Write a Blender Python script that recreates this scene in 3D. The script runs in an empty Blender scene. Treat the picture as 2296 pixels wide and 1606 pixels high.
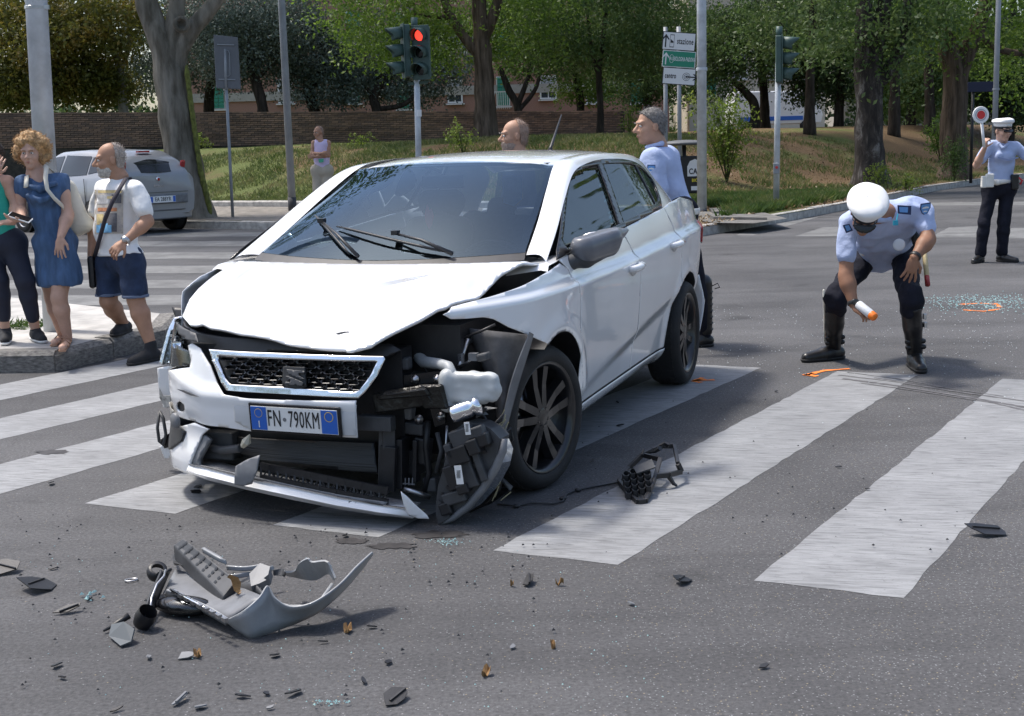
import bpy, bmesh, math, random
import numpy as np
from mathutils import Vector, Matrix, noise as mnoise
rnd = random.Random(7)
NR = np.random.RandomState(11)
PI = math.pi
scene = bpy.context.scene
C = scene.collection

# ---------------------------------------------------------------- camera, sky, sun, exposure
CAM_F, CAM_P, CAM_R, CAM_H = 2985.39, 0.160074, 0.029847, 1.49256      # focal length in px of a 2296 px wide frame, pitch, roll, height
_right = np.array([1.0, 0, 0]); _fwd = np.array([0, math.cos(CAM_P), -math.sin(CAM_P)]); _down = np.array([0, -math.sin(CAM_P), -math.cos(CAM_P)])
_r = math.cos(CAM_R)*_right + math.sin(CAM_R)*_down
_d = -math.sin(CAM_R)*_right + math.cos(CAM_R)*_down
RR = np.array([_r, _d, _fwd])
cam_data = bpy.data.cameras.new('camera'); cam = bpy.data.objects.new('camera', cam_data); C.objects.link(cam)
cam_data.sensor_width = 36.0; cam_data.sensor_fit = 'HORIZONTAL'; cam_data.lens = 36.0*CAM_F/2296.0
cam_data.clip_start = 0.05; cam_data.clip_end = 2000
cam.matrix_world = Matrix(((_r[0], -_d[0], -_fwd[0], 0), (_r[1], -_d[1], -_fwd[1], 0), (_r[2], -_d[2], -_fwd[2], CAM_H), (0, 0, 0, 1)))
scene.camera = cam
SUN_EL, SUN_AZ = math.radians(65), math.radians(-62)       # azimuth from +Y towards +X: the sun stands behind the scene on the left
sun_dir = Vector((math.cos(SUN_EL)*math.sin(SUN_AZ), math.cos(SUN_EL)*math.cos(SUN_AZ), math.sin(SUN_EL)))
world = bpy.data.worlds.new('World'); scene.world = world; world.use_nodes = True
wn = world.node_tree; wn.nodes.clear()
wo = wn.nodes.new('ShaderNodeOutputWorld'); wb = wn.nodes.new('ShaderNodeBackground'); sky = wn.nodes.new('ShaderNodeTexSky')
sky.sky_type = 'NISHITA'; sky.sun_disc = False; sky.sun_elevation = SUN_EL; sky.sun_rotation = SUN_AZ
sky.air_density = 1.0; sky.dust_density = 3.0; sky.ozone_density = 1.0
wb.inputs['Strength'].default_value = 0.15
wn.links.new(sky.outputs['Color'], wb.inputs['Color']); wn.links.new(wb.outputs['Background'], wo.inputs['Surface'])
sun_l = bpy.data.lights.new('sun', 'SUN'); sun_l.energy = 2.6; sun_l.angle = math.radians(7); sun_l.color = (1.0, 0.955, 0.89)
sun_o = bpy.data.objects.new('sun', sun_l); C.objects.link(sun_o)
sun_o.rotation_euler = sun_dir.to_track_quat('Z', 'Y').to_euler()
scene.view_settings.view_transform = 'Standard'; scene.view_settings.look = 'None'
scene.view_settings.exposure = 0.72; scene.view_settings.gamma = 1.0; scene.view_settings.use_curve_mapping = False
scene.render.engine = 'CYCLES'
scene.cycles.max_bounces = 8; scene.cycles.transparent_max_bounces = 16; scene.cycles.transmission_bounces = 8
scene.cycles.use_denoising = True
scene.cycles.sample_clamp_indirect = 6.0

def at(x, y, Y):
    """point at depth Y on the line of sight of photograph position (x, y) (2296 wide)"""
    ray = RR.T @ np.array([(x-1148)/CAM_F, (y-803)/CAM_F, 1.0])
    return np.array([0, 0, CAM_H]) + ray*(Y/ray[1])
def gp(x, y, z=0.0):
    ray = RR.T @ np.array([(x-1148)/CAM_F, (y-803)/CAM_F, 1.0])
    return np.array([0, 0, CAM_H]) + ray*((z-CAM_H)/ray[2])

# ---------------------------------------------------------------- materials
def nd(nt, t, **kw):
    n = nt.nodes.new(t)
    for k, v in kw.items():
        if k.startswith('i_'): n.inputs[k[2:].replace('_', ' ')].default_value = v
        else: setattr(n, k, v)
    return n
def base_mat(name):
    m = bpy.data.materials.new(name); m.use_nodes = True
    return m, m.node_tree, m.node_tree.nodes['Principled BSDF']
def c4(c, k=1.0): return (c[0]*k, c[1]*k, c[2]*k, 1)
MATS = {}
def M(name, col, rough=.5, metal=0., coat=0., var=0.0, scale=6., col2=None, bump=0., bscale=60., spec=.5, detail=6, stretch=None, trans=0., sheen=0., bdist=.004, alpha=1., coords='Object', lo=.35, hi=.65):
    if name in MATS: return MATS[name]
    m, nt, p = base_mat(name); L = nt.links.new
    p.inputs['Base Color'].default_value = c4(col); p.inputs['Roughness'].default_value = rough; p.inputs['Metallic'].default_value = metal
    p.inputs['Coat Weight'].default_value = coat; p.inputs['Coat Roughness'].default_value = .04
    p.inputs['Specular IOR Level'].default_value = spec; p.inputs['Transmission Weight'].default_value = trans
    p.inputs['Sheen Weight'].default_value = sheen; p.inputs['Alpha'].default_value = alpha
    if var or col2 or bump:
        tc = nd(nt, 'ShaderNodeTexCoord'); src = tc.outputs[coords]
        if stretch:
            mp = nd(nt, 'ShaderNodeMapping'); mp.inputs['Scale'].default_value = stretch; L(src, mp.inputs['Vector']); src = mp.outputs['Vector']
    if var or col2:
        n = nd(nt, 'ShaderNodeTexNoise', i_Scale=scale, i_Detail=detail, i_Roughness=.6); L(src, n.inputs['Vector'])
        r = nd(nt, 'ShaderNodeValToRGB'); r.color_ramp.elements[0].position = lo; r.color_ramp.elements[1].position = hi
        r.color_ramp.elements[0].color = c4(col, 1-var); r.color_ramp.elements[1].color = c4(col2 if col2 else col, 1+var)
        L(n.outputs['Fac'], r.inputs['Fac']); L(r.outputs['Color'], p.inputs['Base Color'])
    if bump:
        n2 = nd(nt, 'ShaderNodeTexNoise', i_Scale=bscale, i_Detail=5); L(src, n2.inputs['Vector'])
        b = nd(nt, 'ShaderNodeBump', i_Strength=bump, i_Distance=bdist); L(n2.outputs['Fac'], b.inputs['Height']); L(b.outputs['Normal'], p.inputs['Normal'])
    MATS[name] = m
    return m

# ---------------------------------------------------------------- object helpers
def link(o, parent=None, **props):
    C.objects.link(o)
    if parent is not None: o.parent = parent
    for k, v in props.items():
        if v is not None: o[k] = v
    return o
def tag(o, label=None, category=None, group=None, kind=None):
    for k, v in (('label', label), ('category', category), ('group', group), ('kind', kind)):
        if v: o[k] = v
    return o
def empty(name, loc=(0, 0, 0), rz=0.0, label=None, category=None, group=None, kind=None):
    o = bpy.data.objects.new(name, None); o.empty_display_size = .1; o.location = loc; o.rotation_euler = (0, 0, rz); C.objects.link(o)
    return tag(o, label, category, group, kind)
def mesh_obj(name, verts, faces, mat, parent=None, smooth=False, fmats=None):
    me = bpy.data.meshes.new(name); me.from_pydata([tuple(v) for v in verts], [], [tuple(f) for f in faces])
    for m in (mat if isinstance(mat, (list, tuple)) else [mat]): me.materials.append(m)
    if fmats is not None: me.polygons.foreach_set('material_index', fmats)
    if smooth: me.polygons.foreach_set('use_smooth', [True]*len(me.polygons))
    me.update()
    o = bpy.data.objects.new(name, me)
    return link(o, parent)
def inst(o, parent=None, loc=None, rot=None, scale=None, name=None):
    c = bpy.data.objects.new(name or o.name.split('.')[0], o.data); C.objects.link(c)
    if parent is not None: c.parent = parent
    if loc is not None: c.location = loc
    if rot is not None: c.rotation_euler = rot
    if scale is not None: c.scale = scale
    return c
def copy_tree(o, parent=None):
    c = o.copy(); C.objects.link(c); c.parent = parent
    for ch in list(o.children): copy_tree(ch, c)
    return c
def rot_to(d):
    return Vector(d).normalized().to_track_quat('Z', 'Y').to_matrix()

class MB:
    """collects shapes into one mesh"""
    def __init__(self): self.v = []; self.f = []; self.m = []
    def add(self, vs, fs, mi=0):
        o = len(self.v); self.v += [tuple(map(float, p)) for p in vs]
        self.f += [tuple(i+o for i in f) for f in fs]; self.m += [mi]*len(fs); return self
    def box(self, c, s, R=None, mi=0, taper=1.0):
        hx, hy, hz = s[0]/2, s[1]/2, s[2]/2
        P = [Vector((sx*hx*(taper if sz > 0 else 1), sy*hy*(taper if sz > 0 else 1), sz*hz)) for sz in (-1, 1) for sy in (-1, 1) for sx in (-1, 1)]
        if R is not None: P = [R @ p for p in P]
        P = [p+Vector(c) for p in P]
        return self.add(P, [(0, 2, 3, 1), (4, 5, 7, 6), (0, 1, 5, 4), (1, 3, 7, 5), (3, 2, 6, 7), (2, 0, 4, 6)], mi)
    def bar(self, a, b, w, h=None, mi=0, up=(0, 0, 1)):
        """rectangular bar from a to b"""
        a, b = Vector(a), Vector(b); d = (b-a); l = d.length; z = d.normalized(); u = Vector(up)
        x = u.cross(z)
        if x.length < 1e-4: x = Vector((1, 0, 0)).cross(z)
        x.normalize(); y = z.cross(x); R = Matrix((x, y, z)).transposed()
        return self.box((a+b)/2, (w, h or w, l), R, mi)
    def tube(self, pts, rad, n=10, mi=0, cap=True, flat=None):
        pts = [Vector(p) for p in pts]; k = len(pts)
        rad = [rad]*k if not isinstance(rad, (list, tuple)) else list(rad)
        vs = []; X = None
        for i, p in enumerate(pts):
            t = (pts[min(i+1, k-1)]-pts[max(i-1, 0)]).normalized()
            if X is None:
                X = t.orthogonal().normalized()
            X = (X-t*X.dot(t))
            X = X.normalized() if X.length > 1e-6 else t.orthogonal().normalized()
            Y = t.cross(X)
            for j in range(n):
                a = 2*PI*j/n
                vs.append(p+(X*math.cos(a)*(flat or 1)+Y*math.sin(a))*rad[i])
        fs = [(i*n+j, i*n+(j+1) % n, (i+1)*n+(j+1) % n, (i+1)*n+j) for i in range(k-1) for j in range(n)]
        if cap: fs += [tuple(range(n-1, -1, -1)), tuple(range((k-1)*n, k*n))]
        return self.add(vs, fs, mi)
    def lathe(self, prof, c=(0, 0, 0), axis=(0, 0, 1), n=24, mi=0, close=False):
        """prof: list of (radius, height) along axis"""
        R = rot_to(axis); c = Vector(c); k = len(prof)
        vs = [c+R @ Vector((r*math.cos(2*PI*j/n), r*math.sin(2*PI*j/n), h)) for r, h in prof for j in range(n)]
        fs = [(i*n+j, i*n+(j+1) % n, (i+1)*n+(j+1) % n, (i+1)*n+j) for i in range(k-1) for j in range(n)]
        if close: fs += [tuple(range(n-1, -1, -1)), tuple(range((k-1)*n, k*n))]
        return self.add(vs, fs, mi)
    def ell(self, c, s, R=None, nu=12, nv=8, mi=0):
        vs = []; c = Vector(c)
        for i in range(nv+1):
            th = PI*i/nv
            for j in range(nu):
                a = 2*PI*j/nu; p = Vector((s[0]*math.sin(th)*math.cos(a), s[1]*math.sin(th)*math.sin(a), s[2]*math.cos(th)))
                vs.append(c+(R @ p if R is not None else p))
        fs = [(i*nu+j, (i+1)*nu+j, (i+1)*nu+(j+1) % nu, i*nu+(j+1) % nu) for i in range(nv) for j in range(nu)]
        return self.add(vs, fs, mi)
    def prism(self, poly, h, M4=None, mi=0):
        """poly: 2D points (ccw) extruded from z=0 to h, then M4 applied"""
        n = len(poly)
        vs = [Vector((x, y, 0)) for x, y in poly]+[Vector((x, y, h)) for x, y in poly]
        if M4 is not None: vs = [M4 @ p for p in vs]
        return self.add(vs, [tuple(range(n-1, -1, -1)), tuple(range(n, 2*n))]+[(i, (i+1) % n, n+(i+1) % n, n+i) for i in range(n)], mi)
    def build(self, name, mat, parent=None, smooth=False, bevel=0, angle=None, loc=None, rot=None):
        o = mesh_obj(name, self.v, self.f, mat, parent, smooth, self.m if isinstance(mat, (list, tuple)) else None)
        if angle is not None: set_sharp(o.data, angle)
        if bevel:
            b = o.modifiers.new('bevel', 'BEVEL'); b.width = bevel; b.segments = 2; b.limit_method = 'ANGLE'; b.angle_limit = math.radians(35)
        if loc is not None: o.location = loc
        if rot is not None: o.rotation_euler = rot
        return o
def set_sharp(me, deg=35):
    bm = bmesh.new(); bm.from_mesh(me); a = math.radians(deg)
    for f in bm.faces: f.smooth = True
    for e in bm.edges:
        e.smooth = not (len(e.link_faces) == 2 and e.calc_face_angle(0) > a)
    bm.to_mesh(me); bm.free()
def frame(o, x, y, z=None):
    """4x4 from origin and axes"""
    x = Vector(x).normalized(); y = Vector(y); y = (y-x*y.dot(x)).normalized(); z = x.cross(y)
    m = Matrix((x, y, z)).transposed().to_4x4(); m.translation = Vector(o); return m

def in_poly(P, poly):
    x, y = P[:, 0], P[:, 1]; ins = np.zeros(len(P), bool); n = len(poly)
    for i in range(n):
        x0, y0 = poly[i]; x1, y1 = poly[(i+1) % n]
        c = ((y0 > y) != (y1 > y)) & (x < (x1-x0)*(y-y0)/((y1-y0) if y1 != y0 else 1e-12)+x0)
        ins ^= c
    return ins
def near_poly(P, poly):
    best = np.full(len(P), 1e9); Q = np.zeros_like(P); n = len(poly)
    for i in range(n):
        a = np.array(poly[i], float); b = np.array(poly[(i+1) % n], float); d = b-a; l = d@d
        t = np.clip(((P-a)@d)/(l if l > 0 else 1), 0, 1); q = a+t[:, None]*d
        e = np.hypot(*(P-q).T); k = e < best; best[k] = e[k]; Q[k] = q[k]
    return Q, best
def panel(name, poly, fn, mat, parent=None, res=.025, thick=.0, holes=(), smooth=True, offset=-1, away=None):
    """sheet cut to a 2D outline (with holes) and carried into space by fn(u, v) -> xyz arrays"""
    pa = np.array(poly, float); lo = pa.min(0)-res*.51; hi = pa.max(0)+res
    us = np.arange(lo[0], hi[0]+res, res); vs = np.arange(lo[1], hi[1]+res, res)
    U, V = np.meshgrid(us, vs, indexing='ij'); P = np.c_[U.ravel(), V.ravel()]
    ins = in_poly(P, poly)
    for h in holes: ins &= ~in_poly(P, h)
    nu, nv = len(us), len(vs); I = np.arange(nu*nv).reshape(nu, nv)
    F = np.stack([I[:-1, :-1], I[1:, :-1], I[1:, 1:], I[:-1, 1:]], -1).reshape(-1, 4)
    F = F[ins[F].any(1)]
    out = np.zeros(len(P), bool); out[F.ravel()] = True; out &= ~ins
    Q = P.copy(); q, dd = near_poly(P, poly)
    for h in holes:
        q2, d2 = near_poly(P, h); k = d2 < dd; q[k] = q2[k]; dd[k] = d2[k]
    Q[out] = q[out]
    bidx = np.where(out)[0]
    if len(bidx):                                          # put a rim vertex on each sharp corner of the outline
        for ring in [poly]+list(holes):
            n = len(ring)
            for i in range(n):
                a = np.array(ring[i-1]); b = np.array(ring[i]); c = np.array(ring[(i+1) % n])
                d1 = (b-a)/max(1e-9, np.hypot(*(b-a))); d2 = (c-b)/max(1e-9, np.hypot(*(c-b)))
                if abs(d1[0]*d2[1]-d1[1]*d2[0]) > .25:
                    j = bidx[np.argmin(((Q[bidx]-b)**2).sum(1))]; Q[j] = b
    used = np.unique(F); remap = -np.ones(len(P), int); remap[used] = np.arange(len(used))
    Q = Q[used]; F = remap[F]
    xyz = np.stack(fn(Q[:, 0], Q[:, 1]), -1)
    o = mesh_obj(name, xyz.tolist(), F.tolist(), mat, parent, smooth)
    bm = bmesh.new(); bm.from_mesh(o.data); bmesh.ops.dissolve_degenerate(bm, dist=res*.05, edges=bm.edges)
    if away is not None:
        if sum((f.normal.dot(f.calc_center_median()-Vector(away))*f.calc_area() for f in bm.faces)) < 0: bmesh.ops.reverse_faces(bm, faces=bm.faces)
    bm.to_mesh(o.data); bm.free()
    if smooth: o.data.polygons.foreach_set('use_smooth', [True]*len(o.data.polygons))
    if thick:
        s = o.modifiers.new('thickness', 'SOLIDIFY'); s.thickness = thick; s.offset = offset
    return o
def arc(cx, cy, r, a0, a1, n=16):
    return [(cx+r*math.cos(math.radians(a0+(a1-a0)*i/n)), cy+r*math.sin(math.radians(a0+(a1-a0)*i/n))) for i in range(n+1)]
def interp(x, xs, ys): return np.interp(x, xs, ys)
def spl(x, xs, ys):
    """smooth (Catmull-Rom / Hermite) interpolation"""
    xs = np.array(xs, float); ys = np.array(ys, float); x = np.clip(np.asarray(x, float), xs[0], xs[-1])
    m = np.gradient(ys, xs); i = np.clip(np.searchsorted(xs, x)-1, 0, len(xs)-2)
    h = xs[i+1]-xs[i]; t = (x-xs[i])/h
    return (2*t**3-3*t**2+1)*ys[i]+(t**3-2*t**2+t)*h*m[i]+(-2*t**3+3*t**2)*ys[i+1]+(t**3-t**2)*h*m[i+1]
def text(name, s, size, M4, mat, parent=None, sx=1.0, ext=.0015, align='CENTER', bold=0.0):
    cu = bpy.data.curves.new(name, 'FONT'); cu.body = s; cu.size = size; cu.extrude = ext; cu.align_x = align; cu.align_y = 'CENTER'; cu.offset = bold; cu.resolution_u = 3; cu.space_character = 1.1
    t_ = bpy.data.objects.new(name, cu); me = bpy.data.meshes.new_from_object(t_); bpy.data.objects.remove(t_); me.materials.clear(); me.materials.append(mat); o = bpy.data.objects.new(name, me); link(o, parent)
    o.matrix_local = M4 @ Matrix.Diagonal((sx, 1, 1, 1)); return o
# ---------------------------------------------------------------- smooth solid bodies (blended limbs) as one continuous surface
def sdf_mesh(prims, vox=.008, k=.03):
    """prims: ('c', a, b, ra, rb[, k]) tapered limb, ('e', centre, radii, R|None[, k]) ellipsoid, ('x', centre, radii, R|None) hollow, ('p', point, normal) keep the side the normal leaves"""
    lo = np.full(3, 1e9); hi = -lo
    for p in prims:
        if p[0] == 'c':
            for q, r in ((p[1], p[3]), (p[2], p[4])): lo = np.minimum(lo, np.array(q)-r); hi = np.maximum(hi, np.array(q)+r)
        elif p[0] == 'e': r = max(p[2]); lo = np.minimum(lo, np.array(p[1])-r); hi = np.maximum(hi, np.array(p[1])+r)
    lo = lo-k-3*vox; hi = hi+k+3*vox
    n = np.ceil((hi-lo)/vox).astype(int)+1
    F = np.full(n, .2, np.float32)
    def sub(a, b):
        i0 = np.maximum(0, np.floor((a-lo)/vox).astype(int)); i1 = np.minimum(n, np.ceil((b-lo)/vox).astype(int)+1)
        sl = tuple(slice(u, v) for u, v in zip(i0, i1))
        g = np.meshgrid(*[lo[d]+vox*np.arange(i0[d], i1[d]) for d in range(3)], indexing='ij')
        return sl, np.stack(g, -1).astype(np.float32)
    for p in prims:
        if p[0] == 'c':
            a, b, ra, rb = np.array(p[1], float), np.array(p[2], float), p[3], p[4]; kk = p[5] if len(p) > 5 else k; m = max(ra, rb)+kk+2*vox
            sl, P = sub(np.minimum(a, b)-m, np.maximum(a, b)+m); d = b-a; l = max(d@d, 1e-12)
            t = np.clip(((P-a)@d.astype(np.float32))/l, 0, 1); D = np.linalg.norm(P-(a+t[..., None]*d).astype(np.float32), axis=-1)-(ra+(rb-ra)*t)
        elif p[0] in 'ex':
            c, r, R = np.array(p[1], float), np.array(p[2], float), p[3]; kk = p[4] if len(p) > 4 else k; m = r.max()+kk+2*vox
            sl, P = sub(c-m, c+m); Q = P-c.astype(np.float32)
            if R is not None: Q = Q @ np.array(R, np.float32)          # world -> local (R columns are the local axes)
            k0 = np.linalg.norm(Q/r.astype(np.float32), axis=-1); k1 = np.linalg.norm(Q/(r*r).astype(np.float32), axis=-1)
            D = k0*(k0-1)/np.maximum(k1, 1e-6)
        else:
            continue
        A = F[sl]
        if p[0] == 'x':
            D = -D; h = np.maximum(kk-np.abs(A-D), 0)/kk; F[sl] = np.maximum(A, D)+h*h*kk*.25
        else:
            h = np.maximum(kk-np.abs(A-D), 0)/kk; F[sl] = np.minimum(A, D)-h*h*kk*.25
    for p in prims:
        if p[0] == 'p':
            q, nn = np.array(p[1], float), np.array(p[2], float); nn /= np.linalg.norm(nn)
            g = [lo[d]+vox*np.arange(n[d])-q[d] for d in range(3)]
            D = -(g[0][:, None, None]*nn[0]+g[1][None, :, None]*nn[1]+g[2][None, None, :]*nn[2])
            F = np.maximum(F, D.astype(np.float32))
    S = F < 0
    cnt = sum(S[i:n[0]-1+i, j:n[1]-1+j, l:n[2]-1+l].astype(np.int8) for i in (0, 1) for j in (0, 1) for l in (0, 1))
    act = (cnt > 0) & (cnt < 8); idx = np.argwhere(act); vid = -np.ones(act.shape, np.int64); vid[act] = np.arange(len(idx))
    pos = np.zeros((len(idx), 3)); num = np.zeros(len(idx))
    cor = [(i, j, l) for i in (0, 1) for j in (0, 1) for l in (0, 1)]
    for a in cor:
        for d in range(3):
            if a[d]: continue
            b = list(a); b[d] = 1
            fa = F[tuple((idx+a).T)]; fb = F[tuple((idx+b).T)]; x = (fa < 0) != (fb < 0)
            t = np.where(x, fa/np.where(x, fa-fb, 1), 0); q = np.tile(np.array(a, float), (len(idx), 1)); q[:, d] += t
            pos[x] += q[x]; num += x
    V = lo+(idx+pos/np.maximum(num, 1)[:, None])*vox
    Q = []
    for d in range(3):
        s0 = [slice(None)]*3; s1 = [slice(None)]*3; s0[d] = slice(0, -1); s1[d] = slice(1, None)
        e = np.argwhere(S[tuple(s0)] != S[tuple(s1)]); o1, o2 = (d+1) % 3, (d+2) % 3
        e = e[(e[:, o1] > 0) & (e[:, o2] > 0) & (e[:, o1] < n[o1]-1) & (e[:, o2] < n[o2]-1)]
        neg = S[tuple(e.T)]
        def cell(a, b):
            q = e.copy(); q[:, o1] -= a; q[:, o2] -= b; return vid[tuple(q.T)]
        q = np.stack([cell(1, 1), cell(0, 1), cell(0, 0), cell(1, 0)], 1)
        q[~neg] = q[~neg][:, ::-1]; Q.append(q)
    return V, np.concatenate(Q)
def wrinkle(V, amp, scale, seed=0, stretch=(1, 1, 1), c=None):
    """push points in and out along the direction from the limb's middle with soft folds"""
    out = V.copy(); s = Vector(stretch)
    for i, v in enumerate(V):
        p = Vector((v[0]*s.x, v[1]*s.y, v[2]*s.z))*scale+Vector((seed*3.7, seed*1.3, 0))
        q = mnoise.noise_vector(p); out[i] += np.array(q)*amp
    return out
def join_vf(parts):
    V = []; F = []; o = 0
    for v, f in parts:
        V.append(np.asarray(v)); F += [tuple(i+o for i in q) for q in f]; o += len(v)
    return np.concatenate(V), F
def body_obj(name, parts, mat, parent, base=(0, 0, 0), smooth=True):
    V, F = join_vf(parts)
    return mesh_obj(name, (V-np.array(base)).tolist(), F, mat, parent, smooth)
# ---------------------------------------------------------------- road, markings
def mat_asphalt():
    m, nt, p = base_mat('asphalt'); L = nt.links.new
    tc = nd(nt, 'ShaderNodeTexCoord'); P = tc.outputs['Object']
    sep = nd(nt, 'ShaderNodeSeparateXYZ'); L(P, sep.inputs[0])
    big = nd(nt, 'ShaderNodeTexNoise', i_Scale=.55, i_Detail=5, i_Roughness=.6); L(P, big.inputs['Vector'])
    fine = nd(nt, 'ShaderNodeTexNoise', i_Scale=70, i_Detail=6, i_Roughness=.75); L(P, fine.inputs['Vector'])
    vor = nd(nt, 'ShaderNodeTexVoronoi', i_Scale=150); vor.distance = 'EUCLIDEAN'; L(P, vor.inputs['Vector'])
    r1 = nd(nt, 'ShaderNodeValToRGB'); e = r1.color_ramp.elements
    e[0].position = .28; e[0].color = (.056, .0555, .0575, 1); e[1].position = .72; e[1].color = (.115, .1135, .116, 1); L(big.outputs['Fac'], r1.inputs['Fac'])
    r2 = nd(nt, 'ShaderNodeValToRGB'); e = r2.color_ramp.elements
    e[0].position = .30; e[0].color = (.42, .42, .42, 1); e[1].position = .72; e[1].color = (1.45, 1.45, 1.45, 1); L(fine.outputs['Fac'], r2.inputs['Fac'])
    mul = nd(nt, 'ShaderNodeMix', data_type='RGBA', blend_type='MULTIPLY'); mul.inputs[0].default_value = 1
    L(r1.outputs[0], mul.inputs[6]); L(r2.outputs[0], mul.inputs[7])
    # pale stones of the coarse surface, more of them in places
    cr = nd(nt, 'ShaderNodeMath', operation='GREATER_THAN'); sc = nd(nt, 'ShaderNodeSeparateColor'); L(vor.outputs['Color'], sc.inputs[0])
    zone = nd(nt, 'ShaderNodeTexNoise', i_Scale=.35, i_Detail=2); L(P, zone.inputs['Vector'])
    zx = nd(nt, 'ShaderNodeMapRange'); zx.inputs[1].default_value = -.6; zx.inputs[2].default_value = 1.6; zx.inputs[3].default_value = .985; zx.inputs[4].default_value = .87
    wob = nd(nt, 'ShaderNodeMath', operation='MULTIPLY_ADD'); L(zone.outputs['Fac'], wob.inputs[0]); wob.inputs[1].default_value = 2.4; L(sep.outputs[0], wob.inputs[2])
    yf = nd(nt, 'ShaderNodeMath', operation='MULTIPLY_ADD'); L(sep.outputs[1], yf.inputs[0]); yf.inputs[1].default_value = -.22; L(wob.outputs[0], yf.inputs[2])
    L(yf.outputs[0], zx.inputs[0]); L(sc.outputs[0], cr.inputs[0]); L(zx.outputs[0], cr.inputs[1])
    ins = nd(nt, 'ShaderNodeMath', operation='LESS_THAN'); ins.inputs[1].default_value = .42; L(vor.outputs['Distance'], ins.inputs[0])
    cm = nd(nt, 'ShaderNodeMath', operation='MULTIPLY'); L(cr.outputs[0], cm.inputs[0]); L(ins.outputs[0], cm.inputs[1])
    tint = nd(nt, 'ShaderNodeValToRGB'); tint.color_ramp.interpolation = 'CONSTANT'
    te = tint.color_ramp.elements; te[0].color = (.21, .21, .215, 1); te[1].position = .55; te[1].color = (.20, .205, .21, 1)
    q = te.new(.8); q.color = (.24, .20, .14, 1); L(sc.outputs[1], tint.inputs[0])
    mx = nd(nt, 'ShaderNodeMix', data_type='RGBA'); L(cm.outputs[0], mx.inputs[0]); L(mul.outputs[2], mx.inputs[6]); L(tint.outputs[0], mx.inputs[7])
    # oil and tyre stains, with a shape of their own
    stn = nd(nt, 'ShaderNodeTexNoise', i_Scale=1.3, i_Detail=4, i_Distortion=.6); L(P, stn.inputs['Vector'])
    sr = nd(nt, 'ShaderNodeMapRange'); sr.inputs[1].default_value = .60; sr.inputs[2].default_value = .74; sr.inputs[3].default_value = 1; sr.inputs[4].default_value = .5; L(stn.outputs['Fac'], sr.inputs[0])
    mp = nd(nt, 'ShaderNodeMapping'); mp.inputs['Rotation'].default_value = (0, 0, .35); mp.inputs['Scale'].default_value = (.12, 1.1, 1); L(P, mp.inputs['Vector'])
    tr = nd(nt, 'ShaderNodeTexNoise', i_Scale=1.6, i_Detail=6, i_Roughness=.65); L(mp.outputs[0], tr.inputs['Vector'])
    tm = nd(nt, 'ShaderNodeMapRange'); tm.inputs[1].default_value = .48; tm.inputs[2].default_value = .75; tm.inputs[3].default_value = 1.03; tm.inputs[4].default_value = .62; L(tr.outputs['Fac'], tm.inputs[0])
    m2 = nd(nt, 'ShaderNodeMath', operation='MULTIPLY'); L(sr.outputs[0], m2.inputs[0]); L(tm.outputs[0], m2.inputs[1])
    fin = nd(nt, 'ShaderNodeMix', data_type='RGBA', blend_type='MULTIPLY'); fin.inputs[0].default_value = 1; L(mx.outputs[2], fin.inputs[6]); L(m2.outputs[0], fin.inputs[7])
    # fine cracks
    cv = nd(nt, 'ShaderNodeTexVoronoi', i_Scale=.42); cv.feature = 'DISTANCE_TO_EDGE'
    wq = nd(nt, 'ShaderNodeTexNoise', i_Scale=1.7, i_Detail=6); L(P, wq.inputs['Vector'])
    wv = nd(nt, 'ShaderNodeMix', data_type='VECTOR'); wv.inputs[0].default_value = .35; L(P, wv.inputs[4]); L(wq.outputs['Color'], wv.inputs[5]); L(wv.outputs[1], cv.inputs['Vector'])
    cl = nd(nt, 'ShaderNodeMapRange'); cl.inputs[1].default_value = .0; cl.inputs[2].default_value = .004; cl.inputs[3].default_value = .86; cl.inputs[4].default_value = 1; L(cv.outputs['Distance'], cl.inputs[0])
    fin2 = nd(nt, 'ShaderNodeMix', data_type='RGBA', blend_type='MULTIPLY'); fin2.inputs[0].default_value = 1; L(fin.outputs[2], fin2.inputs[6]); L(cl.outputs[0], fin2.inputs[7])
    L(fin2.outputs[2], p.inputs['Base Color']); p.inputs['Roughness'].default_value = .82; p.inputs['Specular IOR Level'].default_value = .35
    hb = nd(nt, 'ShaderNodeMath', operation='MULTIPLY_ADD'); L(cm.outputs[0], hb.inputs[0]); hb.inputs[1].default_value = .5; L(fine.outputs['Fac'], hb.inputs[2])
    b = nd(nt, 'ShaderNodeBump', i_Strength=.75, i_Distance=.006); L(hb.outputs[0], b.inputs['Height']); L(b.outputs[0], p.inputs['Normal'])
    return m
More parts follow.
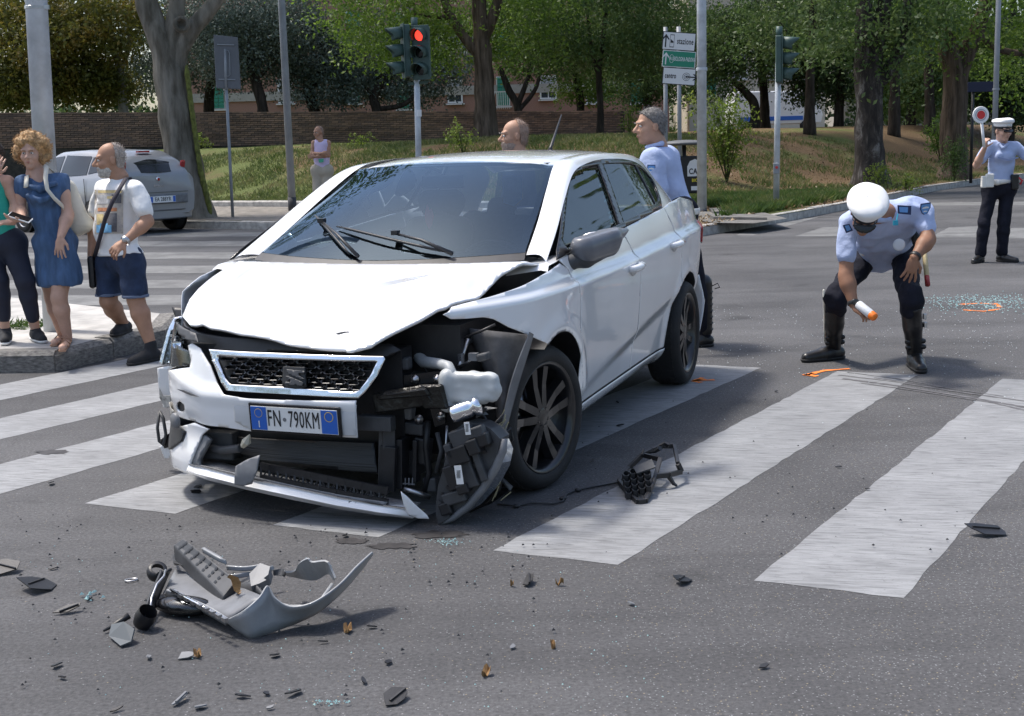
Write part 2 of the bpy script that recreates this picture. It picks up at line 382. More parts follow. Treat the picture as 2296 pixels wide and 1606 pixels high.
def mat_paint(name, ang, col=(.275, .28, .285), wear=.5):
    m, nt, p = base_mat(name); L = nt.links.new
    tc = nd(nt, 'ShaderNodeTexCoord'); mp = nd(nt, 'ShaderNodeMapping'); mp.inputs['Rotation'].default_value = (0, 0, ang); L(tc.outputs['Object'], mp.inputs['Vector'])
    st = nd(nt, 'ShaderNodeMapping'); st.inputs['Scale'].default_value = (7, 60, 1); L(mp.outputs[0], st.inputs['Vector'])
    n = nd(nt, 'ShaderNodeTexNoise', i_Scale=1.0, i_Detail=5, i_Roughness=.62, i_Distortion=.9); L(st.outputs[0], n.inputs['Vector'])
    r = nd(nt, 'ShaderNodeValToRGB'); e = r.color_ramp.elements; e[0].position = .34; e[0].color = c4(col, .58); e[1].position = .56; e[1].color = c4(col, 1.0); L(n.outputs['Fac'], r.inputs[0])
    g = nd(nt, 'ShaderNodeTexNoise', i_Scale=2.2, i_Detail=7, i_Roughness=.7); L(tc.outputs['Object'], g.inputs['Vector'])
    gr = nd(nt, 'ShaderNodeMapRange'); gr.inputs[1].default_value = .3; gr.inputs[2].default_value = .7; gr.inputs[3].default_value = 1-wear*.55; gr.inputs[4].default_value = 1.08; L(g.outputs['Fac'], gr.inputs[0])
    mul = nd(nt, 'ShaderNodeMix', data_type='RGBA', blend_type='MULTIPLY'); mul.inputs[0].default_value = 1; L(r.outputs[0], mul.inputs[6]); L(gr.outputs[0], mul.inputs[7])
    sp = nd(nt, 'ShaderNodeTexNoise', i_Scale=55, i_Detail=4, i_Roughness=.8); L(tc.outputs['Object'], sp.inputs['Vector'])
    sm = nd(nt, 'ShaderNodeMapRange'); sm.inputs[1].default_value = .60; sm.inputs[2].default_value = .70; L(sp.outputs['Fac'], sm.inputs[0])
    w2 = nd(nt, 'ShaderNodeTexNoise', i_Scale=5, i_Detail=9, i_Roughness=.78); L(tc.outputs['Object'], w2.inputs['Vector']); wm = nd(nt, 'ShaderNodeMapRange'); wm.inputs[1].default_value = .60; wm.inputs[2].default_value = .68; wm.inputs[4].default_value = .7; L(w2.outputs['Fac'], wm.inputs[0])
    mxx = nd(nt, 'ShaderNodeMath', operation='MAXIMUM'); L(sm.outputs[0], mxx.inputs[0]); L(wm.outputs[0], mxx.inputs[1])
    mx = nd(nt, 'ShaderNodeMix', data_type='RGBA'); L(mxx.outputs[0], mx.inputs[0]); L(mul.outputs[2], mx.inputs[6]); mx.inputs[7].default_value = (.12, .118, .12, 1)
    L(mx.outputs[2], p.inputs['Base Color']); p.inputs['Roughness'].default_value = .7
    b = nd(nt, 'ShaderNodeBump', i_Strength=.6, i_Distance=.004); L(n.outputs['Fac'], b.inputs['Height']); L(b.outputs[0], p.inputs['Normal'])
    return m
road = tag(mesh_obj('road', [(-160, -60, 0), (160, -60, 0), (160, 260, 0), (-160, 260, 0)], [(0, 1, 2, 3)], mat_asphalt()), kind='structure')
CW_O = np.array([-1.8751, 5.62095]); CW_U = np.array([math.cos(-.44662), math.sin(-.44662)]); CW_A = -.44662+1.472466
CW_V = np.array([math.cos(CW_A), math.sin(CW_A)]); CW_W, CW_L = .49413, 4.16
paint = mat_paint('worn_white_paint', -CW_A+1.25)
paint_b = mat_paint('worn_white_paint_far', 0.2, (.215, .215, .21), 1.1)
def flat(name, pts, z, mat, parent=road):
    """painted area with slightly ragged edges"""
    out = []
    n = len(pts)
    for i in range(n):
        a = np.array(pts[i]); b = np.array(pts[(i+1) % n]); l = np.hypot(*(b-a)); k = max(1, int(l/.09)); nrm = np.array([-(b-a)[1], (b-a)[0]])/max(l, 1e-6)
        for j in range(k):
            w = .0 if j == 0 else rnd.uniform(-.006, .006)
            q = a+(b-a)*j/k+nrm*w; out.append((q[0], q[1], z))
    me = mesh_obj(name, out, [tuple(range(len(out)))], mat, parent)
    bm = bmesh.new(); bm.from_mesh(me.data); bmesh.ops.triangulate(bm, faces=bm.faces); bm.to_mesh(me.data); bm.free()
    return me
for k in range(-5, 5):
    a = CW_O+CW_U*CW_W*2*k; b = a+CW_U*CW_W
    flat('crosswalk_stripe', [a, b, b+CW_V*CW_L, a+CW_V*CW_L], .0015, paint)
# crossing of the side street on the left, behind the bystanders, and of the street on the right
def quad_px(name, pts, mat=paint_b, z=.0015):
    q = [gp(x, y)[:2] for x, y in pts]; return flat(name, q, z, mat)
for y0, y1, xa, xb in ((521, 530, 330, 640), (541, 552, 20, 625), (566, 580, 20, 600), (596, 612, 20, 560), (628, 646, 20, 500), (662, 684, 0, 430)):
    quad_px('crosswalk_stripe', [(xa, y0+1), (xb, y0), (xb-10, y1), (xa, y1+2)])
for xs in ((1705, 503, 1840, 486, 1690, 528, 1560+90, 528), (1845, 510, 1975, 507, 1905, 530, 1782, 530), (2128, 510, 2210, 507, 2196, 533, 2085, 533), (2268, 512, 2420, 508, 2380, 535, 2232, 535)):
    quad_px('crosswalk_stripe', [(xs[0], xs[1]), (xs[2], xs[3]), (xs[4], xs[5]), (xs[6], xs[7])])
quad_px('stop_line', [(2050, 455), (2500, 450), (2500, 458), (2050, 462)])
# orange marks sprayed by the police
spray = M('orange_spray_paint', (.85, .22, .03), .75, var=.3, scale=25)
def stroke(pts, w, z=.004):
    P = [np.array(gp(x, y)[:2]) for x, y in pts]
    mb = MB(); k = 0; fine = []
    for a, b in zip(P[:-1], P[1:]):
        n = max(2, int(np.hypot(*(b-a))/.03)); fine += [a+(b-a)*i/n for i in range(n)]
    fine.append(P[-1]); vs = []
    for i, q in enumerate(fine):
        t = fine[min(i+1, len(fine)-1)]-fine[max(i-1, 0)]; t = t/max(1e-6, np.hypot(*t)); nrm = np.array([-t[1], t[0]])
        ww = w*rnd.uniform(.35, 1.0)*.5
        vs += [(*(q+nrm*ww), z), (*(q-nrm*ww), z)]
    mb.add(vs, [(2*i, 2*i+1, 2*i+3, 2*i+2) for i in range(len(fine)-1)])
    return mb
for pl in ([[(1805, 842), (1850, 832), (1905, 828)], [(1803, 841), (1832, 845)], [(1808, 843), (1826, 838)]], [[(1602, 853), (1553, 855)], [(1575, 848), (1553, 856), (1572, 859)], [(1580, 851), (1555, 856)]],
           [[(2158, 683), (2200, 681), (2240, 684)], [(2160, 696), (2205, 699), (2241, 694)], [(2150, 683), (2165, 684)], [(2232, 681), (2243, 690)]]):
    mb = MB()
    for s in pl:
        q = stroke(s, .05); mb.add(q.v, q.f)
    mb.build('sprayed_mark', spray, road)
# dark skid marks dragged over the stripe ends
skid = M('tyre_rubber_mark', (.10, .098, .102), .8, var=.5, scale=3, stretch=(1, 14, 1))
for pts, w in (([(1880, 842), (2000, 856), (2150, 880), (2330, 905)], .03), ([(1890, 850), (2010, 866), (2180, 893), (2340, 922)], .045), ([(1930, 860), (2060, 878), (2220, 903), (2340, 931)], .03), ([(1900, 836), (2030, 853), (2120, 870)], .02), ([(1960, 848), (2090, 866), (2250, 890)], .018)):
    stroke(pts, w, .003).build('skid_mark', skid, road)

# ---------------------------------------------------------------- park corner: kerb, verge, bank
KERB = [(-34, 47.2), (-20, 36.8), (-6.52, 26.79), (-4.68, 25.5), (-1.7, 23.3), (0.6, 21.55), (1.5, 20.75), (2.1, 20.25), (2.55, 20.1), (2.95, 20.4), (3.95, 21.85), (5.3, 24.0), (6.71, 26.4), (8.6, 29.7), (10.74, 33.5), (13, 36.7), (15.5, 40.1), (22, 48), (34, 61), (60, 88)]
def sstep(t): t = np.clip(t, 0, 1); return t*t*(3-2*t)
def seg_dist(x, y, pl):
    d = np.full(np.shape(x), 1e9)
    for (ax, ay), (bx, by) in zip(pl[:-1], pl[1:]):
        dx, dy = bx-ax, by-ay; l = dx*dx+dy*dy; t = np.clip(((x-ax)*dx+(y-ay)*dy)/l, 0, 1); d = np.minimum(d, np.hypot(x-ax-t*dx, y-ay-t*dy))
    return d
def ground_z(x, y):
    x = np.asarray(x, float); y = np.asarray(y, float)
    d1 = (x-2.8)*.596+(y-19.95)*.803
    d2 = seg_dist(x, y, KERB[9:])
    s1 = sstep((d1-6.2)/7.6); s2 = sstep((d2-2.6)/6.5)*np.clip(1.15-(y-40)*.012, .35, 1)
    b = .14+.0*x
    h = 1.42*np.minimum(s1, s2)+.05*np.sin(x*.7+1.3)*np.cos(y*.6)*np.minimum(s1+.3, 1)+.25*sstep((y-44)/14)*s1
    d = seg_dist(x, y, KERB)
    return b+h*sstep(d/1.5)
def mat_ground():
    m, nt, p = base_mat('dry_grass_and_leaf_litter'); L = nt.links.new
    tc = nd(nt, 'ShaderNodeTexCoord'); P = tc.outputs['Object']
    z1 = nd(nt, 'ShaderNodeTexNoise', i_Scale=.32, i_Detail=5, i_Roughness=.6); L(P, z1.inputs['Vector'])
    f = nd(nt, 'ShaderNodeTexNoise', i_Scale=22, i_Detail=8, i_Roughness=.8); L(P, f.inputs['Vector'])
    g = nd(nt, 'ShaderNodeValToRGB'); e = g.color_ramp.elements; e[0].position = .3; e[0].color = (.055, .085, .022, 1); e[1].position = .7; e[1].color = (.17, .185, .07, 1); L(f.outputs['Fac'], g.inputs[0])
    d = nd(nt, 'ShaderNodeValToRGB'); e = d.color_ramp.elements; e[0].position = .3; e[0].color = (.07, .045, .025, 1); e[1].position = .72; e[1].color = (.24, .165, .095, 1); L(f.outputs['Fac'], d.inputs[0])
    zr = nd(nt, 'ShaderNodeMapRange'); zr.inputs[1].default_value = .42; zr.inputs[2].default_value = .56; 
    sp = nd(nt, 'ShaderNodeSeparateXYZ'); L(P, sp.inputs[0])
    ax = nd(nt, 'ShaderNodeMapRange'); ax.inputs[1].default_value = -4; ax.inputs[2].default_value = 5; ax.inputs[3].default_value = -.06; ax.inputs[4].default_value = .08; L(sp.outputs[0], ax.inputs[0])
    ad = nd(nt, 'ShaderNodeMath', operation='ADD'); L(z1.outputs['Fac'], ad.inputs[0]); L(ax.outputs[0], ad.inputs[1]); L(ad.outputs[0], zr.inputs[0])
    mx = nd(nt, 'ShaderNodeMix', data_type='RGBA'); L(zr.outputs[0], mx.inputs[0]); L(g.outputs[0], mx.inputs[6]); L(d.outputs[0], mx.inputs[7])
    L(mx.outputs[2], p.inputs['Base Color']); p.inputs['Roughness'].default_value = .95; p.inputs['Specular IOR Level'].default_value = .15
    b = nd(nt, 'ShaderNodeBump', i_Strength=1.0, i_Distance=.05); L(f.outputs['Fac'], b.inputs['Height']); L(b.outputs[0], p.inputs['Normal'])
    return m
park_poly = KERB+[(75, 120), (75, 150), (-70, 150), (-70, 80)]
park = panel('park_ground', park_poly, lambda u, v: (u, v, ground_z(u, v)), mat_ground(), res=.5); tag(park, kind='structure')
concrete = M('kerb_concrete', (.38, .365, .34), .9, var=.25, scale=9, bump=.6, bscale=90)
concrete_dark = M('weathered_kerb_stone', (.20, .19, .175), .92, var=.45, scale=14, bump=1.0, bscale=70, bdist=.01, coords='Generated')
kerb = empty('kerb', (0, 0, 0)); tag(kerb, kind='structure')
def kerb_run(pl, w, h, step, mat, parent, side=1):
    """kerb stones laid end to end along a polyline; the stone lies on the left of the direction of travel times side"""
    pts = [np.array(p, float) for p in pl]; L = [0]
    for a, b in zip(pts[:-1], pts[1:]): L.append(L[-1]+np.hypot(*(b-a)))
    n = max(1, int(L[-1]/step)); xs = [p[0] for p in pts]; ys = [p[1] for p in pts]
    for i in range(n):
        s0, s1 = L[-1]*i/n+.006, L[-1]*(i+1)/n-.006
        a = np.array([np.interp(s0, L, xs), np.interp(s0, L, ys)]); b = np.array([np.interp(s1, L, xs), np.interp(s1, L, ys)])
        t = (b-a)/np.hypot(*(b-a)); nrm = np.array([-t[1], t[0]])*side
        dz = rnd.uniform(-.008, .008); mb = MB(); vs = []
        for q in (a, b):
            for o, z in ((0, -.05), (0, h-.03+dz), (.03, h+dz), (w, h+dz), (w, -.05)): vs.append((*(q+nrm*o), z))
        mb.add(vs, [(0, 1, 6, 5), (1, 2, 7, 6), (2, 3, 8, 7), (3, 4, 9, 8), (4, 3, 2, 1, 0), (5, 6, 7, 8, 9)])
        mb.build('kerb_stone', mat, parent)
kerb_run(KERB[1:17], .16, .15, 1.0, concrete, kerb, 1)
# paved apron and litter by the lamp post on the corner
paving = M('old_paving', (.13, .125, .115), .9, var=.3, scale=5, bump=.5, bscale=50)
apron = mesh_obj('pavement', [(*gp(x, y, .15)[:2], .165) for x, y in ((1552, 494), (1600, 502), (1690, 503), (1765, 492), (1715, 479), (1545, 475))], [(0, 1, 2, 3, 4, 5)], paving); tag(apron, kind='structure')
for i, q in enumerate((((1590, 474), (1668, 470), (1690, 477), (1600, 482)), ((1585, 486), (1690, 488), (1720, 496), (1600, 494)))):
    P = [gp(x, y, .15) for x, y in q]; mb = MB(); mb.add([(p[0], p[1], z) for z in (.167, .205) for p in P], [(3, 2, 1, 0), (4, 5, 6, 7), (0, 1, 5, 4), (1, 2, 6, 5), (2, 3, 7, 6), (3, 0, 4, 7)]); mb.build('paving_slab', paving, apron)
# low stone edge at the foot of the bank (left)
edge = empty('edging', (0, 0, 0)); tag(edge, kind='structure')
nk = np.array([.596, .803])
kerb_run([tuple(np.array(p)+nk*4.6) for p in KERB[1:5]], .18, .30, 1.2, concrete, edge, 1)
dirtm = M('trodden_dirt', (.20, .18, .155), .95, var=.35, scale=4, bump=.7, bscale=60, bdist=.02)
vs = [tuple(np.array(p)+nk*.165) for p in KERB[1:5]]; ve = [tuple(np.array(p)+nk*4.58) for p in KERB[1:5]]
verge = mesh_obj('verge', [(x, y, .162) for x, y in vs]+[(x, y, .166) for x, y in ve], [(0, 1, 5, 4), (1, 2, 6, 5), (2, 3, 7, 6)], dirtm); tag(verge, kind='structure')

# ---------------------------------------------------------------- traffic island on the left with its weathered kerb
isl = empty('traffic_island', (0, 0, 0)); tag(isl, kind='structure')
ia, ib, ic = np.array(gp(-60, 838)[:2]), np.array(gp(113, 838)[:2]), np.array(gp(372, 775)[:2])
idd, ie = ic+np.array([-.12, .95]), np.array(gp(-60, 690)[:2])
kerb_run([tuple(ia), tuple(ib-(ib-ia)*.06), tuple(ib+(ic-ib)*.05), tuple(ic)], .17, .15, .62, concrete_dark, isl, 1)
kerb_run([tuple(ic), tuple(idd)], .15, .15, .6, concrete_dark, isl, 1)
inn = [ia+np.array([-.05, .17]), ib+np.array([.02, .19]), ic+np.array([-.15, .1]), idd+np.array([-.15, -.04]), ie]
top = mesh_obj('pavement', [(x, y, .147) for x, y in inn], [(0, 1, 2, 3, 4)], M('pale_concrete', (.40, .385, .36), .9, var=.22, scale=4, bump=.4, bscale=70), isl)
# ---------------------------------------------------------------- the crashed white hatchback (car frame: x forward, y left, z up)
CAR_X, CAR_Y, CAR_YAW = -0.17655, 7.15704, -1.924977
_panel = panel
def panel(*a, **k):
    k.setdefault('away', (0, 0, .6)); return _panel(*a, **k)
car = empty('crashed_car', (CAR_X, CAR_Y, 0), CAR_YAW, 'white hatchback with its front left corner torn open on the crosswalk', 'car')
_cR = np.array([[math.cos(CAR_YAW), math.sin(CAR_YAW), 0], [-math.sin(CAR_YAW), math.cos(CAR_YAW), 0], [0, 0, 1]])
_cO = _cR @ (np.array([0, 0, CAM_H])-np.array([CAR_X, CAR_Y, 0]))
def cdir(x, y): return _cR @ (RR.T @ np.array([(x-1148)/CAM_F, (y-803)/CAM_F, 1.0]))
def cp(x, y, ax, v):
    """measured picture position -> car coordinates on the plane (axis ax) = v"""
    d = cdir(x, y); return _cO+d*((v-_cO[ax])/d[ax])
# materials
white = M('white_car_paint', (.80, .805, .81), .22, coat=1.0, var=.02, scale=3)
white_shaded = M('shaded_white_paint', (.55, .56, .57), .5)  # body white darkened: shade of the handle and plate recesses put into the colour
blackp = M('black_plastic', (.014, .014, .016), .45, var=.3, scale=12, bump=.15, bscale=200)
blackg = M('gloss_black_trim', (.01, .01, .011), .18)
darkg = M('dark_grey_plastic', (.05, .052, .056), .55, var=.25, scale=10)
midg = M('grey_plastic', (.16, .165, .175), .5, var=.2, scale=8)
mirg = M('grey_mirror_cap', (.13, .135, .15), .35, coat=.3)
chrome = M('chrome', (.82, .83, .85), .08, metal=1.)
steel = M('dull_metal', (.45, .45, .46), .35, metal=1., var=.2, scale=10)
rubber = M('tyre_rubber', (.017, .0165, .0165), .8, var=.35, scale=8, bump=.3, bscale=120)
rimm = M('black_alloy', (.009, .009, .010), .28, var=.2, scale=6, coat=.3)
seatm = M('dark_seat_fabric', (.03, .031, .035), .85, var=.2, scale=20)
tankm = M('milky_plastic', (.46, .48, .48), .35, var=.08, scale=7)
redl = M('red_lamp_lens', (.35, .012, .015), .15, coat=.5)
labelw = M('white_label', (.75, .75, .74), .6)
blueb = M('eu_blue', (.02, .12, .50), .45)
inkm = M('plate_ink', (.012, .012, .014), .5)
def mat_glass(name, tint=(.72, .80, .78), ior=1.6, rough=.02, dirt=.04, refl=(.88, .93, .95)):
    m = bpy.data.materials.new(name); m.use_nodes = True; nt = m.node_tree; L = nt.links.new; nt.nodes.clear()
    o = nd(nt, 'ShaderNodeOutputMaterial'); tr = nd(nt, 'ShaderNodeBsdfTransparent'); tr.inputs[0].default_value = c4(tint)
    gl = nd(nt, 'ShaderNodeBsdfGlossy'); gl.inputs['Roughness'].default_value = rough; gl.inputs[0].default_value = c4(refl)
    fr = nd(nt, 'ShaderNodeFresnel'); fr.inputs[0].default_value = ior
    df = nd(nt, 'ShaderNodeBsdfDiffuse'); df.inputs[0].default_value = (.5, .5, .48, 1)
    tc = nd(nt, 'ShaderNodeTexCoord'); n = nd(nt, 'ShaderNodeTexNoise', i_Scale=4, i_Detail=6); L(tc.outputs['Object'], n.inputs['Vector'])
    mr = nd(nt, 'ShaderNodeMapRange'); mr.inputs[1].default_value = .3; mr.inputs[2].default_value = .8; mr.inputs[3].default_value = 0; mr.inputs[4].default_value = dirt; L(n.outputs['Fac'], mr.inputs[0])
    a = nd(nt, 'ShaderNodeMixShader'); L(fr.outputs[0], a.inputs[0]); L(tr.outputs[0], a.inputs[1]); L(gl.outputs[0], a.inputs[2])
    b = nd(nt, 'ShaderNodeMixShader'); L(mr.outputs[0], b.inputs[0]); L(a.outputs[0], b.inputs[1]); L(df.outputs[0], b.inputs[2]); L(b.outputs[0], o.inputs['Surface'])
    return m
glass_w = mat_glass('windscreen_glass', (.42, .50, .56), 1.75, dirt=.004, refl=(.62, .82, 1))
glass_s = mat_glass('side_glass', (.55, .66, .62), 1.42, dirt=.01)
glass_t = mat_glass('tinted_rear_glass', (.20, .25, .23), 1.4, dirt=.006)
glass_c = mat_glass('clear_lamp_lens', (.9, .92, .93), 1.5)

# --- surfaces
def belt_z(x): return spl(x, [-1.8, -1.2, -.854, .056, 1.0, 1.25], [1.12, 1.125, 1.10, 1.037, .985, .965])
def crease_z(x): return spl(x, [-1.9, -.88, .57, 1.5, 2.15], [.945, .905, .866, .868, .872])
def half_w(x): return spl(x, [-2.0, -1.75, -1.282, -.5, .5, 1.282, 1.6, 1.9, 2.2], [.77, .855, .89, .886, .886, .888, .868, .80, .70])
def side_y(x, z):
    W = half_w(x); zc = crease_z(x); zl = np.interp(x, [-1.0, 1.0], [.60, .36]); zb = belt_z(x)
    y = W-.030*np.clip((zc-z)/np.maximum(zc-zl, .05), 0, 1)**1.5*np.where(z < zc, 1, 0)         # hollow between shoulder and lower crease
    d = np.clip(zl-z, 0, None); y = y-.34*np.minimum(d, .07)-.10*d-.12*d*d
    d = np.clip(.275-z, 0, None); y = y-.8*d*d/.1
    u = np.clip((z-zc)/np.maximum(zb-zc, .02), 0, 1.6); y = y-.030*np.clip(u*5, 0, 1)-.036*u**1.3
    for ax in (1.282, -1.282):                                                                  # flared lips round the wheels
        r = np.hypot(x-ax, z-.315); y = y+.012*np.exp(-((r-.40)/.045)**2)
    return y
def gh_y(x, z):
    zb = belt_z(x); yb = half_w(x)-.066-.075*np.clip((-x-.55)/.6, 0, 1)**1.3
    return yb-.55*(z-zb)-.12*np.clip(z-zb, 0, 1)**2
def S(sgn=1, off=0.0): return lambda u, v: (u, sgn*(side_y(u, v)+off), v)
def roof_z(x, y):
    c = spl(x, [-1.72, -1.45, -1.1, -.6, -.1, .2, .42], [1.30, 1.395, 1.437, 1.452, 1.446, 1.425, 1.392])
    return c-.030*(np.abs(y)/.54)**2-.028*np.clip((np.abs(y)-.42)/.14, 0, 2)**2
AF, AR, ARCH = (1.282, .315), (-1.282, .315), .372
g = .0025
def arcpts(c, a0, a1, r=ARCH, n=22): return arc(c[0], c[1], r, a0, a1, n)
fdoor_rear = [(.052, None), (-.06, .93), (-.105, .80), (-.125, .60), (-.14, .345)]
# left front fender, torn: its tip points forward past the missing bumper
def fp(px, py, y=.84):
    q = cp(px, py, 1, y); return (q[0], q[2])
fender_low = [fp(1000, 706, .70), fp(1030, 716, .74), fp(1062, 716, .78), fp(1098, 712, .80), fp(1125, 716, .83), fp(1160, 735, .86), fp(1196, 752, .88)]
arcF = arcpts(AF, 62, -8)
fend_poly = [(1.235, .945), (1.5, .925), (1.8, .90), (2.0, .885)]+fender_low+[p for p in arcF if p[0] < fender_low[-1][0]-.01]
xr = .985
fend_poly = [p for p in fend_poly]+[]
arc_rear = [p for p in arcpts(AF, 66, 186, n=30)]
fend_poly = [(1.235, .948), (1.5, .925), (1.8, .90), (2.02, .885)]+fender_low+arc_rear+[(.945, .20), (.95, .30), (xr-.01, .42), (xr, .62), (xr+.01, .80), (1.02, .93), (1.10, .965)]
def fender_fn(u, v):
    y = side_y(u, v); bend = np.clip((u-1.55)/.6, 0, 1); return (u, y-.06*bend**1.5, v+.0*u)
panel('front_fender', fend_poly, fender_fn, white, car, .014, .004)
def top_cap(name, xs, y_in, mat, sgn=1):
    """horizontal shoulder strip closing the body side towards the glass or the bonnet"""
    vs = []; fs = []
    for i, x in enumerate(xs):
        z = float(belt_z(x)) if x < 1.24 else float(np.interp(x, [1.235, 1.5, 1.8, 2.02], [.948, .925, .90, .885]))
        yo = float(fender_fn(np.array([x]), np.array([z]))[1][0]); vs += [(x, sgn*yo, z), (x, sgn*(yo-.03), z+.006), (x, sgn*y_in, z-.02)]
    for i in range(len(xs)-1): fs += [(3*i, 3*i+3, 3*i+4, 3*i+1), (3*i+1, 3*i+4, 3*i+5, 3*i+2)]
    return mesh_obj(name, vs, fs, mat, car, True)
top_cap('cowl_corner', np.linspace(.96, 1.27, 9), .64, white); top_cap('cowl_corner', np.linspace(.96, 1.27, 9), .64, white, -1)
right_fender = [(1.235, .948), (1.4, .93), (1.50, .90), (1.53, .80), (1.55, .68), (1.54, .60)]+[p for p in arcpts(AF, 46, 186, n=30)]+[(.945, .20), (.95, .30), (xr, .62), (1.02, .93), (1.10, .965)]
panel('front_fender', right_fender, lambda u, v: (u, -side_y(u, v)+.035*np.clip((u-1.2)*3, 0, 1), v), white, car, .03, .004)
# doors (panel with handle, window, frame)
arcR = arcpts(AR, 8, 62, n=14)
fd = [(xr-g*2, .62), (xr-.01-g*2, .42), (.945, .305), (.9, .285), (-.14+g, .285), (-.125+g, .60), (-.105+g, .80), (-.06+g, .93), (.052, 1.037)]
xs = np.linspace(.10, 1.09, 12); fd += [(float(x), float(belt_z(x))) for x in xs]+[(1.02-g, .93), (xr+.01-g*2, .80)]
xs2 = np.linspace(-.83, .035, 10)
rd = [(-.14-g, .285), (-.82, .285)]+[p for p in arcpts(AR, -4, 56, r=ARCH+.012, n=16)]+[(-1.045, .72), (-1.045, .80), (-1.015, .92), (-.93, 1.03), (-.865, float(belt_z(-.865)))]+[(float(x), float(belt_z(x))) for x in xs2]+[(-.06-g, .93), (-.105-g, .80), (-.125-g, .60)]
doors = {}
for sgn in (1, -1):
    d1 = panel('front_door', fd, S(sgn), white, car, .016, .004)
    d2 = panel('rear_door', rd, S(sgn), white, car, .016, .004)
    doors[sgn] = (d1, d2)
    sill = [(.945, .278), (.93, .19), (-.90, .19), (-.915, .278)]
    panel('sill', sill, S(sgn, .006), white, car, .03, .004)
    # quarter panel
    qp = [(-1.045-g*2, .72)]+arcpts(AR, 57, 176, n=24)+[(-1.72, .34), (-1.80, .50), (-1.84, .70), (-1.83, .90), (-1.79, 1.02), (-1.74, 1.09), (-1.3, 1.14), (-1.0, 1.122), (-.865-g, float(belt_z(-.87))), (-.93-g*2, 1.03), (-1.015-g*2, .92), (-1.045-g*2, .80)]
    panel('quarter_panel', qp, S(sgn), white, car, .016, .004)
    for dd, hx, hz in ((d1, .05, .845), (d2, -.84, .893)):
        mb = MB(); yy = float(side_y(np.array([hx]), np.array([hz]))[0])
        mb.tube([(hx+.085, sgn*(yy-.005), hz-.004), (hx+.06, sgn*(yy+.03), hz), (hx, sgn*(yy+.038), hz+.004), (hx-.06, sgn*(yy+.032), hz+.005), (hx-.095, sgn*(yy-.004), hz+.004)], [.016, .019, .019, .020, .017], 10)
        mb.build('door_handle', white, dd, True)
        cup = MB(); cup.ell((hx+.01, sgn*(yy+.002), hz-.012), (.055, .012, .03), None, 14, 8); cup.build('handle_recess', white_shaded, dd, True)
    # greenhouse frame: windscreen edge / roof edge to the upper window edge
    I = [(1.09, .672, 1.0), (.82, .637, 1.128), (.53, .588, 1.27), (.27, .545, 1.382), (.05, .54, 1.412), (-.3, .537, 1.425), (-.7, .532, 1.421), (-1.1, .522, 1.403), (-1.42, .505, 1.362), (-1.62, .53, 1.27), (-1.72, .61, 1.165), (-1.80, .70, 1.03)]
    O = [(1.17, .792, .975), (.885, .752, 1.10), (.60, .703, 1.232), (.33, .662, 1.338), (.08, .645, 1.375), (-.25, .632, 1.392), (-.65, .630, 1.386), (-.98, .637, 1.356), (-1.14, .655, 1.305), (-1.18, .690, 1.235), (-1.12, .735, 1.165), (-.95, .80, 1.085)]
    tt = np.linspace(0, len(I)-1, 60); Ia = np.stack([spl(tt, range(len(I)), [p[k] for p in I]) for k in range(3)], 1); Oa = np.stack([spl(tt, range(len(O)), [p[k] for p in O]) for k in range(3)], 1)
    vs = []; nr = 7
    for a, b in zip(Ia, Oa):
        w = np.linalg.norm(b-a)
        for j in range(nr):
            s = j/(nr-1); bul = math.sin(PI*s)*.16*min(w, .16)
            q = a+(b-a)*s+np.array([0, .72, .69])*bul; vs.append((q[0], sgn*q[1], q[2]))
    fs = [(i*nr+j, i*nr+j+1, (i+1)*nr+j+1, (i+1)*nr+j) for i in range(len(tt)-1) for j in range(nr-1)]
    o = mesh_obj('roof_pillar_frame', vs, fs if sgn < 0 else [f[::-1] for f in fs], white, car, True)
    # window openings
    up = [(float(p[0]), float(p[2])) for p in Oa[2:]]
    bl = [(float(x), float(belt_z(x))+.006) for x in np.linspace(-.99, 1.12, 26)]
    dlo = bl+[q for q in up if q[1] > belt_z(q[0])+.012]
    def shrink(poly, k):
        c = np.mean(poly, 0); P = np.array(poly); out = []
        n = len(P)
        for i in range(n):
            e1 = P[i]-P[i-1]; e2 = P[(i+1) % n]-P[i]; t = e1/max(1e-6, np.hypot(*e1))+e2/max(1e-6, np.hypot(*e2)); t /= max(1e-6, np.hypot(*t))
            out.append(tuple(P[i]+np.array([-t[1], t[0]])*k))
        return out
    G = lambda off: (lambda u, v: (u, sgn*(gh_y(u, v)+off), v))
    seal = panel('window_seal', dlo, G(.004), blackg, car, .02, .006, holes=[shrink(dlo, .022)])
    def clip_x(a, b, k=.018):
        """part of the opening between two slanted pillars, given as x at the belt and x at the roof"""
        inn = shrink(dlo, k); P = [q for q in inn]; out = []
        f0 = lambda q: a[0]+(a[1]-a[0])*(q[1]-1.03)/.36-q[0]          # >0 : behind the front limit
        f1 = lambda q: q[0]-(b[0]+(b[1]-b[0])*(q[1]-1.03)/.36)
        for f in (f0, f1):
            out = []; n = len(P)
            for i in range(n):
                p, q = P[i], P[(i+1) % n]; u, v = f(p), f(q)
                if u >= 0: out.append(p)
                if (u >= 0) != (v >= 0):
                    t = u/(u-v); out.append((p[0]+(q[0]-p[0])*t, p[1]+(q[1]-p[1])*t))
            P = out
        return P
    front_w = clip_x((2, 2), (.06, -.20))
    rear_w = clip_x((-.03, -.29), (-.80, -.905))
    quar_w = clip_x((-.84, -.945), (-3, -3))
    bp = clip_x((.06, -.20), (-.03, -.29)); cpil = clip_x((-.80, -.905), (-.84, -.945))
    panel('pillar_trim', bp, G(.003), blackg, car, .02, .01); panel('pillar_trim', cpil, G(.003), blackg, car, .02, .01)
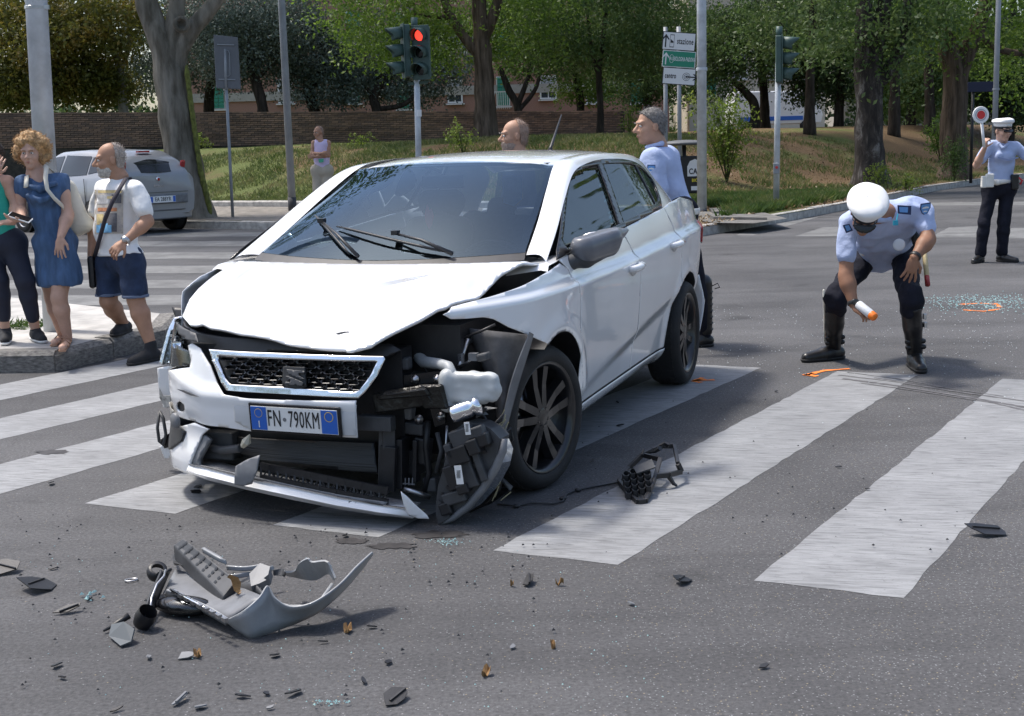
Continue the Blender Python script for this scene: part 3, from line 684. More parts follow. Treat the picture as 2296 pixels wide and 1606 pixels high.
    if sgn > 0:     # wound partly down: its curved top edge stands free in the opening
        cut = []
        for q in front_w:
            xm = q[0]; top = np.interp(xm, [-.2, .05, .3, .55, .8, 1.0, 1.15], [1.345, 1.34, 1.31, 1.245, 1.14, 1.02, .98]); cut.append((q[0], min(q[1], float(top))))
        dense = []
        for i in range(len(cut)):
            a, b = np.array(cut[i]), np.array(cut[(i+1) % len(cut)])
            for s in np.linspace(0, 1, 6)[:-1]: dense.append(tuple(a+(b-a)*s))
        panel('window_pane', dense, G(-.012), glass_s, doors[sgn][0], .02, .004)
    else: panel('window_pane', front_w, G(-.006), glass_s, doors[sgn][0], .03)
    panel('window_pane', rear_w, G(-.004), glass_t, doors[sgn][1], .03); panel('quarter_window', quar_w, G(-.004), glass_t, car, .03)
    # mirror
    V, F = sdf_mesh([('c', (.915, .885, 1.02), (.74, .955, 1.045), .060, .054), ('c', (.74, .955, 1.048), (.60, 1.0, 1.072), .055, .012), ('c', (.90, .90, .985), (.74, .96, 1.0), .04, .035), ('p', (.80, .93, 1.080), (-.10, .05, -1))], .008, .03)
    V = V.copy(); V[:, 1] = sgn*(V[:, 1]-(.15 if sgn < 0 else 0)); V[:, 0] -= .06*(sgn < 0)
    mo = mesh_obj('door_mirror', V.tolist(), F.tolist() if sgn > 0 else [f[::-1] for f in F.tolist()], mirg, car, True)
    V, F = sdf_mesh([('c', (.97, .80, .945), (.90, .885, .97), .034, .036), ('c', (.985, .795, .935), (.95, .81, .94), .02, .03), ('c', (.90, .895, .962), (.72, .965, .99), .034, .018)], .008, .03)
    V = V.copy(); V[:, 1] = sgn*(V[:, 1]-(.12 if sgn < 0 else 0))
    mesh_obj('mirror_foot', V.tolist(), F.tolist() if sgn > 0 else [f[::-1] for f in F.tolist()], darkg, mo, True)
    mb = MB(); mb.ell((.765-.06*(sgn < 0), sgn*.90+.15*(sgn < 0), 1.03), (.012, .085, .05), Matrix.Rotation(sgn*.38, 3, 'Z'), 14, 8); mb.build('mirror_glass', chrome, mo, True)
# roof
roof_poly = [(.275, -.545), (.33, -.35), (.355, -.15), (.36, 0), (.355, .15), (.33, .35), (.275, .545), (.05, .542), (-.3, .539), (-.7, .534), (-1.1, .524), (-1.42, .507), (-1.62, .50), (-1.66, .3), (-1.67, 0), (-1.66, -.3), (-1.62, -.50), (-1.42, -.507), (-1.1, -.524), (-.7, -.534), (-.3, -.539), (.05, -.542)]
panel('roof', roof_poly, lambda u, v: (u, v, roof_z(u, v)), white, car, .04, .004, offset=-1)
mb = MB(); mb.tube([(-1.30, 0, 1.43), (-1.32, 0, 1.46), (-1.55, 0.0, 1.66)], [.02, .010, .004], 8); mb.build('aerial', blackp, car, True)
# windscreen: base curve to top curve
def ws(u, v):
    bx = 1.235-.145*np.abs(v)**2.2; by = .668*v; bz = 1.0+.012*np.abs(v)**2-.012*(1-np.abs(v))
    tx = .345-.075*np.abs(v)**2; ty = .54*v; tz = 1.408-.03*np.abs(v)**2.4
    bul = .035*np.sin(PI*u)*(1-np.abs(v)**3)
    return (bx+(tx-bx)*u+bul*.45, by+(ty-by)*u, bz+(tz-bz)*u+bul)
def wsp(u, v, off=0.0):
    p = np.array([float(a) for a in ws(np.array(float(u)), np.array(float(v)))]); return p+np.array([.45, 0, .89])*off
sq = [(0, -1), (1, -1), (1, 1), (0, 1)]
panel('windscreen', sq, ws, glass_w, car, .05)
panel('windscreen_border', sq, lambda u, v: tuple(a+b for a, b in zip(ws(u, v), (-.003, 0, -.006))), blackg, car, .03, holes=[[(.05, -.955), (.955, -.955), (.955, .955), (.05, .955)]])
# bonnet, crumpled, its left front pushed up and back
hood_poly = [(1.17, -.745), (1.40, -.765), (1.58, -.76), (1.71, -.715), (1.80, -.62), (1.86, -.48), (1.925, -.30), (1.975, -.05), (1.995, .12), (2.005, .26), (1.985, .33), (1.90, .42), (1.82, .50), (1.76, .56), (1.66, .60), (1.58, .635), (1.46, .69), (1.36, .745), (1.27, .775), (1.22, .775), (1.17, .70), (1.225, .45), (1.255, .2), (1.26, 0), (1.255, -.2), (1.225, -.45)]
def hood_z(x, y):
    z = spl(x, [1.1, 1.3, 1.5, 1.7, 1.85, 1.96, 2.0], [.995, .968, .925, .862, .80, .735, .702])
    z = z-.05*(np.abs(y)/.75)**3*np.clip((x-1.1)/.5, 0, 1)+.012*np.clip(1-np.abs(np.abs(y)-.52-.1*(1.9-x))/.05, 0, 1)*np.clip((x-1.25)*3, 0, 1)
    z = z-.022*np.clip((-y-.15)/.4, 0, 1)*np.clip((x-1.6)/.25, 0, 1)
    right = np.clip((-y-.35)/.45, 0, 1)**2*np.clip((x-1.5)/.35, 0, 1); z = z-.05*right
    # damage: ridge folded across the left front, dents
    z = z+.05*np.clip(1-np.abs((x-1.62)+.55*(y-.25))/.15, 0, 1)*np.clip((y+.05)/.5, 0, 1)
    z = z-.035*np.clip(1-np.abs((x-1.80)+.5*(y-.2))/.10, 0, 1)*np.clip((y+.1)/.4, 0, 1)
    z = z+.05*np.clip((y-.35)/.4, 0, 1)*np.clip((x-1.3)/.3, 0, 1)*np.clip((1.95-x)/.3, 0, 1)
    z = z+.010*np.sin(9*x+7*y)*np.clip((y+.2)/.6, 0, 1)*np.clip((x-1.35)*2, 0, 1)
    z = z-.02*np.exp(-((x-1.86)**2+(y-.14)**2)/.004)
    return z
hood = panel('bonnet', hood_poly, lambda u, v: (u, v, hood_z(u, v)), white, car, .015, .012, offset=-1)
sc = MB(); q = [(1.885, .13), (1.90, .15), (1.895, .17), (1.91, .20)]
sc.tube([(a, b, float(hood_z(np.array(a), np.array(b)))+.003) for a, b in q], [.002, .005, .004, .002], 5); sc.build('bonnet_tear', darkg, hood)
# cowl below the windscreen
mb = MB(); n = 24; vs = []
for i in range(n+1):
    v = -1+2*i/n; a = wsp(0, v); vs += [(a[0]-.01, a[1], a[2]+.004), (a[0]+.05, a[1]*1.02, a[2]-.03)]
mb.add(vs, [(2*i, 2*i+1, 2*i+3, 2*i+2) for i in range(n)]); mb.build('cowl', blackp, car)
# wipers
def wiper(name, pv, tip, mid):
    mb = MB(); P = [wsp(*pv, .02), wsp((pv[0]+mid[0])/2, (pv[1]+mid[1])/2, .045), wsp(*mid, .03)]
    mb.tube(P, [.010, .007, .006], 6)
    o = mb.build(name, blackp, car, True)
    bl = MB(); a, b = np.array(tip[0]), np.array(tip[1]); B = [wsp(*(a+(b-a)*s), .014+.012*math.sin(PI*s)) for s in np.linspace(0, 1, 9)]
    bl.tube(B, [.003]+[.0065]*7+[.003], 6); bl.build('wiper_blade', blackp, o, True)
    cl = MB(); cl.box(wsp(*mid, .035), (.035, .03, .02)); cl.build('blade_clip', blackp, o)
wiper('wiper', (.0, .55), ((.24, -.62+.15), (.02, .52)), (.16, -.02+.1))
wiper('wiper', (.0, -.12), ((.36, -.80), (.02, -.20)), (.26, -.62))
# rear of the body: hatch, glass, bumper, lamps
rear_x = lambda y, z: spl(z, [.2, .35, .6, .75, .95, 1.05], [-1.83, -1.93, -1.95, -1.93, -1.91, -1.87])+.10*np.abs(y/.8)**3
panel('tailgate', [(-.70, .62), (.70, .62), (.74, .9), (.66, 1.06), (-.66, 1.06), (-.74, .9)], lambda u, v: (rear_x(u, v), u, v), white, car, .05, .004)
panel('rear_bumper', [(-.84, .25), (.84, .25), (.86, .45), (.82, .615), (-.82, .615), (-.86, .45)], lambda u, v: (rear_x(u, v)-.015+.25*np.clip(np.abs(u)-.72, 0, 1), u, v), white, car, .04, .004)
panel('rear_window', [(-.60, 1.07), (.60, 1.07), (.48, 1.35), (-.48, 1.35)], lambda u, v: (np.interp(v, [1.05, 1.37], [-1.87, -1.66]), u, v), glass_t, car, .05)
mb = MB(); mb.box((-1.66, 0, 1.335), (.14, .96, .03)); mb.build('roof_spoiler', white, car, bevel=.012)
for sgn in (1, -1):
    panel('tail_lamp', [(-1.93, .80), (-1.68, .84), (-1.66, .93), (-1.72, .975), (-1.93, .965)], lambda u, v: (u+.02*np.clip((-1.8-u)*4, 0, 1), sgn*(side_y(u, v)+.010-.9*np.clip(-1.78-u, 0, 1)), v), redl, car, .02, .01)
# --- front surface of the car, on which bumper, grille, plate and lamp lie
def xf(y, z):
    a = np.abs(y); return spl(a, [0, .3, .5, .65, .76, .83, .88], [2.035, 2.02, 1.975, 1.90, 1.80, 1.68, 1.45])+spl(z, [0, .1, .2, .32, .45, .6, .72, .85], [.0, .02, .03, .0, .012, -.02, -.06, -.14])+.04*y
def cps(px, py, off=0.0):
    d = cdir(px, py); t = np.linspace(2, 9, 1400); P = _cO[:, None]+d[:, None]*t; v = P[0]-(xf(P[1], P[2])+off); i = np.argmax(v < 0)
    return P[:, i]
def fpoly(pts, off=0.0): return [(float(q[1]), float(q[2])) for q in (cps(x, y, off) for x, y in pts)]
def FS(off=0.0): return lambda u, v: (xf(u, v)+off, u, v)
def fsolid(name, pts, mat, parent=car, off=0.0, thick=.006, res=.015, holes=(), bump=None):
    fn = FS(off)
    if bump is not None:
        fn = lambda u, v: (xf(u, v)+off+bump(u, v), u, v)
    return panel(name, fpoly(pts, off), fn, mat, parent, res, thick, holes=[fpoly(h, off) for h in holes], offset=0)
# dark core behind everything so no daylight shows through the engine bay
core = MB()
core.box((1.40, .0, .50), (.62, 1.20, .54)); core.box((1.80, -.10, .46), (.10, 1.0, .46)); core.box((1.78, -.05, .22), (.12, 1.0, .10))
engine = core.build('engine_bay', blackp, car)
# slam panel strip under the bonnet edge
fsolid('slam_panel', [(388, 690), (425, 735), (500, 755), (700, 764), (880, 772), (900, 786), (868, 802), (700, 792), (480, 784), (430, 768), (400, 720)], blackp, off=-.085, thick=.02)
# bumper skin with finger, crease and sensor hole
def bump_skin(u, v):
    cr = np.interp(u, [-.85, -.45], [.60, .50]); return .018*np.clip(1-np.abs(v-cr)/.05, 0, 1)-.02*np.clip((cr-.06-v)/.1, 0, 1)*np.clip((-u-.42)/.1, 0, 1)
hole = [(403+11*math.cos(a), 913+12*math.sin(a)) for a in np.linspace(0, 2*PI, 13)[:-1]]
bumper = fsolid('front_bumper', [(352, 826), (434, 823), (424, 775), (433, 770), (449, 781), (473, 820), (487, 858), (508, 884), (560, 892), (700, 897), (803, 897), (803, 981), (700, 975), (568, 967), (505, 957), (448, 951), (430, 945), (395, 936), (362, 915), (353, 880)], white, holes=[hole], bump=bump_skin, thick=.008)
fsolid('sensor_hole', [(403+14*math.cos(a), 913+15*math.sin(a)) for a in np.linspace(0, 2*PI, 13)[:-1]], blackp, bumper, off=-.03)
fsolid('bumper_crack', [(396, 872), (412, 875), (430, 882), (447, 889), (430, 887), (410, 879)], darkg, bumper, off=.022, thick=.002, res=.004)
dirt = M('scuffed_paint', (.42, .40, .36), .8, var=.5, scale=30)
fsolid('scuff', [(357, 868), (368, 888), (380, 905), (392, 922), (384, 930), (370, 915), (358, 892)], dirt, bumper, off=.006, thick=.001, res=.006)
fsolid('plate_recess', [(525, 902), (800, 908), (800, 978), (566, 965), (527, 945)], white_shaded, bumper, off=.010, thick=.002)
cap = MB(); q = cps(394, 943, .03); cap.lathe([(0, .012), (.030, .012), (.034, .006), (.034, -.004)], q, (1, -.55, 0), 20); cap.build('tow_cap', midg, bumper, True)
# lower right corner with fog lamp bezel
corner = fsolid('bumper_corner', [(360, 1000), (400, 958), (436, 948), (470, 962), (455, 975), (430, 1035), (424, 1062), (398, 1050), (372, 1028)], white, off=-.005, thick=.01)
fsolid('fog_recess', [(362, 985), (385, 940), (400, 950), (418, 968), (408, 990), (385, 1008), (370, 1005)], blackp, corner, off=.004, thick=.01)
bz = MB(); ring = [cps(x, y, .02) for x, y in ((357, 922), (353, 960), (357, 990), (366, 998), (372, 975), (366, 938), (357, 922))]
bz.tube([tuple(p) for p in ring], .008, 6); bz.build('fog_lamp_bezel', darkg, corner, True)
# lip spoiler, white, sagging to the ground on the left
def lip_curve(pts): return [cps(x, y, .0) for x, y in pts]
top = lip_curve([(424, 1042), (470, 1052), (560, 1075), (660, 1095), (760, 1117), (860, 1135), (920, 1143)]); bot = lip_curve([(424, 1064), (470, 1078), (560, 1100), (660, 1122), (760, 1142), (860, 1157), (925, 1163)])
mb = MB(); vs = []
for a, b in zip(top, bot):
    a, b = np.array(a), np.array(b); m = (a+b)/2+np.array([.025, 0, 0])
    vs += [tuple(a-np.array([.10, 0, -.004])), tuple(a), tuple(m), tuple(b), tuple(b-np.array([.12, 0, .0]))]
mb.add(vs, [(5*i+j, 5*i+j+1, 5*i+6+j, 5*i+5+j) for i in range(len(top)-1) for j in range(4)])
lip = mb.build('lip_spoiler', white, car); set_sharp(lip.data, 40)
s = lip.modifiers.new('t', 'SOLIDIFY'); s.thickness = .006
trim = MB(); trim.tube([tuple(np.array(p)+np.array([.004, 0, .004])) for p in top], .0035, 5); trim.build('trim_edge', chrome, lip)
tornw = fsolid('torn_lip_end', [(899, 1102), (912, 1112), (930, 1130), (958, 1155), (962, 1163), (938, 1162), (916, 1152), (905, 1130)], white, lip, off=.02, thick=.006)
fsolid('hanging_flap', [(530, 1045), (556, 1030), (584, 1020), (578, 1055), (566, 1085), (545, 1090), (527, 1086)], midg, car, off=.05, thick=.006)
fsolid('lower_frame', [(430, 1040), (462, 975), (475, 985), (446, 1040), (560, 1065), (870, 1125), (862, 1135), (560, 1080)], midg, car, off=-.02, thick=.02)
# lower grille: two rails joined by a zig-zag of ribs
lg = MB()
for i in range(15):
    xa = 585+i*19; ya = 1045+i*3.7
    A, B, D = cps(xa, ya, -.04), cps(xa+19, ya+34, -.02), cps(xa+19, ya+3.7, -.04); A2 = cps(xa, ya+30, -.02)
    lg.bar(A, A2, .008); lg.bar(A, B, .006) if i % 2 else lg.bar(A2, D, .006); lg.bar(A, D, .014, .03); lg.bar(A2, B, .014, .04)
lg.build('lower_grille', blackp, car)
lg2 = MB()
for i in range(20):
    xa = 590+i*14; ya = 1088+i*2.7; lg2.bar(cps(xa, ya, -.01), cps(xa, ya+10, .0), .012, .03)
lg2.build('air_dam_ribs', darkg, car)
# radiator and crash beam seen above the lip
fsolid('radiator', [(500, 975), (840, 992), (850, 1060), (580, 1030), (510, 1005)], M('radiator_black', (.012, .012, .013), .4, var=.4, scale=3, stretch=(1, 1, 60), bump=.6, bscale=3), car, off=-.14, thick=.02)
inn = MB(); inn.box((1.86, -.50, .26), (.1, .25, .12)); inn.tube([cps(450, 1000, -.08), cps(500, 1010, -.06), cps(540, 1005, -.05)], .02, 8); inn.build('air_duct', darkg, car, bevel=.01)
fb = MB(); fb.tube([cps(545, 1000, -.02), cps(553, 990, .0), cps(560, 975, .0)], [.012, .02, .003], 6); fb.build('torn_foam', M('beige_foam', (.5, .47, .38), .9), car)
# grille: chrome surround, hexagonal mesh in rows, emblem plinth
gout = [(472, 784), (640, 793), (862, 800), (864, 806), (848, 842), (820, 880), (805, 893), (640, 884), (512, 876), (500, 858)]
gin = [(487, 797), (640, 806), (848, 811), (833, 843), (808, 876), (795, 880), (640, 868), (520, 862), (508, 848)]
grille = fsolid('grille_frame', gout, chrome, off=.012, thick=.02, holes=[gin], res=.010)
fsolid('grille_back', [(480, 790), (855, 806), (800, 888), (512, 872)], blackp, car, off=-.035, thick=.01)
gp2 = np.array(gin)
mesh_m = M('gloss_grille_bars', (.02, .02, .022), .25, coat=.3); hexes = 0
for r in range(6):
    for c_ in range(10):
        u = (c_+.5+(.5 if r % 2 else 0))/10.3; v = (r+.55)/6.1
        xl, xr_ = 490+v*28, 846-v*42; x = xl+(xr_-xl)*u; y0 = 799+(812-799)*u; y1 = 858+(877-858)*u; y = y0+(y1-y0)*v
        w, h = (xr_-xl)/10.3*.50, (y1-y0)/6.1*.42
        if u > .985: continue
        P = [cps(x+w*a, y+h*b, .0) for a, b in ((-1, 0), (-.72, -1), (.72, -1), (1, 0), (.72, 1), (-.72, 1))]
        mb = MB(); P2 = [p-np.array([.03, 0, 0]) for p in P]; cen = sum(P)/6; I1 = [cen+(p-cen)*.80+np.array([-.002, 0, 0]) for p in P]; I2 = [cen+(p-cen)*.74-np.array([.03, 0, 0]) for p in P]
        mb.add(P+I1+I2, [(i, (i+1) % 6, 6+(i+1) % 6, 6+i) for i in range(6)]+[(6+i, 6+(i+1) % 6, 12+(i+1) % 6, 12+i) for i in range(6)])
        # the lower inner lip of each cell catches the light
        mb.add([P[5]*.55+cen*.45+np.array([.004, 0, 0]), P[4]*.55+cen*.45+np.array([.004, 0, 0]), P[4]*.80+cen*.20+np.array([.006, 0, 0]), P[5]*.80+cen*.20+np.array([.006, 0, 0])], [(0, 1, 2, 3)])
        mb.build('grille_cell', mesh_m, grille); hexes += 1
emb = fsolid('emblem', [(638, 822), (685, 824), (688, 868), (662, 872), (636, 866)], M('matt_black_emblem', (.02, .02, .02), .5), grille, off=.02, thick=.015)
for pts in (((644, 828), (684, 832), (683, 838), (660, 836), (684, 850), (676, 851), (645, 837)), ((678, 866), (640, 862), (641, 856), (664, 858), (640, 843), (648, 843), (682, 858))):
    fsolid('emblem_bar', pts, darkg, emb, off=.034, thick=.006, res=.006)
gf = fsolid('grille_side_trim', [(476, 808), (482, 806), (502, 838), (498, 842)], chrome, grille, off=.02, thick=.006, res=.008)
# number plate
pl = [cps(x, y, .028) for x, y in ((563, 910), (759, 921), (757, 975), (566, 962))]
TL, TR, BR, BL = [np.array(p) for p in pl]
pc = (TL+TR+BR+BL)/4; ex = ((TR+BR)-(TL+BL))/2; ey = ((TL+TR)-(BL+BR))/2
PM = frame(pc, ex, ey); pw, ph = np.linalg.norm(ex), np.linalg.norm(ey)
fr = MB(); fr.prism([(-pw/2-.012, -ph/2-.012), (pw/2+.012, -ph/2-.012), (pw/2+.012, ph/2+.012), (-pw/2-.012, ph/2+.012)], .012, PM @ Matrix.Translation((0, 0, -.012)))
plate = fr.build('number_plate', blackg, car, bevel=.004)
pb = MB(); pb.prism([(-pw/2, -ph/2), (pw/2, -ph/2), (pw/2, ph/2), (-pw/2, ph/2)], .003, PM @ Matrix.Translation((0, 0, .001))); pb.build('plate_face', M('plate_white', (.78, .78, .76), .4), plate)
for sx in (-1, 1):
    bb = MB(); bb.prism([(-.036, -ph/2+.002), (.036, -ph/2+.002), (.036, ph/2-.002), (-.036, ph/2-.002)], .001, PM @ Matrix.Translation((sx*(pw/2-.037), 0, .0042))); bb.build('blue_band', blueb, plate)
ring = MB(); ring.lathe([(.018, 0), (.0205, .0004), (.018, .0008)], PM @ Vector((pw/2-.037, .022, .0055)), PM.col[2].xyz, 20); ring.build('star_ring', M('plate_yellow', (.75, .52, .05), .5), plate)
ring = MB(); ring.lathe([(.017, 0), (.0185, .0004), (.017, .0008)], PM @ Vector((-pw/2+.037, .022, .0055)), PM.col[2].xyz, 20); ring.build('star_ring', MATS['plate_yellow'], plate)
text('lettering', 'I', .04, PM @ Matrix.Translation((-pw/2+.037, -.026, .0056)), labelw, plate)
text('lettering', 'FN', ph*.98, PM @ Matrix.Translation((-.118*pw/.52, 0, .0046)), inkm, plate, sx=.68*pw/.52)
text('lettering', '790KM', ph*.98, PM @ Matrix.Translation((.062*pw/.52, 0, .0046)), inkm, plate, sx=.62*pw/.52)
dot = MB(); dot.lathe([(0, .001), (.008, .001), (.008, 0)], PM @ Vector((-.055*pw/.52, .0, .0046)), PM.col[2].xyz, 12); dot.build('seal', midg, plate)
# right headlamp, its cover cracked
hl = fsolid('headlamp', [(362, 800), (378, 745), (392, 722), (420, 745), (447, 772), (436, 805), (430, 822), (365, 818)], blackg, off=-.06, thick=.02)
fsolid('lamp_cover', [(360, 806), (376, 742), (390, 712), (402, 722), (392, 770), (440, 792), (434, 818), (364, 816)], glass_c, hl, off=.0, thick=.003)
for i in range(5):
    rb = MB(); rb.bar(cps(380+3*i, 752+10*i, -.03), cps(412-2*i, 758+10*i, -.03), .006, .01); rb.build('reflector_rib', steel, hl)
rf = MB(); q = cps(404, 768, -.02); rf.lathe([(.0, -.01), (.02, 0), (.03, .02)], q, (1, -.3, 0), 14); rf.build('lamp_reflector', chrome, hl, True)
fsolid('lamp_rim', [(358, 815), (362, 800), (380, 735), (392, 712), (396, 716), (384, 742), (368, 802), (364, 818)], chrome, hl, off=.006, thick=.004, res=.008)
fsolid('broken_bracket', [(396, 722), (412, 735), (440, 748), (446, 768), (420, 762), (402, 748)], darkg, hl, off=.02, thick=.008)
# --- opened front left corner
def xp(px, py, x): return cp(px, py, 0, x)
tank = [('c', xp(1012, 862, 1.88), xp(1105, 868, 1.86), .055, .050), ('c', xp(1012, 848, 1.89), xp(1008, 905, 1.89), .045, .05), ('e', xp(1060, 866, 1.88), (.05, .09, .06), None), ('c', xp(1035, 850, 1.88), xp(1095, 852, 1.87), .035, .03)]
tank = [('c', xp(a, c, x0), xp(b_, c2, x0), .024, .024) for x0 in (1.90, 1.83) for a, b_, c, c2 in ((1008, 1106, 846, 850), (1006, 1112, 868, 872), (1010, 1104, 888, 888))]+[('c', xp(1003, 846, 1.90), xp(1000, 908, 1.90), .036, .03), ('c', xp(1030, 896, 1.88), xp(1085, 894, 1.88), .02, .02), ('c', xp(1062, 842, 1.88), xp(1098, 846, 1.88), .016, .016)]
V, F = sdf_mesh(tank, .007, .02); mesh_obj('washer_reservoir', wrinkle(V, .006, 22, 2).tolist(), F.tolist(), tankm, car, True)
hz = MB(); hz.tube([xp(930, 765, 1.60), xp(934, 795, 1.66), xp(950, 812, 1.74), xp(985, 816, 1.82), (xp(1006, 822, 1.88)), xp(1014, 838, 1.90), xp(1014, 858, 1.90)], [.026, .027, .025, .022, .021, .020, .018], 12); hz.build('filler_hose', M('hose_grey', (.36, .38, .39), .5, var=.15, scale=9), car, True)
mt = MB(); a, b = xp(1012, 930, 1.95), xp(1046, 918, 1.93); mt.lathe([(0, 0), (.034, 0), (.036, .01), (.036, .075), (.03, .09), (.04, .095), (.04, .12), (0, .125)], a, tuple(np.array(b)-np.array(a)), 18); mt.build('wiper_pump', chrome, car, True)
bm_ = MB(); P = [xp(905, 842, 1.85), xp(990, 832, 1.85), xp(998, 868, 1.85), xp(998, 950, 1.85), xp(975, 958, 1.85), xp(960, 900, 1.85), xp(905, 900, 1.85)]
bm_.add([tuple(p) for p in P]+[tuple(np.array(p)-np.array([.02, 0, 0])) for p in P], [tuple(range(7))]+[(i, 7+i, 7+(i+1) % 7, (i+1) % 7) for i in range(7)])
bp_ = bm_.build('crash_beam_plate', blackg, car)
for x, y in ((931, 851), (981, 850), (988, 934), (940, 940)):
    bo = MB(); bo.lathe([(.019, 0), (.019, .006), (.012, .008), (.012, .016), (0, .017)], xp(x, y, 1.852), (1, 0, 0), 12); bo.build('bolt', steel, bp_, True)
cbm = MB(); cbm.bar(xp(846, 906, 1.93), xp(968, 884, 1.93), .085, .075); cbm.bar(xp(850, 900, 1.975), xp(962, 880, 1.975), .014, .03); cbm.bar(xp(968, 868, 1.95), xp(970, 914, 1.95), .10, .02, up=(1, 0, 0)); V = wrinkle(np.array(cbm.v), .03, 9, 5)
bv = mesh_obj('crash_beam', V.tolist(), cbm.f, M('crushed_black_metal', (.02, .019, .017), .3, metal=.4, var=.4, scale=10, bump=.8, bscale=14, bdist=.02), car); bv.modifiers.new('b', 'BEVEL').width = .008
for k, (pts, r_, mm) in enumerate((([(880, 800, 1.72), (886, 850, 1.76), (878, 905, 1.78), (890, 960, 1.78)], .018, blackp), ([(905, 800, 1.70), (912, 840, 1.74), (900, 880, 1.76)], .012, midg), ([(960, 945, 1.84), (955, 1000, 1.84), (962, 1060, 1.84), (950, 1110, 1.84)], .014, blackp), ([(1060, 760, 1.6), (1030, 790, 1.62), (985, 800, 1.64), (945, 790, 1.62)], .014, blackp), ([(980, 970, 1.85), (990, 1010, 1.86), (978, 1060, 1.86)], .010, darkg), ([(905, 1095, 1.9), (935, 1105, 1.88), (965, 1115, 1.86)], .012, steel))):
    mb = MB(); mb.tube([xp(*p) for p in pts], r_, 8); mb.build('hose', mm, car, True)
for x, y, w, h, mm in ((885, 870, .05, .07, darkg), (905, 815, .06, .05, darkg), (930, 960, .09, .05, darkg), (948, 1010, .07, .11, blackp), (968, 1085, .06, .06, darkg), (915, 925, .05, .05, midg), (1085, 800, .05, .03, darkg), (985, 845, .04, .03, steel)):
    mb = MB(); mb.box(xp(x, y, 1.82), (.05, w, h), Matrix.Rotation(rnd.uniform(-.3, .3), 3, 'X')); mb.build('engine_part', mm, car, bevel=.008)
st = MB(); st.bar(xp(806, 946, 1.95), xp(882, 950, 1.95), .05, .06); st.bar(xp(870, 945, 1.93), xp(872, 1070, 1.90), .05, .04); st.bar(xp(858, 960, 1.92), xp(856, 1085, 1.92), .025, .025); st.build('radiator_support', darkg, car, bevel=.004)
sh = MB(); sh.bar(xp(872, 1000, 1.93), xp(868, 1100, 1.93), .03, .07); sh.bar(xp(905, 980, 1.86), xp(905, 1090, 1.86), .10, .03); sh.bar(xp(935, 985, 1.84), xp(933, 1080, 1.84), .05, .02); sh.build('air_guide', blackp, car, bevel=.004)
for k in range(6):
    tk = MB(); x0 = 885+k*8; tk.bar(xp(x0, 1072, 1.90), xp(x0, 1088, 1.90), .004); tk.build('moulded_tick', midg, car)
tk = MB(); tk.bar(xp(884, 1083, 1.90), xp(930, 1086, 1.90), .004); tk.build('moulded_tick', midg, car)
rod = MB(); rod.tube([xp(1002, 955, 1.86), xp(1000, 1010, 1.86), xp(1000, 1035, 1.86)], .006, 6); rod.build('lamp_stay', steel, car, True)
wires = [[(1015, 830, 1.78), (1022, 870, 1.80), (1030, 900, 1.80), (1050, 915, 1.80)], [(1050, 760, 1.66), (1040, 790, 1.68), (1034, 810, 1.7), (1030, 822, 1.72)], [(1040, 758, 1.7), (1080, 742, 1.7), (1110, 728, 1.7)], [(1030, 822, 1.72), (1050, 812, 1.74), (1062, 800, 1.74)], [(1050, 905, 1.8), (1080, 925, 1.8), (1100, 960, 1.8), (1110, 985, 1.8)], [(1120, 985, 1.75), (1145, 960, 1.7), (1150, 985, 1.7), (1135, 1005, 1.7)], [(960, 800, 1.7), (990, 780, 1.66), (1030, 745, 1.6)], [(1080, 945, 1.8), (1110, 950, 1.8), (1128, 930, 1.78)]]
for i, w in enumerate(wires):
    mb = MB(); mb.tube([xp(*p) for p in w], .006 if i != 1 else .009, 6); mb.build('cable', steel if i in (1, 3) else blackp, car, True)
cnn = MB(); cnn.box(xp(1062, 800, 1.74), (.03, .035, .03)); cnn.box(xp(1034, 806, 1.7), (.02, .02, .05)); cnn.build('connector', midg, car)
# crumpled rags of foil and torn plastic behind the pump
for i, (x, y) in enumerate(((965, 838), (1075, 925), (1095, 918), (945, 845), (1070, 905))):
    mb = MB(); c = np.array(xp(x, y, 1.80)); n = 7
    vs = [tuple(c+np.array([rnd.uniform(-.02, .02), rnd.uniform(-.05, .05), rnd.uniform(-.03, .03)])) for _ in range(n)]; mb.add(vs, [(0, 1, 2), (1, 2, 3), (2, 3, 4), (3, 4, 5), (4, 5, 6)]); mb.build('torn_shred', steel if i in (0, 3) else midg, car)
# wheel-arch liner, a bent sheet between bay and wheel
vs = []; rows = 12
for i in range(rows+1):
    t = i/rows
    outer = (np.interp(t, [0, .25, .55, .8, 1], [1195, 1180, 1158, 1142, 1128]), np.interp(t, [0, .25, .55, .8, 1], [752, 800, 870, 930, 985])); inner = (np.interp(t, [0, .3, .6, 1], [1040, 1075, 1110, 1118]), np.interp(t, [0, .3, .6, 1], [735, 800, 880, 950]))
    for j in range(9):
        s = j/8; x = inner[0]+(outer[0]-inner[0])*s; y = inner[1]+(outer[1]-inner[1])*s
        xx = 1.58+.10*t+.10*math.sin(PI*s)*(1-t*.5)-.06*s+rnd.uniform(-.004, .004)
        vs.append(tuple(xp(x, y, xx)))
liner = mesh_obj('wheel_arch_liner', vs, [(i*9+j, i*9+j+1, i*9+10+j, i*9+9+j) for i in range(rows) for j in range(8)], M('liner_felt', (.09, .09, .095), .75, var=.35, scale=7, bump=.3, bscale=40), car, True)
s = liner.modifiers.new('t', 'SOLIDIFY'); s.thickness = .006
fl = MB(); vs = []
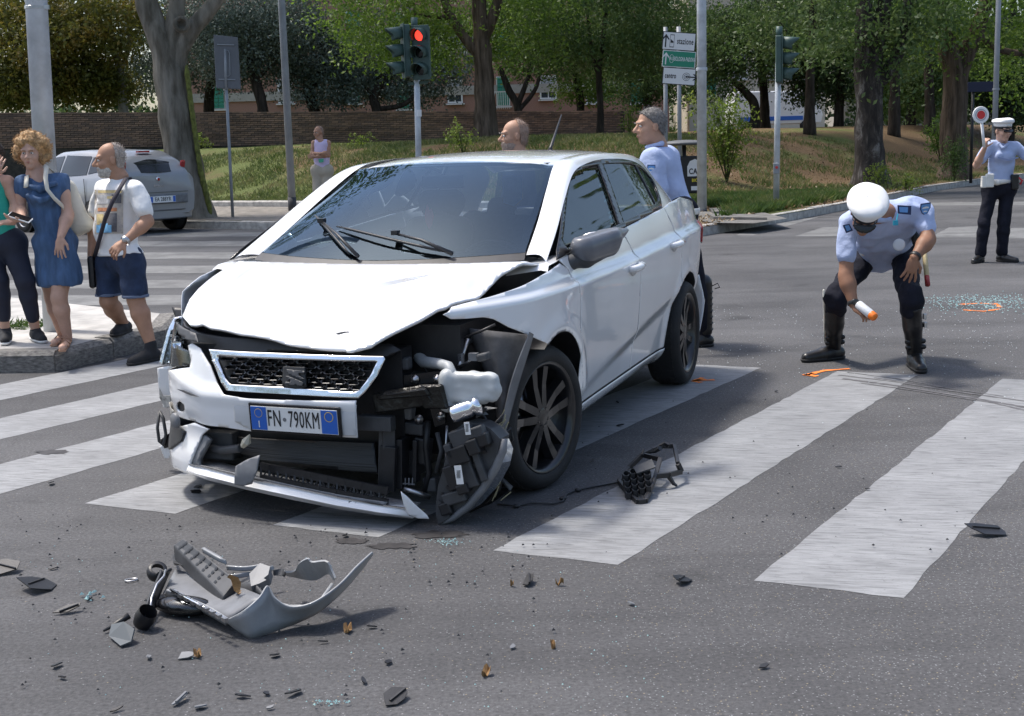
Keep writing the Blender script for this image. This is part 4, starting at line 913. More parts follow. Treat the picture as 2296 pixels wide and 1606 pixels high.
for i in range(13):
    t = i/12; x = np.interp(t, [0, .25, .55, .8, 1], [1197, 1182, 1160, 1144, 1130]); y = np.interp(t, [0, .25, .55, .8, 1], [750, 800, 870, 930, 990]); w = 16*(.5+.5*math.sin(PI*t))
    vs += [tuple(xp(x, y, 1.60+.08*t)), tuple(xp(x-w, y-4+rnd.uniform(-2, 2), 1.65+.08*t))]
fl.add(vs, [(2*i, 2*i+1, 2*i+3, 2*i+2) for i in range(12)]); o = fl.build('liner_flange', midg, liner); o.modifiers.new('t', 'SOLIDIFY').thickness = .005
# left headlamp unit torn out and hanging on end
hp = [(1044, 946), (1076, 950), (1100, 962), (1122, 985), (1112, 1030), (1085, 1080), (1050, 1125), (1010, 1158), (984, 1172), (976, 1140), (982, 1090), (994, 1050), (1004, 1000), (1020, 965)]
HX = 1.93
def hq(px, py, d=0.0): return np.array(xp(px, py, HX+d))
mb = MB(); Pf = [hq(x, y) for x, y in hp]; cen = sum(Pf)/len(Pf); Pb = [cen+(p-cen)*.93-np.array([.13, .0, 0]) for p in Pf]; n = len(hp)
mb.add([tuple(p) for p in Pf+Pb], [tuple(range(n))]+[(i, n+i, n+(i+1) % n, (i+1) % n) for i in range(n)]+[tuple(range(2*n-1, n-1, -1))])
lamp = mb.build('hanging_headlamp', darkg, car); tag(lamp, 'black back of the torn left headlamp hanging on end')
for (x, y, w, h, d, m_) in ((1040, 985, .10, .09, .04, darkg), (1065, 1000, .05, .06, .06, blackp), (1030, 1020, .09, .07, .05, blackp), (1050, 1060, .06, .12, .03, darkg), (1015, 1070, .05, .10, .035, blackp), (1075, 1040, .03, .14, .03, darkg), (1020, 1115, .10, .05, .03, darkg), (1000, 1140, .05, .05, .03, blackp), (1085, 985, .05, .05, .05, blackp), (1068, 968, .07, .04, .05, darkg), (1010, 1010, .03, .06, .05, darkg), (1040, 1095, .05, .04, .045, blackp)):
    bxm = MB(); bxm.box(hq(x, y, d/2), (d, w, h), Matrix.Rotation(.35, 3, 'X')); bxm.build('housing_box', m_, lamp, bevel=.006)
for k in range(9):
    a = np.array([1104-k*11, 1000+k*16.0]); rb = MB(); rb.bar(hq(a[0]-4, a[1], .01), hq(a[0]-26, a[1]-22, .012), .006, .012); rb.build('housing_rib', blackp, lamp)
for (x, y, w, h) in ((1029, 1065, .030, .075), (1048, 953+8, .022, .05)):
    lb = MB(); Rr = Matrix.Rotation(.12, 3, 'X'); lb.box(hq(x, y, .062), (.002, w, h), Rr); o = lb.build('sticker', labelw, lamp)
    for j in range(7):
        br = MB(); br.box(hq(x-1, y-9+j*2.6, .0635), (.001, w*.55, .0022), Rr); br.build('barcode_bar', inkm, o)
rim = MB(); R1 = [hq(x, y, .0) for x, y in ((1132, 985), (1128, 1010), (1112, 1048), (1085, 1092), (1050, 1135), (1015, 1162), (985, 1176))]; R2 = [p-np.array([.05, -.02, .0]) for p in R1]
rim.tube([tuple(p) for p in R1], [.012, .016, .017, .017, .016, .014, .008], 8); rim.build('lamp_lens_rim', midg, lamp, True)
ln = MB(); vs = []
for p, w in zip(R1, (.02, .05, .07, .08, .07, .05, .02)): vs += [tuple(p), tuple(p+np.array([-.10, .03, -.01])*w/.08)]
ln.add(vs, [(2*i, 2*i+1, 2*i+3, 2*i+2) for i in range(len(R1)-1)]); ln.build('lamp_lens', glass_c, lamp, True)
pt = MB(); pt.add([tuple(hq(983, 1120, .01)), tuple(hq(1005, 1140, .012)), tuple(hq(1010, 1158, .01)), tuple(hq(984, 1176, .01)), tuple(hq(978, 1150, .01))], [(0, 1, 2, 3, 4)]); o = pt.build('lamp_lens_tip', darkg, lamp); o.modifiers.new('t', 'SOLIDIFY').thickness = .006
# torn liner and loom hanging behind the lamp to the ground
for pts, w in (([(1122, 1010), (1128, 1060), (1120, 1100), (1090, 1130), (1050, 1150)], .05), ([(1100, 1075), (1130, 1085), (1142, 1100), (1100, 1128), (1070, 1140)], .04)):
    mb = MB(); vs = []
    for i, (x, y) in enumerate(pts): p = np.array(xp(x, y, 1.75)); vs += [tuple(p), tuple(p+np.array([-.06, rnd.uniform(-.06, .02), rnd.uniform(-.02, .05)]))]
    mb.add(vs, [(2*i, 2*i+1, 2*i+3, 2*i+2) for i in range(len(pts)-1)]); o = mb.build('torn_liner', blackp, car); o.modifiers.new('t', 'SOLIDIFY').thickness = .005
tg = MB(); tg.add([tuple(xp(x, y, 1.74)) for x, y in ((1114, 1022), (1126, 1020), (1128, 1045), (1112, 1046))], [(0, 1, 2, 3)]); tg.build('paper_tag', labelw, car)
fz = M('straw_fibre', (.42, .38, .24), .9)
for k in range(16):
    mb = MB(); x, y = rnd.uniform(1108, 1132), rnd.uniform(930, 1000); 
    if k > 10: x, y = rnd.uniform(1095, 1145), rnd.uniform(1090, 1125)
    mb.tube([xp(x, y, 1.78), xp(x+rnd.uniform(4, 14), y-rnd.uniform(8, 26), 1.78)], .0025, 4); mb.build('torn_fibre', fz, car)

# --- wheels
def make_wheel(name, steer=0.0):
    w = empty(name); w.parent = car
    R_ = .317; hw = .105
    prof = [(.238, -hw*.85), (.252, -hw*.98), (.278, -hw*1.02), (.300, -hw*.92), (.312, -hw*.72), (R_, -hw*.4), (R_, hw*.4), (.312, hw*.72), (.300, hw*.92), (.278, hw*1.02), (.252, hw*.98), (.238, hw*.85)]
    t = MB(); t.lathe(prof, axis=(0, 1, 0), n=64); ty = t.build('tyre', rubber, w, True)
    tb = MB(); nb = 60
    for i in range(nb):
        a = 2*PI*i/nb
        for s in (-1, 1):
            c = (math.cos(a+s*.02)*R_, s*hw*.40, math.sin(a+s*.02)*R_); Rm = Matrix.Rotation(-a, 3, 'Y'); tb.box(c, (.004, .04, .022), Rm)
        pass
    tb.build('tread', rubber, ty)['kind'] = 'stuff'
    r = MB(); r.lathe([(.150, -hw*.9), (.225, -hw*.85), (.225, hw*.6), (.241, hw*.86), (.247, hw*.90), (.241, hw*.94), (.226, hw*.80), (.216, hw*.62), (.216, -hw*.5), (.15, -hw*.5)], axis=(0, 1, 0), n=48)
    rm = r.build('rim', rimm, w, True)
    dsc = MB(); dsc.lathe([(.03, .0), (.135, .0), (.135, .02), (.03, .02)], (0, -.01, 0), (0, 1, 0), 32); dsc.build('brake_disc', steel, w, True)
    bk = MB(); bk.lathe([(0, -hw*.45), (.216, -hw*.45)], axis=(0, 1, 0), n=32); bk.build('backing', blackp, w)
    for k in range(5):
        sp = MB(); a0 = 2*PI*k/5+PI/2+.3
        for s in (-1, 1):
            vs = []
            for i, (rr, off, wd, dp) in enumerate(((.035, .014, .042, .075), (.08, .023, .044, .070), (.14, .034, .040, .066), (.225, .048, .050, .074))):
                ce = Vector((math.cos(a0), 0, math.sin(a0)))*rr+Vector((-math.sin(a0), 0, math.cos(a0)))*off*s; tt = Vector((-math.sin(a0), 0, math.cos(a0)))
                yy = hw*.55+(dp-.066)
                vs += [ce+tt*wd*.55+Vector((0, yy-.03, 0)), ce+tt*wd*.4+Vector((0, yy+.01, 0)), ce-tt*wd*.4+Vector((0, yy+.01, 0)), ce-tt*wd*.55+Vector((0, yy-.03, 0))]
            fs = [(4*i+j, 4*i+(j+1) % 4, 4*i+4+(j+1) % 4, 4*i+4+j) for i in range(3) for j in range(4)]+[(0, 1, 2, 3), (15, 14, 13, 12)]
            sp.add(vs, fs)
        sp.build('spoke', rimm, rm)
    hb = MB(); hb.lathe([(.05, hw*.3), (.055, hw*.6), (.045, hw*.72), (.03, hw*.74), (0, hw*.74)], axis=(0, 1, 0), n=24); hb.build('hub_cap', rimm, rm, True)
    for k in range(5):
        bo = MB(); a = 2*PI*k/5; bo.lathe([(.008, 0), (.008, .012), (0, .013)], (math.cos(a)*.04, hw*.62, math.sin(a)*.04), (0, 1, 0), 8); bo.build('wheel_bolt', blackg, rm)
    return w
wf = make_wheel('wheel'); wf.location = (1.295, .735, .317); wf.rotation_euler = (0, .35, math.radians(-13))
for (x, y, rz, spin) in ((-1.282, .772, 0, 1.1), (1.282, -.762, PI-.22, .3), (-1.282, -.772, PI, .6)):
    w = copy_tree(wf, car); w.location = (x, y, .317); w.rotation_euler = (0, spin, rz)
for ax in (1.282, -1.282):
    for sgn in (1, -1):
        if ax > 0 and sgn > 0: a0, a1 = 60, 190
        else: a0, a1 = -12, 192
        P = arc(ax, .315, ARCH+.004, a0, a1, 20); vs = []
        for x, z in P: yo = float(side_y(np.array([x]), np.array([max(z, .2)]))[0])-.004; vs += [(x, sgn*yo, z), (x, sgn*.52, z)]
        mesh_obj('wheel_arch', vs, [(2*i, 2*i+1, 2*i+3, 2*i+2) for i in range(len(P)-1)], blackp, car, True)
under = MB(); under.box((-.15, 0, .24), (2.2, 1.45, .10)); under.box((-1.45, 0, .40), (.8, 1.1, .3)); under.box((-1.282, 0, .33), (.12, 1.3, .12)); under.build('underbody', blackp, car)
# --- cabin
cab = MB()
def seat(x, y, parent):
    V, F = sdf_mesh([('c', (x+.22, y-.16, .52), (x+.22, y+.16, .52), .09, .09), ('c', (x-.18, y-.16, .50), (x-.18, y+.16, .50), .09, .09), ('c', (x, y-.15, .5), (x, y+.15, .5), .10, .10), ('c', (x-.22, y-.14, .62), (x-.40, y-.13, 1.02), .08, .075), ('c', (x-.22, y+.14, .62), (x-.40, y+.13, 1.02), .08, .075), ('c', (x-.24, y, .62), (x-.42, y, 1.05), .08, .08)], .02, .06)
    s = mesh_obj('seat', V.tolist(), F.tolist(), seatm, parent, True)
    V, F = sdf_mesh([('c', (x-.45, y-.08, 1.18), (x-.45, y+.08, 1.18), .062, .062), ('c', (x-.45, y-.07, 1.13), (x-.45, y+.07, 1.13), .05, .05), ('c', (x-.43, y-.05, 1.0), (x-.44, y-.05, 1.14), .012, .012), ('c', (x-.43, y+.05, 1.0), (x-.44, y+.05, 1.14), .012, .012)], .012, .03)
    mesh_obj('headrest', V.tolist(), F.tolist(), seatm, s, True)
seat(.05, .36, car); seat(.05, -.36, car)
V, F = sdf_mesh([('c', (-.85, -.5, .52), (-.85, .5, .52), .12, .12), ('c', (-1.05, -.5, .62), (-1.25, -.5, 1.0), .09, .08), ('c', (-1.05, .5, .62), (-1.25, .5, 1.0), .09, .08), ('c', (-1.2, -.5, .95), (-1.2, .5, .95), .1, .1), ('c', (-1.12, -.5, .75), (-1.12, .5, .75), .1, .1), ('c', (-1.28, -.36, 1.1), (-1.28, -.28, 1.1), .06, .06), ('c', (-1.28, .28, 1.1), (-1.28, .36, 1.1), .06, .06)], .025, .05)
mesh_obj('rear_bench', V.tolist(), F.tolist(), seatm, car, True)
dashm = M('dashboard_grey', (.055, .058, .064), .6, var=.15, scale=8)
V, F = sdf_mesh([('c', (1.02, -.66, .90), (1.02, .66, .90), .09, .09), ('c', (.85, -.64, .88), (.85, .64, .88), .08, .08), ('c', (.80, -.64, .72), (.80, .64, .72), .12, .12), ('c', (.84, .30, .95), (.84, .46, .95), .05, .05), ('c', (.7, 0, .60), (.3, 0, .52), .12, .09)], .025, .05)
mesh_obj('dashboard', V.tolist(), F.tolist(), dashm, car, True)
sw = MB(); cen = Vector((.62, .36, .86)); Rm = rot_to((-.9, 0, .42)); n = 28
sw.tube([cen+Rm @ Vector((.185*math.cos(2*PI*i/n), .185*math.sin(2*PI*i/n), 0)) for i in range(n+1)], .014, 8, cap=False)
for a in (0, 2.2, 4.1): sw.bar(cen, cen+Rm @ Vector((.18*math.cos(a+.5), .18*math.sin(a+.5), 0)), .035, .015)
sw.ell(cen, (.06, .06, .03), Rm); sw.build('steering_wheel', blackp, car, True)
rm = MB(); rm.box((.42, 0, 1.31), (.03, .22, .065)); rm.tube([(.42, 0, 1.34), (.36, 0, 1.39)], .012, 6); rm.build('rear_view_mirror', blackp, car, bevel=.01)
lin = MB(); lin.box((-.6, 0, 1.385), (1.7, 1.0, .01)); lin.box((-.3, -.80, .70), (2.1, .02, .60)); lin.box((-.3, .80, .70), (2.1, .02, .60)); lin.build('cabin_lining', M('cabin_grey', (.10, .10, .105), .8), car)
# blue sun blind hanging in the rear left window, red flame air freshener below the mirror, tissue leaf on the dashboard
sb = MB(); sb.add([tuple(cp(x, y, 0, -.12)) for x, y in ((1126, 396), (1171, 394), (1170, 447), (1152, 462), (1130, 455))], [(0, 1, 2, 3, 4)]); o = sb.build('sun_blind', M('bright_blue_film', (.03, .25, .9), .5, col2=(.25, .5, .95), scale=14, var=.1), car); o.modifiers.new('t', 'SOLIDIFY').thickness = .004
fm = MB(); fm.add([tuple(cp(x, y, 0, .42)) for x, y in ((958, 459), (963, 472), (968, 468), (973, 485), (969, 505), (963, 514), (956, 500), (953, 482))], [tuple(range(8))]); o = fm.build('air_freshener', M('pinkish_red', (.85, .14, .18), .6), car); o.modifiers.new('t', 'SOLIDIFY').thickness = .006
of = MB(); of.add([tuple(cp(x, y, 0, .425)) for x, y in ((958, 490), (968, 488), (969, 492), (960, 496), (958, 501))], [(0, 1, 2, 3, 4)]); of.build('freshener_print', labelw, o)
st_ = MB(); st_.tube([cp(958, 459, 0, .42), (.41, .0, 1.30)], .0015, 4); st_.build('freshener_string', blackp, o)
lf = MB(); 
for q in (((690, 545), (705, 528), (728, 524), (718, 545)), ((705, 552), (730, 540), (745, 548), (720, 556))): lf.add([tuple(cp(x, y, 0, .98)) for x, y in q], [(0, 1, 2, 3)])
lf.build('paper_slip', M('pale_green_paper', (.55, .62, .45), .8), car)
# ---------------------------------------------------------------- people
V3 = lambda p: np.array(p, float)
def unit(v): v = V3(v); return v/max(1e-9, np.linalg.norm(v))
def mix(a, b, t): return V3(a)*(1-t)+V3(b)*t
def headf(c, face, up=(0, 0, 1)):
    F = unit(face); U = V3(up); U = unit(U-F*(U@F)); R = np.cross(F, U); return V3(c), F, U, R
def head_prims(hf, neck, k=1.0, jaw=1.0):
    c, F, U, R = hf; B = np.stack([R, F, U], 1); q = lambda r, f, u: c+(R*r+F*f+U*u)*k
    P = [('e', q(0, -.014, .032), (.074*k, .097*k, .090*k), B), ('e', q(0, .026, -.042), (.056*k*jaw, .070*k, .082*k), B), ('e', q(0, .064, -.102), (.024*k*jaw, .022*k, .018*k), B, .02),
         ('c', q(0, .088, .012), q(0, .116, -.028), .009*k, .0145*k, .012), ('c', q(-.012, .098, -.032), q(.012, .098, -.032), .010*k, .010*k, .01),
         ('c', q(-.040, .078, .026), q(.040, .078, .026), .014*k, .014*k, .015), ('e', q(-.042, .058, -.03), (.024*k, .03*k, .026*k), B, .02), ('e', q(.042, .058, -.03), (.024*k, .03*k, .026*k), B, .02),
         ('c', q(-.018, .088, -.066), q(.018, .088, -.066), .009*k, .009*k, .01)]
    for s in (-1, 1):
        P += [('x', q(s*.031, .102, .004), (.017*k, .013*k, .012*k), B, .012), ('e', q(s*.076, -.012, -.008), (.010*k, .020*k, .031*k), B, .006)]
    P += [('c', q(0, -.03, -.06), mix(q(0, -.03, -.06), neck, .6), .054*k, .054*k), ('c', mix(q(0, -.03, -.06), neck, .6), neck, .054*k, .066*k)]
    return P
def face_bits(hf, parent, base, k=1.0, brow=None, lips=None, iris=None, glasses=False):
    c, F, U, R = hf; q = lambda r, f, u: c-V3(base)+(R*r+F*f+U*u)*k
    B = Matrix(np.stack([R, F, U], 1).tolist())
    if not glasses:
        for s in (-1, 1):
            e = MB(); e.ell(q(s*.031, .083, .003), (.0135*k, .010*k, .0085*k), B, 10, 8); eo = e.build('eye', M('eye_white', (.62, .58, .54), .3), parent, True)
            i = MB(); i.ell(q(s*.031, .0915, .003), (.0058*k, .003*k, .006*k), B, 8, 6); i.build('iris', iris or M('dark_iris', (.03, .02, .015), .2), eo, True)
            b = MB(); b.tube([q(s*.012, .099, .020), q(s*.030, .101, .026), q(s*.050, .088, .020)], [.003*k, .0045*k, .0025*k], 5); b.build('eyebrow', brow or M('dark_brow', (.06, .045, .035), .8), parent, True)
    else:
        for s in (-1, 1):
            g_ = MB(); g_.ell(q(s*.034, .098, .002), (.030*k, .008*k, .018*k), B, 12, 8); g_.build('sunglass_lens', M('dark_lens', (.008, .008, .01), .1), parent, True)
        g_ = MB(); g_.tube([q(-.076, -.01, .008), q(-.070, .06, .010), q(-.03, .102, .012), q(.03, .102, .012), q(.070, .06, .010), q(.076, -.01, .008)], .0035, 5); g_.build('glasses_frame', M('dark_frame', (.01, .01, .01), .3), parent, True)
    l = MB(); l.tube([q(-.024, .084, -.066), q(-.01, .0955, -.064), q(.01, .0955, -.064), q(.024, .084, -.066)], [.002, .0038*k, .0038*k, .002], 6); l.tube([q(-.020, .085, -.071), q(0, .095, -.072), q(.020, .085, -.071)], [.002, .0042*k, .002], 6); l.build('mouth', lips or M('lips', (.36, .13, .11), .5), parent, True)
def hand_prims(wr, d, n, side, curl=.35, k=1.0, spread=.12):
    """wr wrist, d direction towards the fingertips, n normal of the back of the hand, side +1/-1 = on which side the thumb lies"""
    d = unit(d); n = V3(n); n = unit(n-d*(n@d)); w = np.cross(d, n)*side; P = []
    pc = V3(wr)+d*.045*k; B = np.stack([w, d, n], 1)
    P.append(('e', pc, (.040*k, .052*k, .017*k), B)); P.append(('c', wr, pc, .026*k, .022*k))
    for i, (off, ln) in enumerate(((.030, .070), (.010, .078), (-.010, .072), (-.029, .056))):
        b = V3(wr)+d*.083*k+w*off*k; dd = unit(d+w*(off/.03)*spread); a1 = curl*.6; a2 = curl*1.7
        m = b+(dd*math.cos(a1)-n*math.sin(a1))*ln*.5*k; t = m+(dd*math.cos(a2)-n*math.sin(a2))*ln*.5*k
        P += [('c', V3(wr)+d*.06*k+w*off*.8*k, b, .010*k, .0092*k, .008), ('c', b, m, .0092*k, .0085*k, .004), ('c', m, t, .0085*k, .0068*k, .004)]
    t0 = V3(wr)+d*.022*k+w*.026*k; t1 = t0+unit(w*.75+d*.75-n*curl*.6)*.045*k; t2 = t1+unit(w*.25+d*.95-n*curl)*.035*k
    return P+[('c', t0, t1, .013*k, .010*k, .008), ('c', t1, t2, .010*k, .008*k, .004)]
def arm_prims(sh, el, wr, k=1.0, r=(.046, .040, .043, .027)):
    m = mix(el, wr, .28); return [('c', sh, el, r[0]*k, r[1]*k), ('c', el, m, r[1]*k, r[2]*k), ('c', m, wr, r[2]*k, r[3]*k)]
def leg_prims(hp, kn, an, k=1.0, r=(.085, .055, .056, .034), kb=None):
    m = mix(kn, an, .3); return [('c', hp, kn, r[0]*k, r[1]*k), ('c', kn, m, r[1]*k, r[2]*k), ('c', m, an, r[2]*k, r[3]*k)]
def torso_prims(sa, sb, ha, hb, k=1.0, r=(.085, .10, .105), belly=0.0, fw=None):
    P = [('c', mix(sa, sb, .12), mix(sa, sb, .88), r[0]*.8*k, r[0]*.8*k, .06)]
    for s in (.27, .5, .73):
        t = mix(sa, sb, s); b = mix(ha, hb, (s-.5)*.9+.5); m = mix(t, b, .55)+(V3(fw)*belly if fw is not None else 0)
        P += [('c', mix(t, b, .12), m, r[1]*k, r[2]*.98*k, .05), ('c', m, b, r[2]*k, r[2]*k, .05)]
    P.append(('c', ha, hb, r[2]*.95*k, r[2]*.95*k, .05)); return P
def infl(P, d): return [((p[0], p[1], p[2], p[3]+d, p[4]+d)+tuple(p[5:])) if p[0] == 'c' else ((p[0], p[1], tuple(x+d for x in p[2]))+tuple(p[3:])) if p[0] == 'e' else p for p in P]
def core_prims(sa, sb, ha, hb, nb, ea, eb, ka, kb):
    c, h = mix(sa, sb, .5), mix(ha, hb, .5); return [('c', sa, sb, .034, .034), ('c', c, h, .06, .06), ('c', nb, c, .05, .055), ('c', sa, mix(sa, ea, .4), .034, .04), ('c', sb, mix(sb, eb, .4), .034, .04), ('c', ha, hb, .06, .06), ('c', ha, mix(ha, ka, .8), .055, .048), ('c', hb, mix(hb, kb, .8), .055, .048)]
def solid(name, prims, mat, parent, base, vox=.009, k=.03, wr=0.0, ws=9, seed=0, stretch=(1, 1, 1)):
    V, F = sdf_mesh(prims, vox, k)
    if wr: V = wrinkle(V, wr, ws, seed, stretch)
    return body_obj(name, [(V, F)], mat, parent, base)
def skin_body(groups, mat, parent, base):
    """one skin mesh out of several blended solids at their own fineness"""
    return body_obj('body', [sdf_mesh(p, vox, k) for p, vox, k in groups], mat, parent, base)
def shoe(name, an, toe, mat, parent, base, k=1.0, sole=None, h=.05):
    an, toe = V3(an), V3(toe); d = toe-an; d[2] = 0; d = unit(d); gz = toe[2]
    heel = V3((an[0], an[1], gz))-d*.035*k; tip = heel+d*.265*k; tip[2] = gz; heel[2] = gz
    if abs(an[2]-toe[2]) > .16: heel = heel+V3((0, 0, an[2]-toe[2]-.085))
    up = V3((0, 0, 1)); ax = unit(tip-heel); nz = unit(up-ax*(up@ax))
    P = [('c', heel+nz*.045, heel+ax*.10*k+nz*.042, .040*k, .043*k), ('c', heel+ax*.10*k+nz*.040, tip-ax*.045*k+nz*.028, .043*k, .033*k), ('c', an, heel+ax*.05*k+nz*.05, .040*k, .044*k), ('p', heel+nz*.008, nz)]
    o = solid(name, P, mat, parent, base, .007, .02)
    P2 = [('c', heel+nz*.03, heel+ax*.12*k+nz*.03, .044*k, .044*k), ('c', heel+ax*.12*k+nz*.03, tip-ax*.042*k+nz*.03, .044*k, .038*k), ('p', heel, nz), ('p', heel+nz*.022, -nz)]
    solid('sole', P2, sole or M('black_sole', (.02, .02, .021), .7), o, base, .007, .01)
    return o
def person(name, label, foot, group=None):
    b = V3(foot); return empty('person', tuple(b), 0, label, 'person', group), b
SK = {n: M('skin_'+n, c, .55, var=.09, scale=14, spec=.35, bump=.08, bscale=150) for n, c in (('tan', (.40, .22, .14)), ('deep', (.30, .155, .095)), ('fair', (.52, .32, .235)), ('warm', (.44, .255, .17)))}
navy = M('navy_trousers', (.010, .011, .019), .9, var=.25, scale=9, spec=.25, bump=.6, bscale=11, bdist=.03)
pshirt = M('light_blue_shirt', (.40, .47, .66), .85, var=.06, scale=8, spec=.2, bump=.6, bscale=11, bdist=.03)
whitec = M('white_cotton', (.78, .78, .77), .85, var=.04, scale=9, bump=.45, bscale=10, bdist=.03)
leather = M('black_leather', (.014, .013, .013), .33, var=.3, scale=10, bump=.25, bscale=40)
wbelt = M('white_leather', (.72, .70, .64), .55, var=.08, scale=9)
navyb = M('navy_badge', (.02, .035, .10), .7)
lblue = M('badge_blue', (.13, .32, .66), .6)
greyh = M('grey_hair', (.16, .15, .14), .8, var=.35, scale=60, bump=.5, bscale=160)
darkh = M('dark_hair', (.05, .042, .036), .8, var=.35, scale=60, bump=.5, bscale=160)
whiteh = M('white_stubble', (.45, .42, .38), .9, var=.3, scale=80, bump=.4, bscale=200)
def strands(o, size, n, mat, seed=3):
    rs = np.random.RandomState(seed); P = np.array([v.co for v in o.data.vertices]); P = P[rs.randint(0, len(P), n)]; d = P-P.mean(0); d = d/np.linalg.norm(d, axis=1)[:, None]*.6+rs.normal(size=(n, 3))*.55; d /= np.linalg.norm(d, axis=1)[:, None]; w = np.cross(d, rs.normal(size=(n, 3))); w /= np.linalg.norm(w, axis=1)[:, None]; l = size*rs.uniform(.5, 1.4, n)[:, None]; q = P+d*l*.6+w*l*.12; t = P+d*l*.8+np.cross(d, w)*l*.45; e = w*.0011
    V = np.stack([P-e, P+e, q+e, q-e, t], 1).reshape(-1, 3); mesh_obj('hair_strands', V.tolist(), [f for i in range(n) for f in ((5*i, 5*i+1, 5*i+2, 5*i+3), (5*i+3, 5*i+2, 5*i+4))], mat, o)['kind'] = 'stuff'; return o
def short_hair(hf, parent, base, mat, cut=(-.01, .055), tilt=.55, k=1.0, grow=.007, name='hair'):
    c, F, U, R = hf; B = np.stack([R, F, U], 1); q = lambda r, f, u: c+(R*r+F*f+U*u)*k
    n = -F*math.cos(tilt)+U*math.sin(tilt)
    P = [('e', q(0, -.014, .032), ((.074+grow)*k, (.097+grow)*k, (.090+grow)*k), B), ('e', q(0, -.045, -.03), ((.06+grow)*k, (.05+grow)*k, (.06+grow)*k), B), ('p', q(0, cut[0], cut[1]), n)]
    return strands(solid(name, P, mat, parent, base, .006, .02, .003, 60, 3), .022, 900, mat)
def beard(hf, parent, base, mat, k=1.0):
    c, F, U, R = hf; B = np.stack([R, F, U], 1); q = lambda r, f, u: c+(R*r+F*f+U*u)*k
    P = [('e', q(0, .028, -.058), (.058*k, .071*k, .070*k), B), ('e', q(0, .064, -.103), (.028*k, .026*k, .022*k), B, .02), ('p', q(0, .0, -.058), -U*1.0+F*.25), ('p', q(0, .0, 0), F)]
    return solid('beard', P, mat, parent, base, .006, .02, .003, 70, 4)
def patch(pts, mat, parent, base, thick=.004, name='shoulder_patch'):
    mb = MB(); P = [V3(p)-V3(base) for p in pts]; mb.add(P, [tuple(range(len(P)))]); o = mb.build(name, mat, parent); o.modifiers.new('t', 'SOLIDIFY').thickness = thick; return o
def shield(c, ux, uy, w, parent, base):
    """badge sewn on a sleeve"""
    c, ux, uy = V3(c), unit(ux), unit(uy); n = np.cross(ux, uy)
    S_ = lambda k, o: [c+ux*x*w*k+uy*y*w*k+n*o for x, y in ((-.8, 1), (.8, 1), (.85, .1), (.5, -.7), (0, -1.15), (-.5, -.7), (-.85, .1))]
    o = patch(S_(1, 0), navyb, parent, base, .004); patch(S_(.84, .003), lblue, o, base, .002, 'patch_field'); patch([c+ux*x*w+uy*y*w+n*.006 for x, y in ((-.5, .1), (.5, .1), (.5, .3), (.1, .45), (-.5, .3))], whitec, o, base, .002, 'patch_emblem')
    patch([c+ux*x*w+uy*y*w+n*.006 for x, y in ((-.35, -.5), (.35, -.5), (.2, -.3), (-.2, -.3))], whitec, o, base, .002, 'patch_emblem')

# ---- officer bending over the road with the spray can
G = lambda x, y, Y: at(x, y, Y)
ta, tb = V3(gp(1801, 813)), V3(gp(2064, 836)); pb, bs = person('person', 'police officer in white cap bending down with a spray can', (2.25, 8.45, 0))
aa, ab = G(1869, 778, 8.78), G(2051, 790, 8.38); ka, kb_ = G(1874, 664, 8.50), G(2040, 660, 8.25); ha, hb = G(1945, 575, 8.85), G(2022, 562, 8.75)
sa, sb = G(1900, 500, 8.30), G(2068, 466, 8.35); ea, wa = G(1897, 620, 8.22), G(1914, 683, 8.15); eb, wb_ = G(2081, 537, 8.22), G(2050, 578, 8.12)
hf = headf(G(1940, 480, 8.02), (-.22, -.62, -.75), (-.05, -.72, .70)); nb = G(1985, 478, 8.28)
handa = hand_prims(wa, G(1938, 700, 8.10)-wa, (-.3, -.5, .8), -1, .9); handb = hand_prims(wb_, G(2040, 618, 8.12)-wb_, (.15, -1, .35), -1, .35, spread=.35)
body = skin_body([(head_prims(hf, nb), .006, .03), (core_prims(sa, sb, ha, hb, nb, ea, eb, ka, kb_)+arm_prims(mix(sa, ea, .3), ea, wa, 1.05)+arm_prims(mix(sb, eb, .3), eb, wb_, 1.05), .008, .03), (handa, .0045, .008), (handb, .0045, .008)], SK['deep'], pb, bs)
face_bits(hf, body, bs, glasses=True); short_hair(hf, body, bs, darkh)
T = torso_prims(sa, sb, ha, hb, 1.0, (.085, .095, .092))
up = mix(sa, ea, .62); up2 = mix(sb, eb, .70)
sh = solid('shirt', infl(T, .012)+[('c', sa, mix(sa, ea, .6), .058, .066), ('c', sb, mix(sb, eb, .6), .058, .066), ('c', mix(nb, mix(sa, sb, .5), .1), mix(sa, sb, .5), .07, .08)], pshirt, pb, bs, .009, .03, .020, 11, 1)
solid('collar', [('c', G(1948, 492, 8.06), G(1990, 492, 8.22), .020, .022), ('c', G(1990, 492, 8.22), G(2000, 470, 8.30), .022, .022)], pshirt, sh, bs, .007, .01)
tr = solid('trousers', [('c', ha, hb, .108, .105), ('c', mix(ha, hb, .5)+V3((0, .05, -.0)), mix(ha, hb, .5), .10, .10)]+leg_prims(ha, ka, mix(ka, aa, .25), 1.0, (.088, .070, .072, .066))+leg_prims(hb, kb_, mix(kb_, ab, .25), 1.0, (.088, .070, .072, .066)), navy, pb, bs, .009, .03, .018, 12, 2)
bl_ = MB(); 
solid('belt', [('c', G(1935, 568, 8.62), G(2000, 566, 8.58), .02, .02), ('c', G(2000, 566, 8.58), G(2040, 548, 8.65), .02, .02)], wbelt, pb, bs, .008, .01)
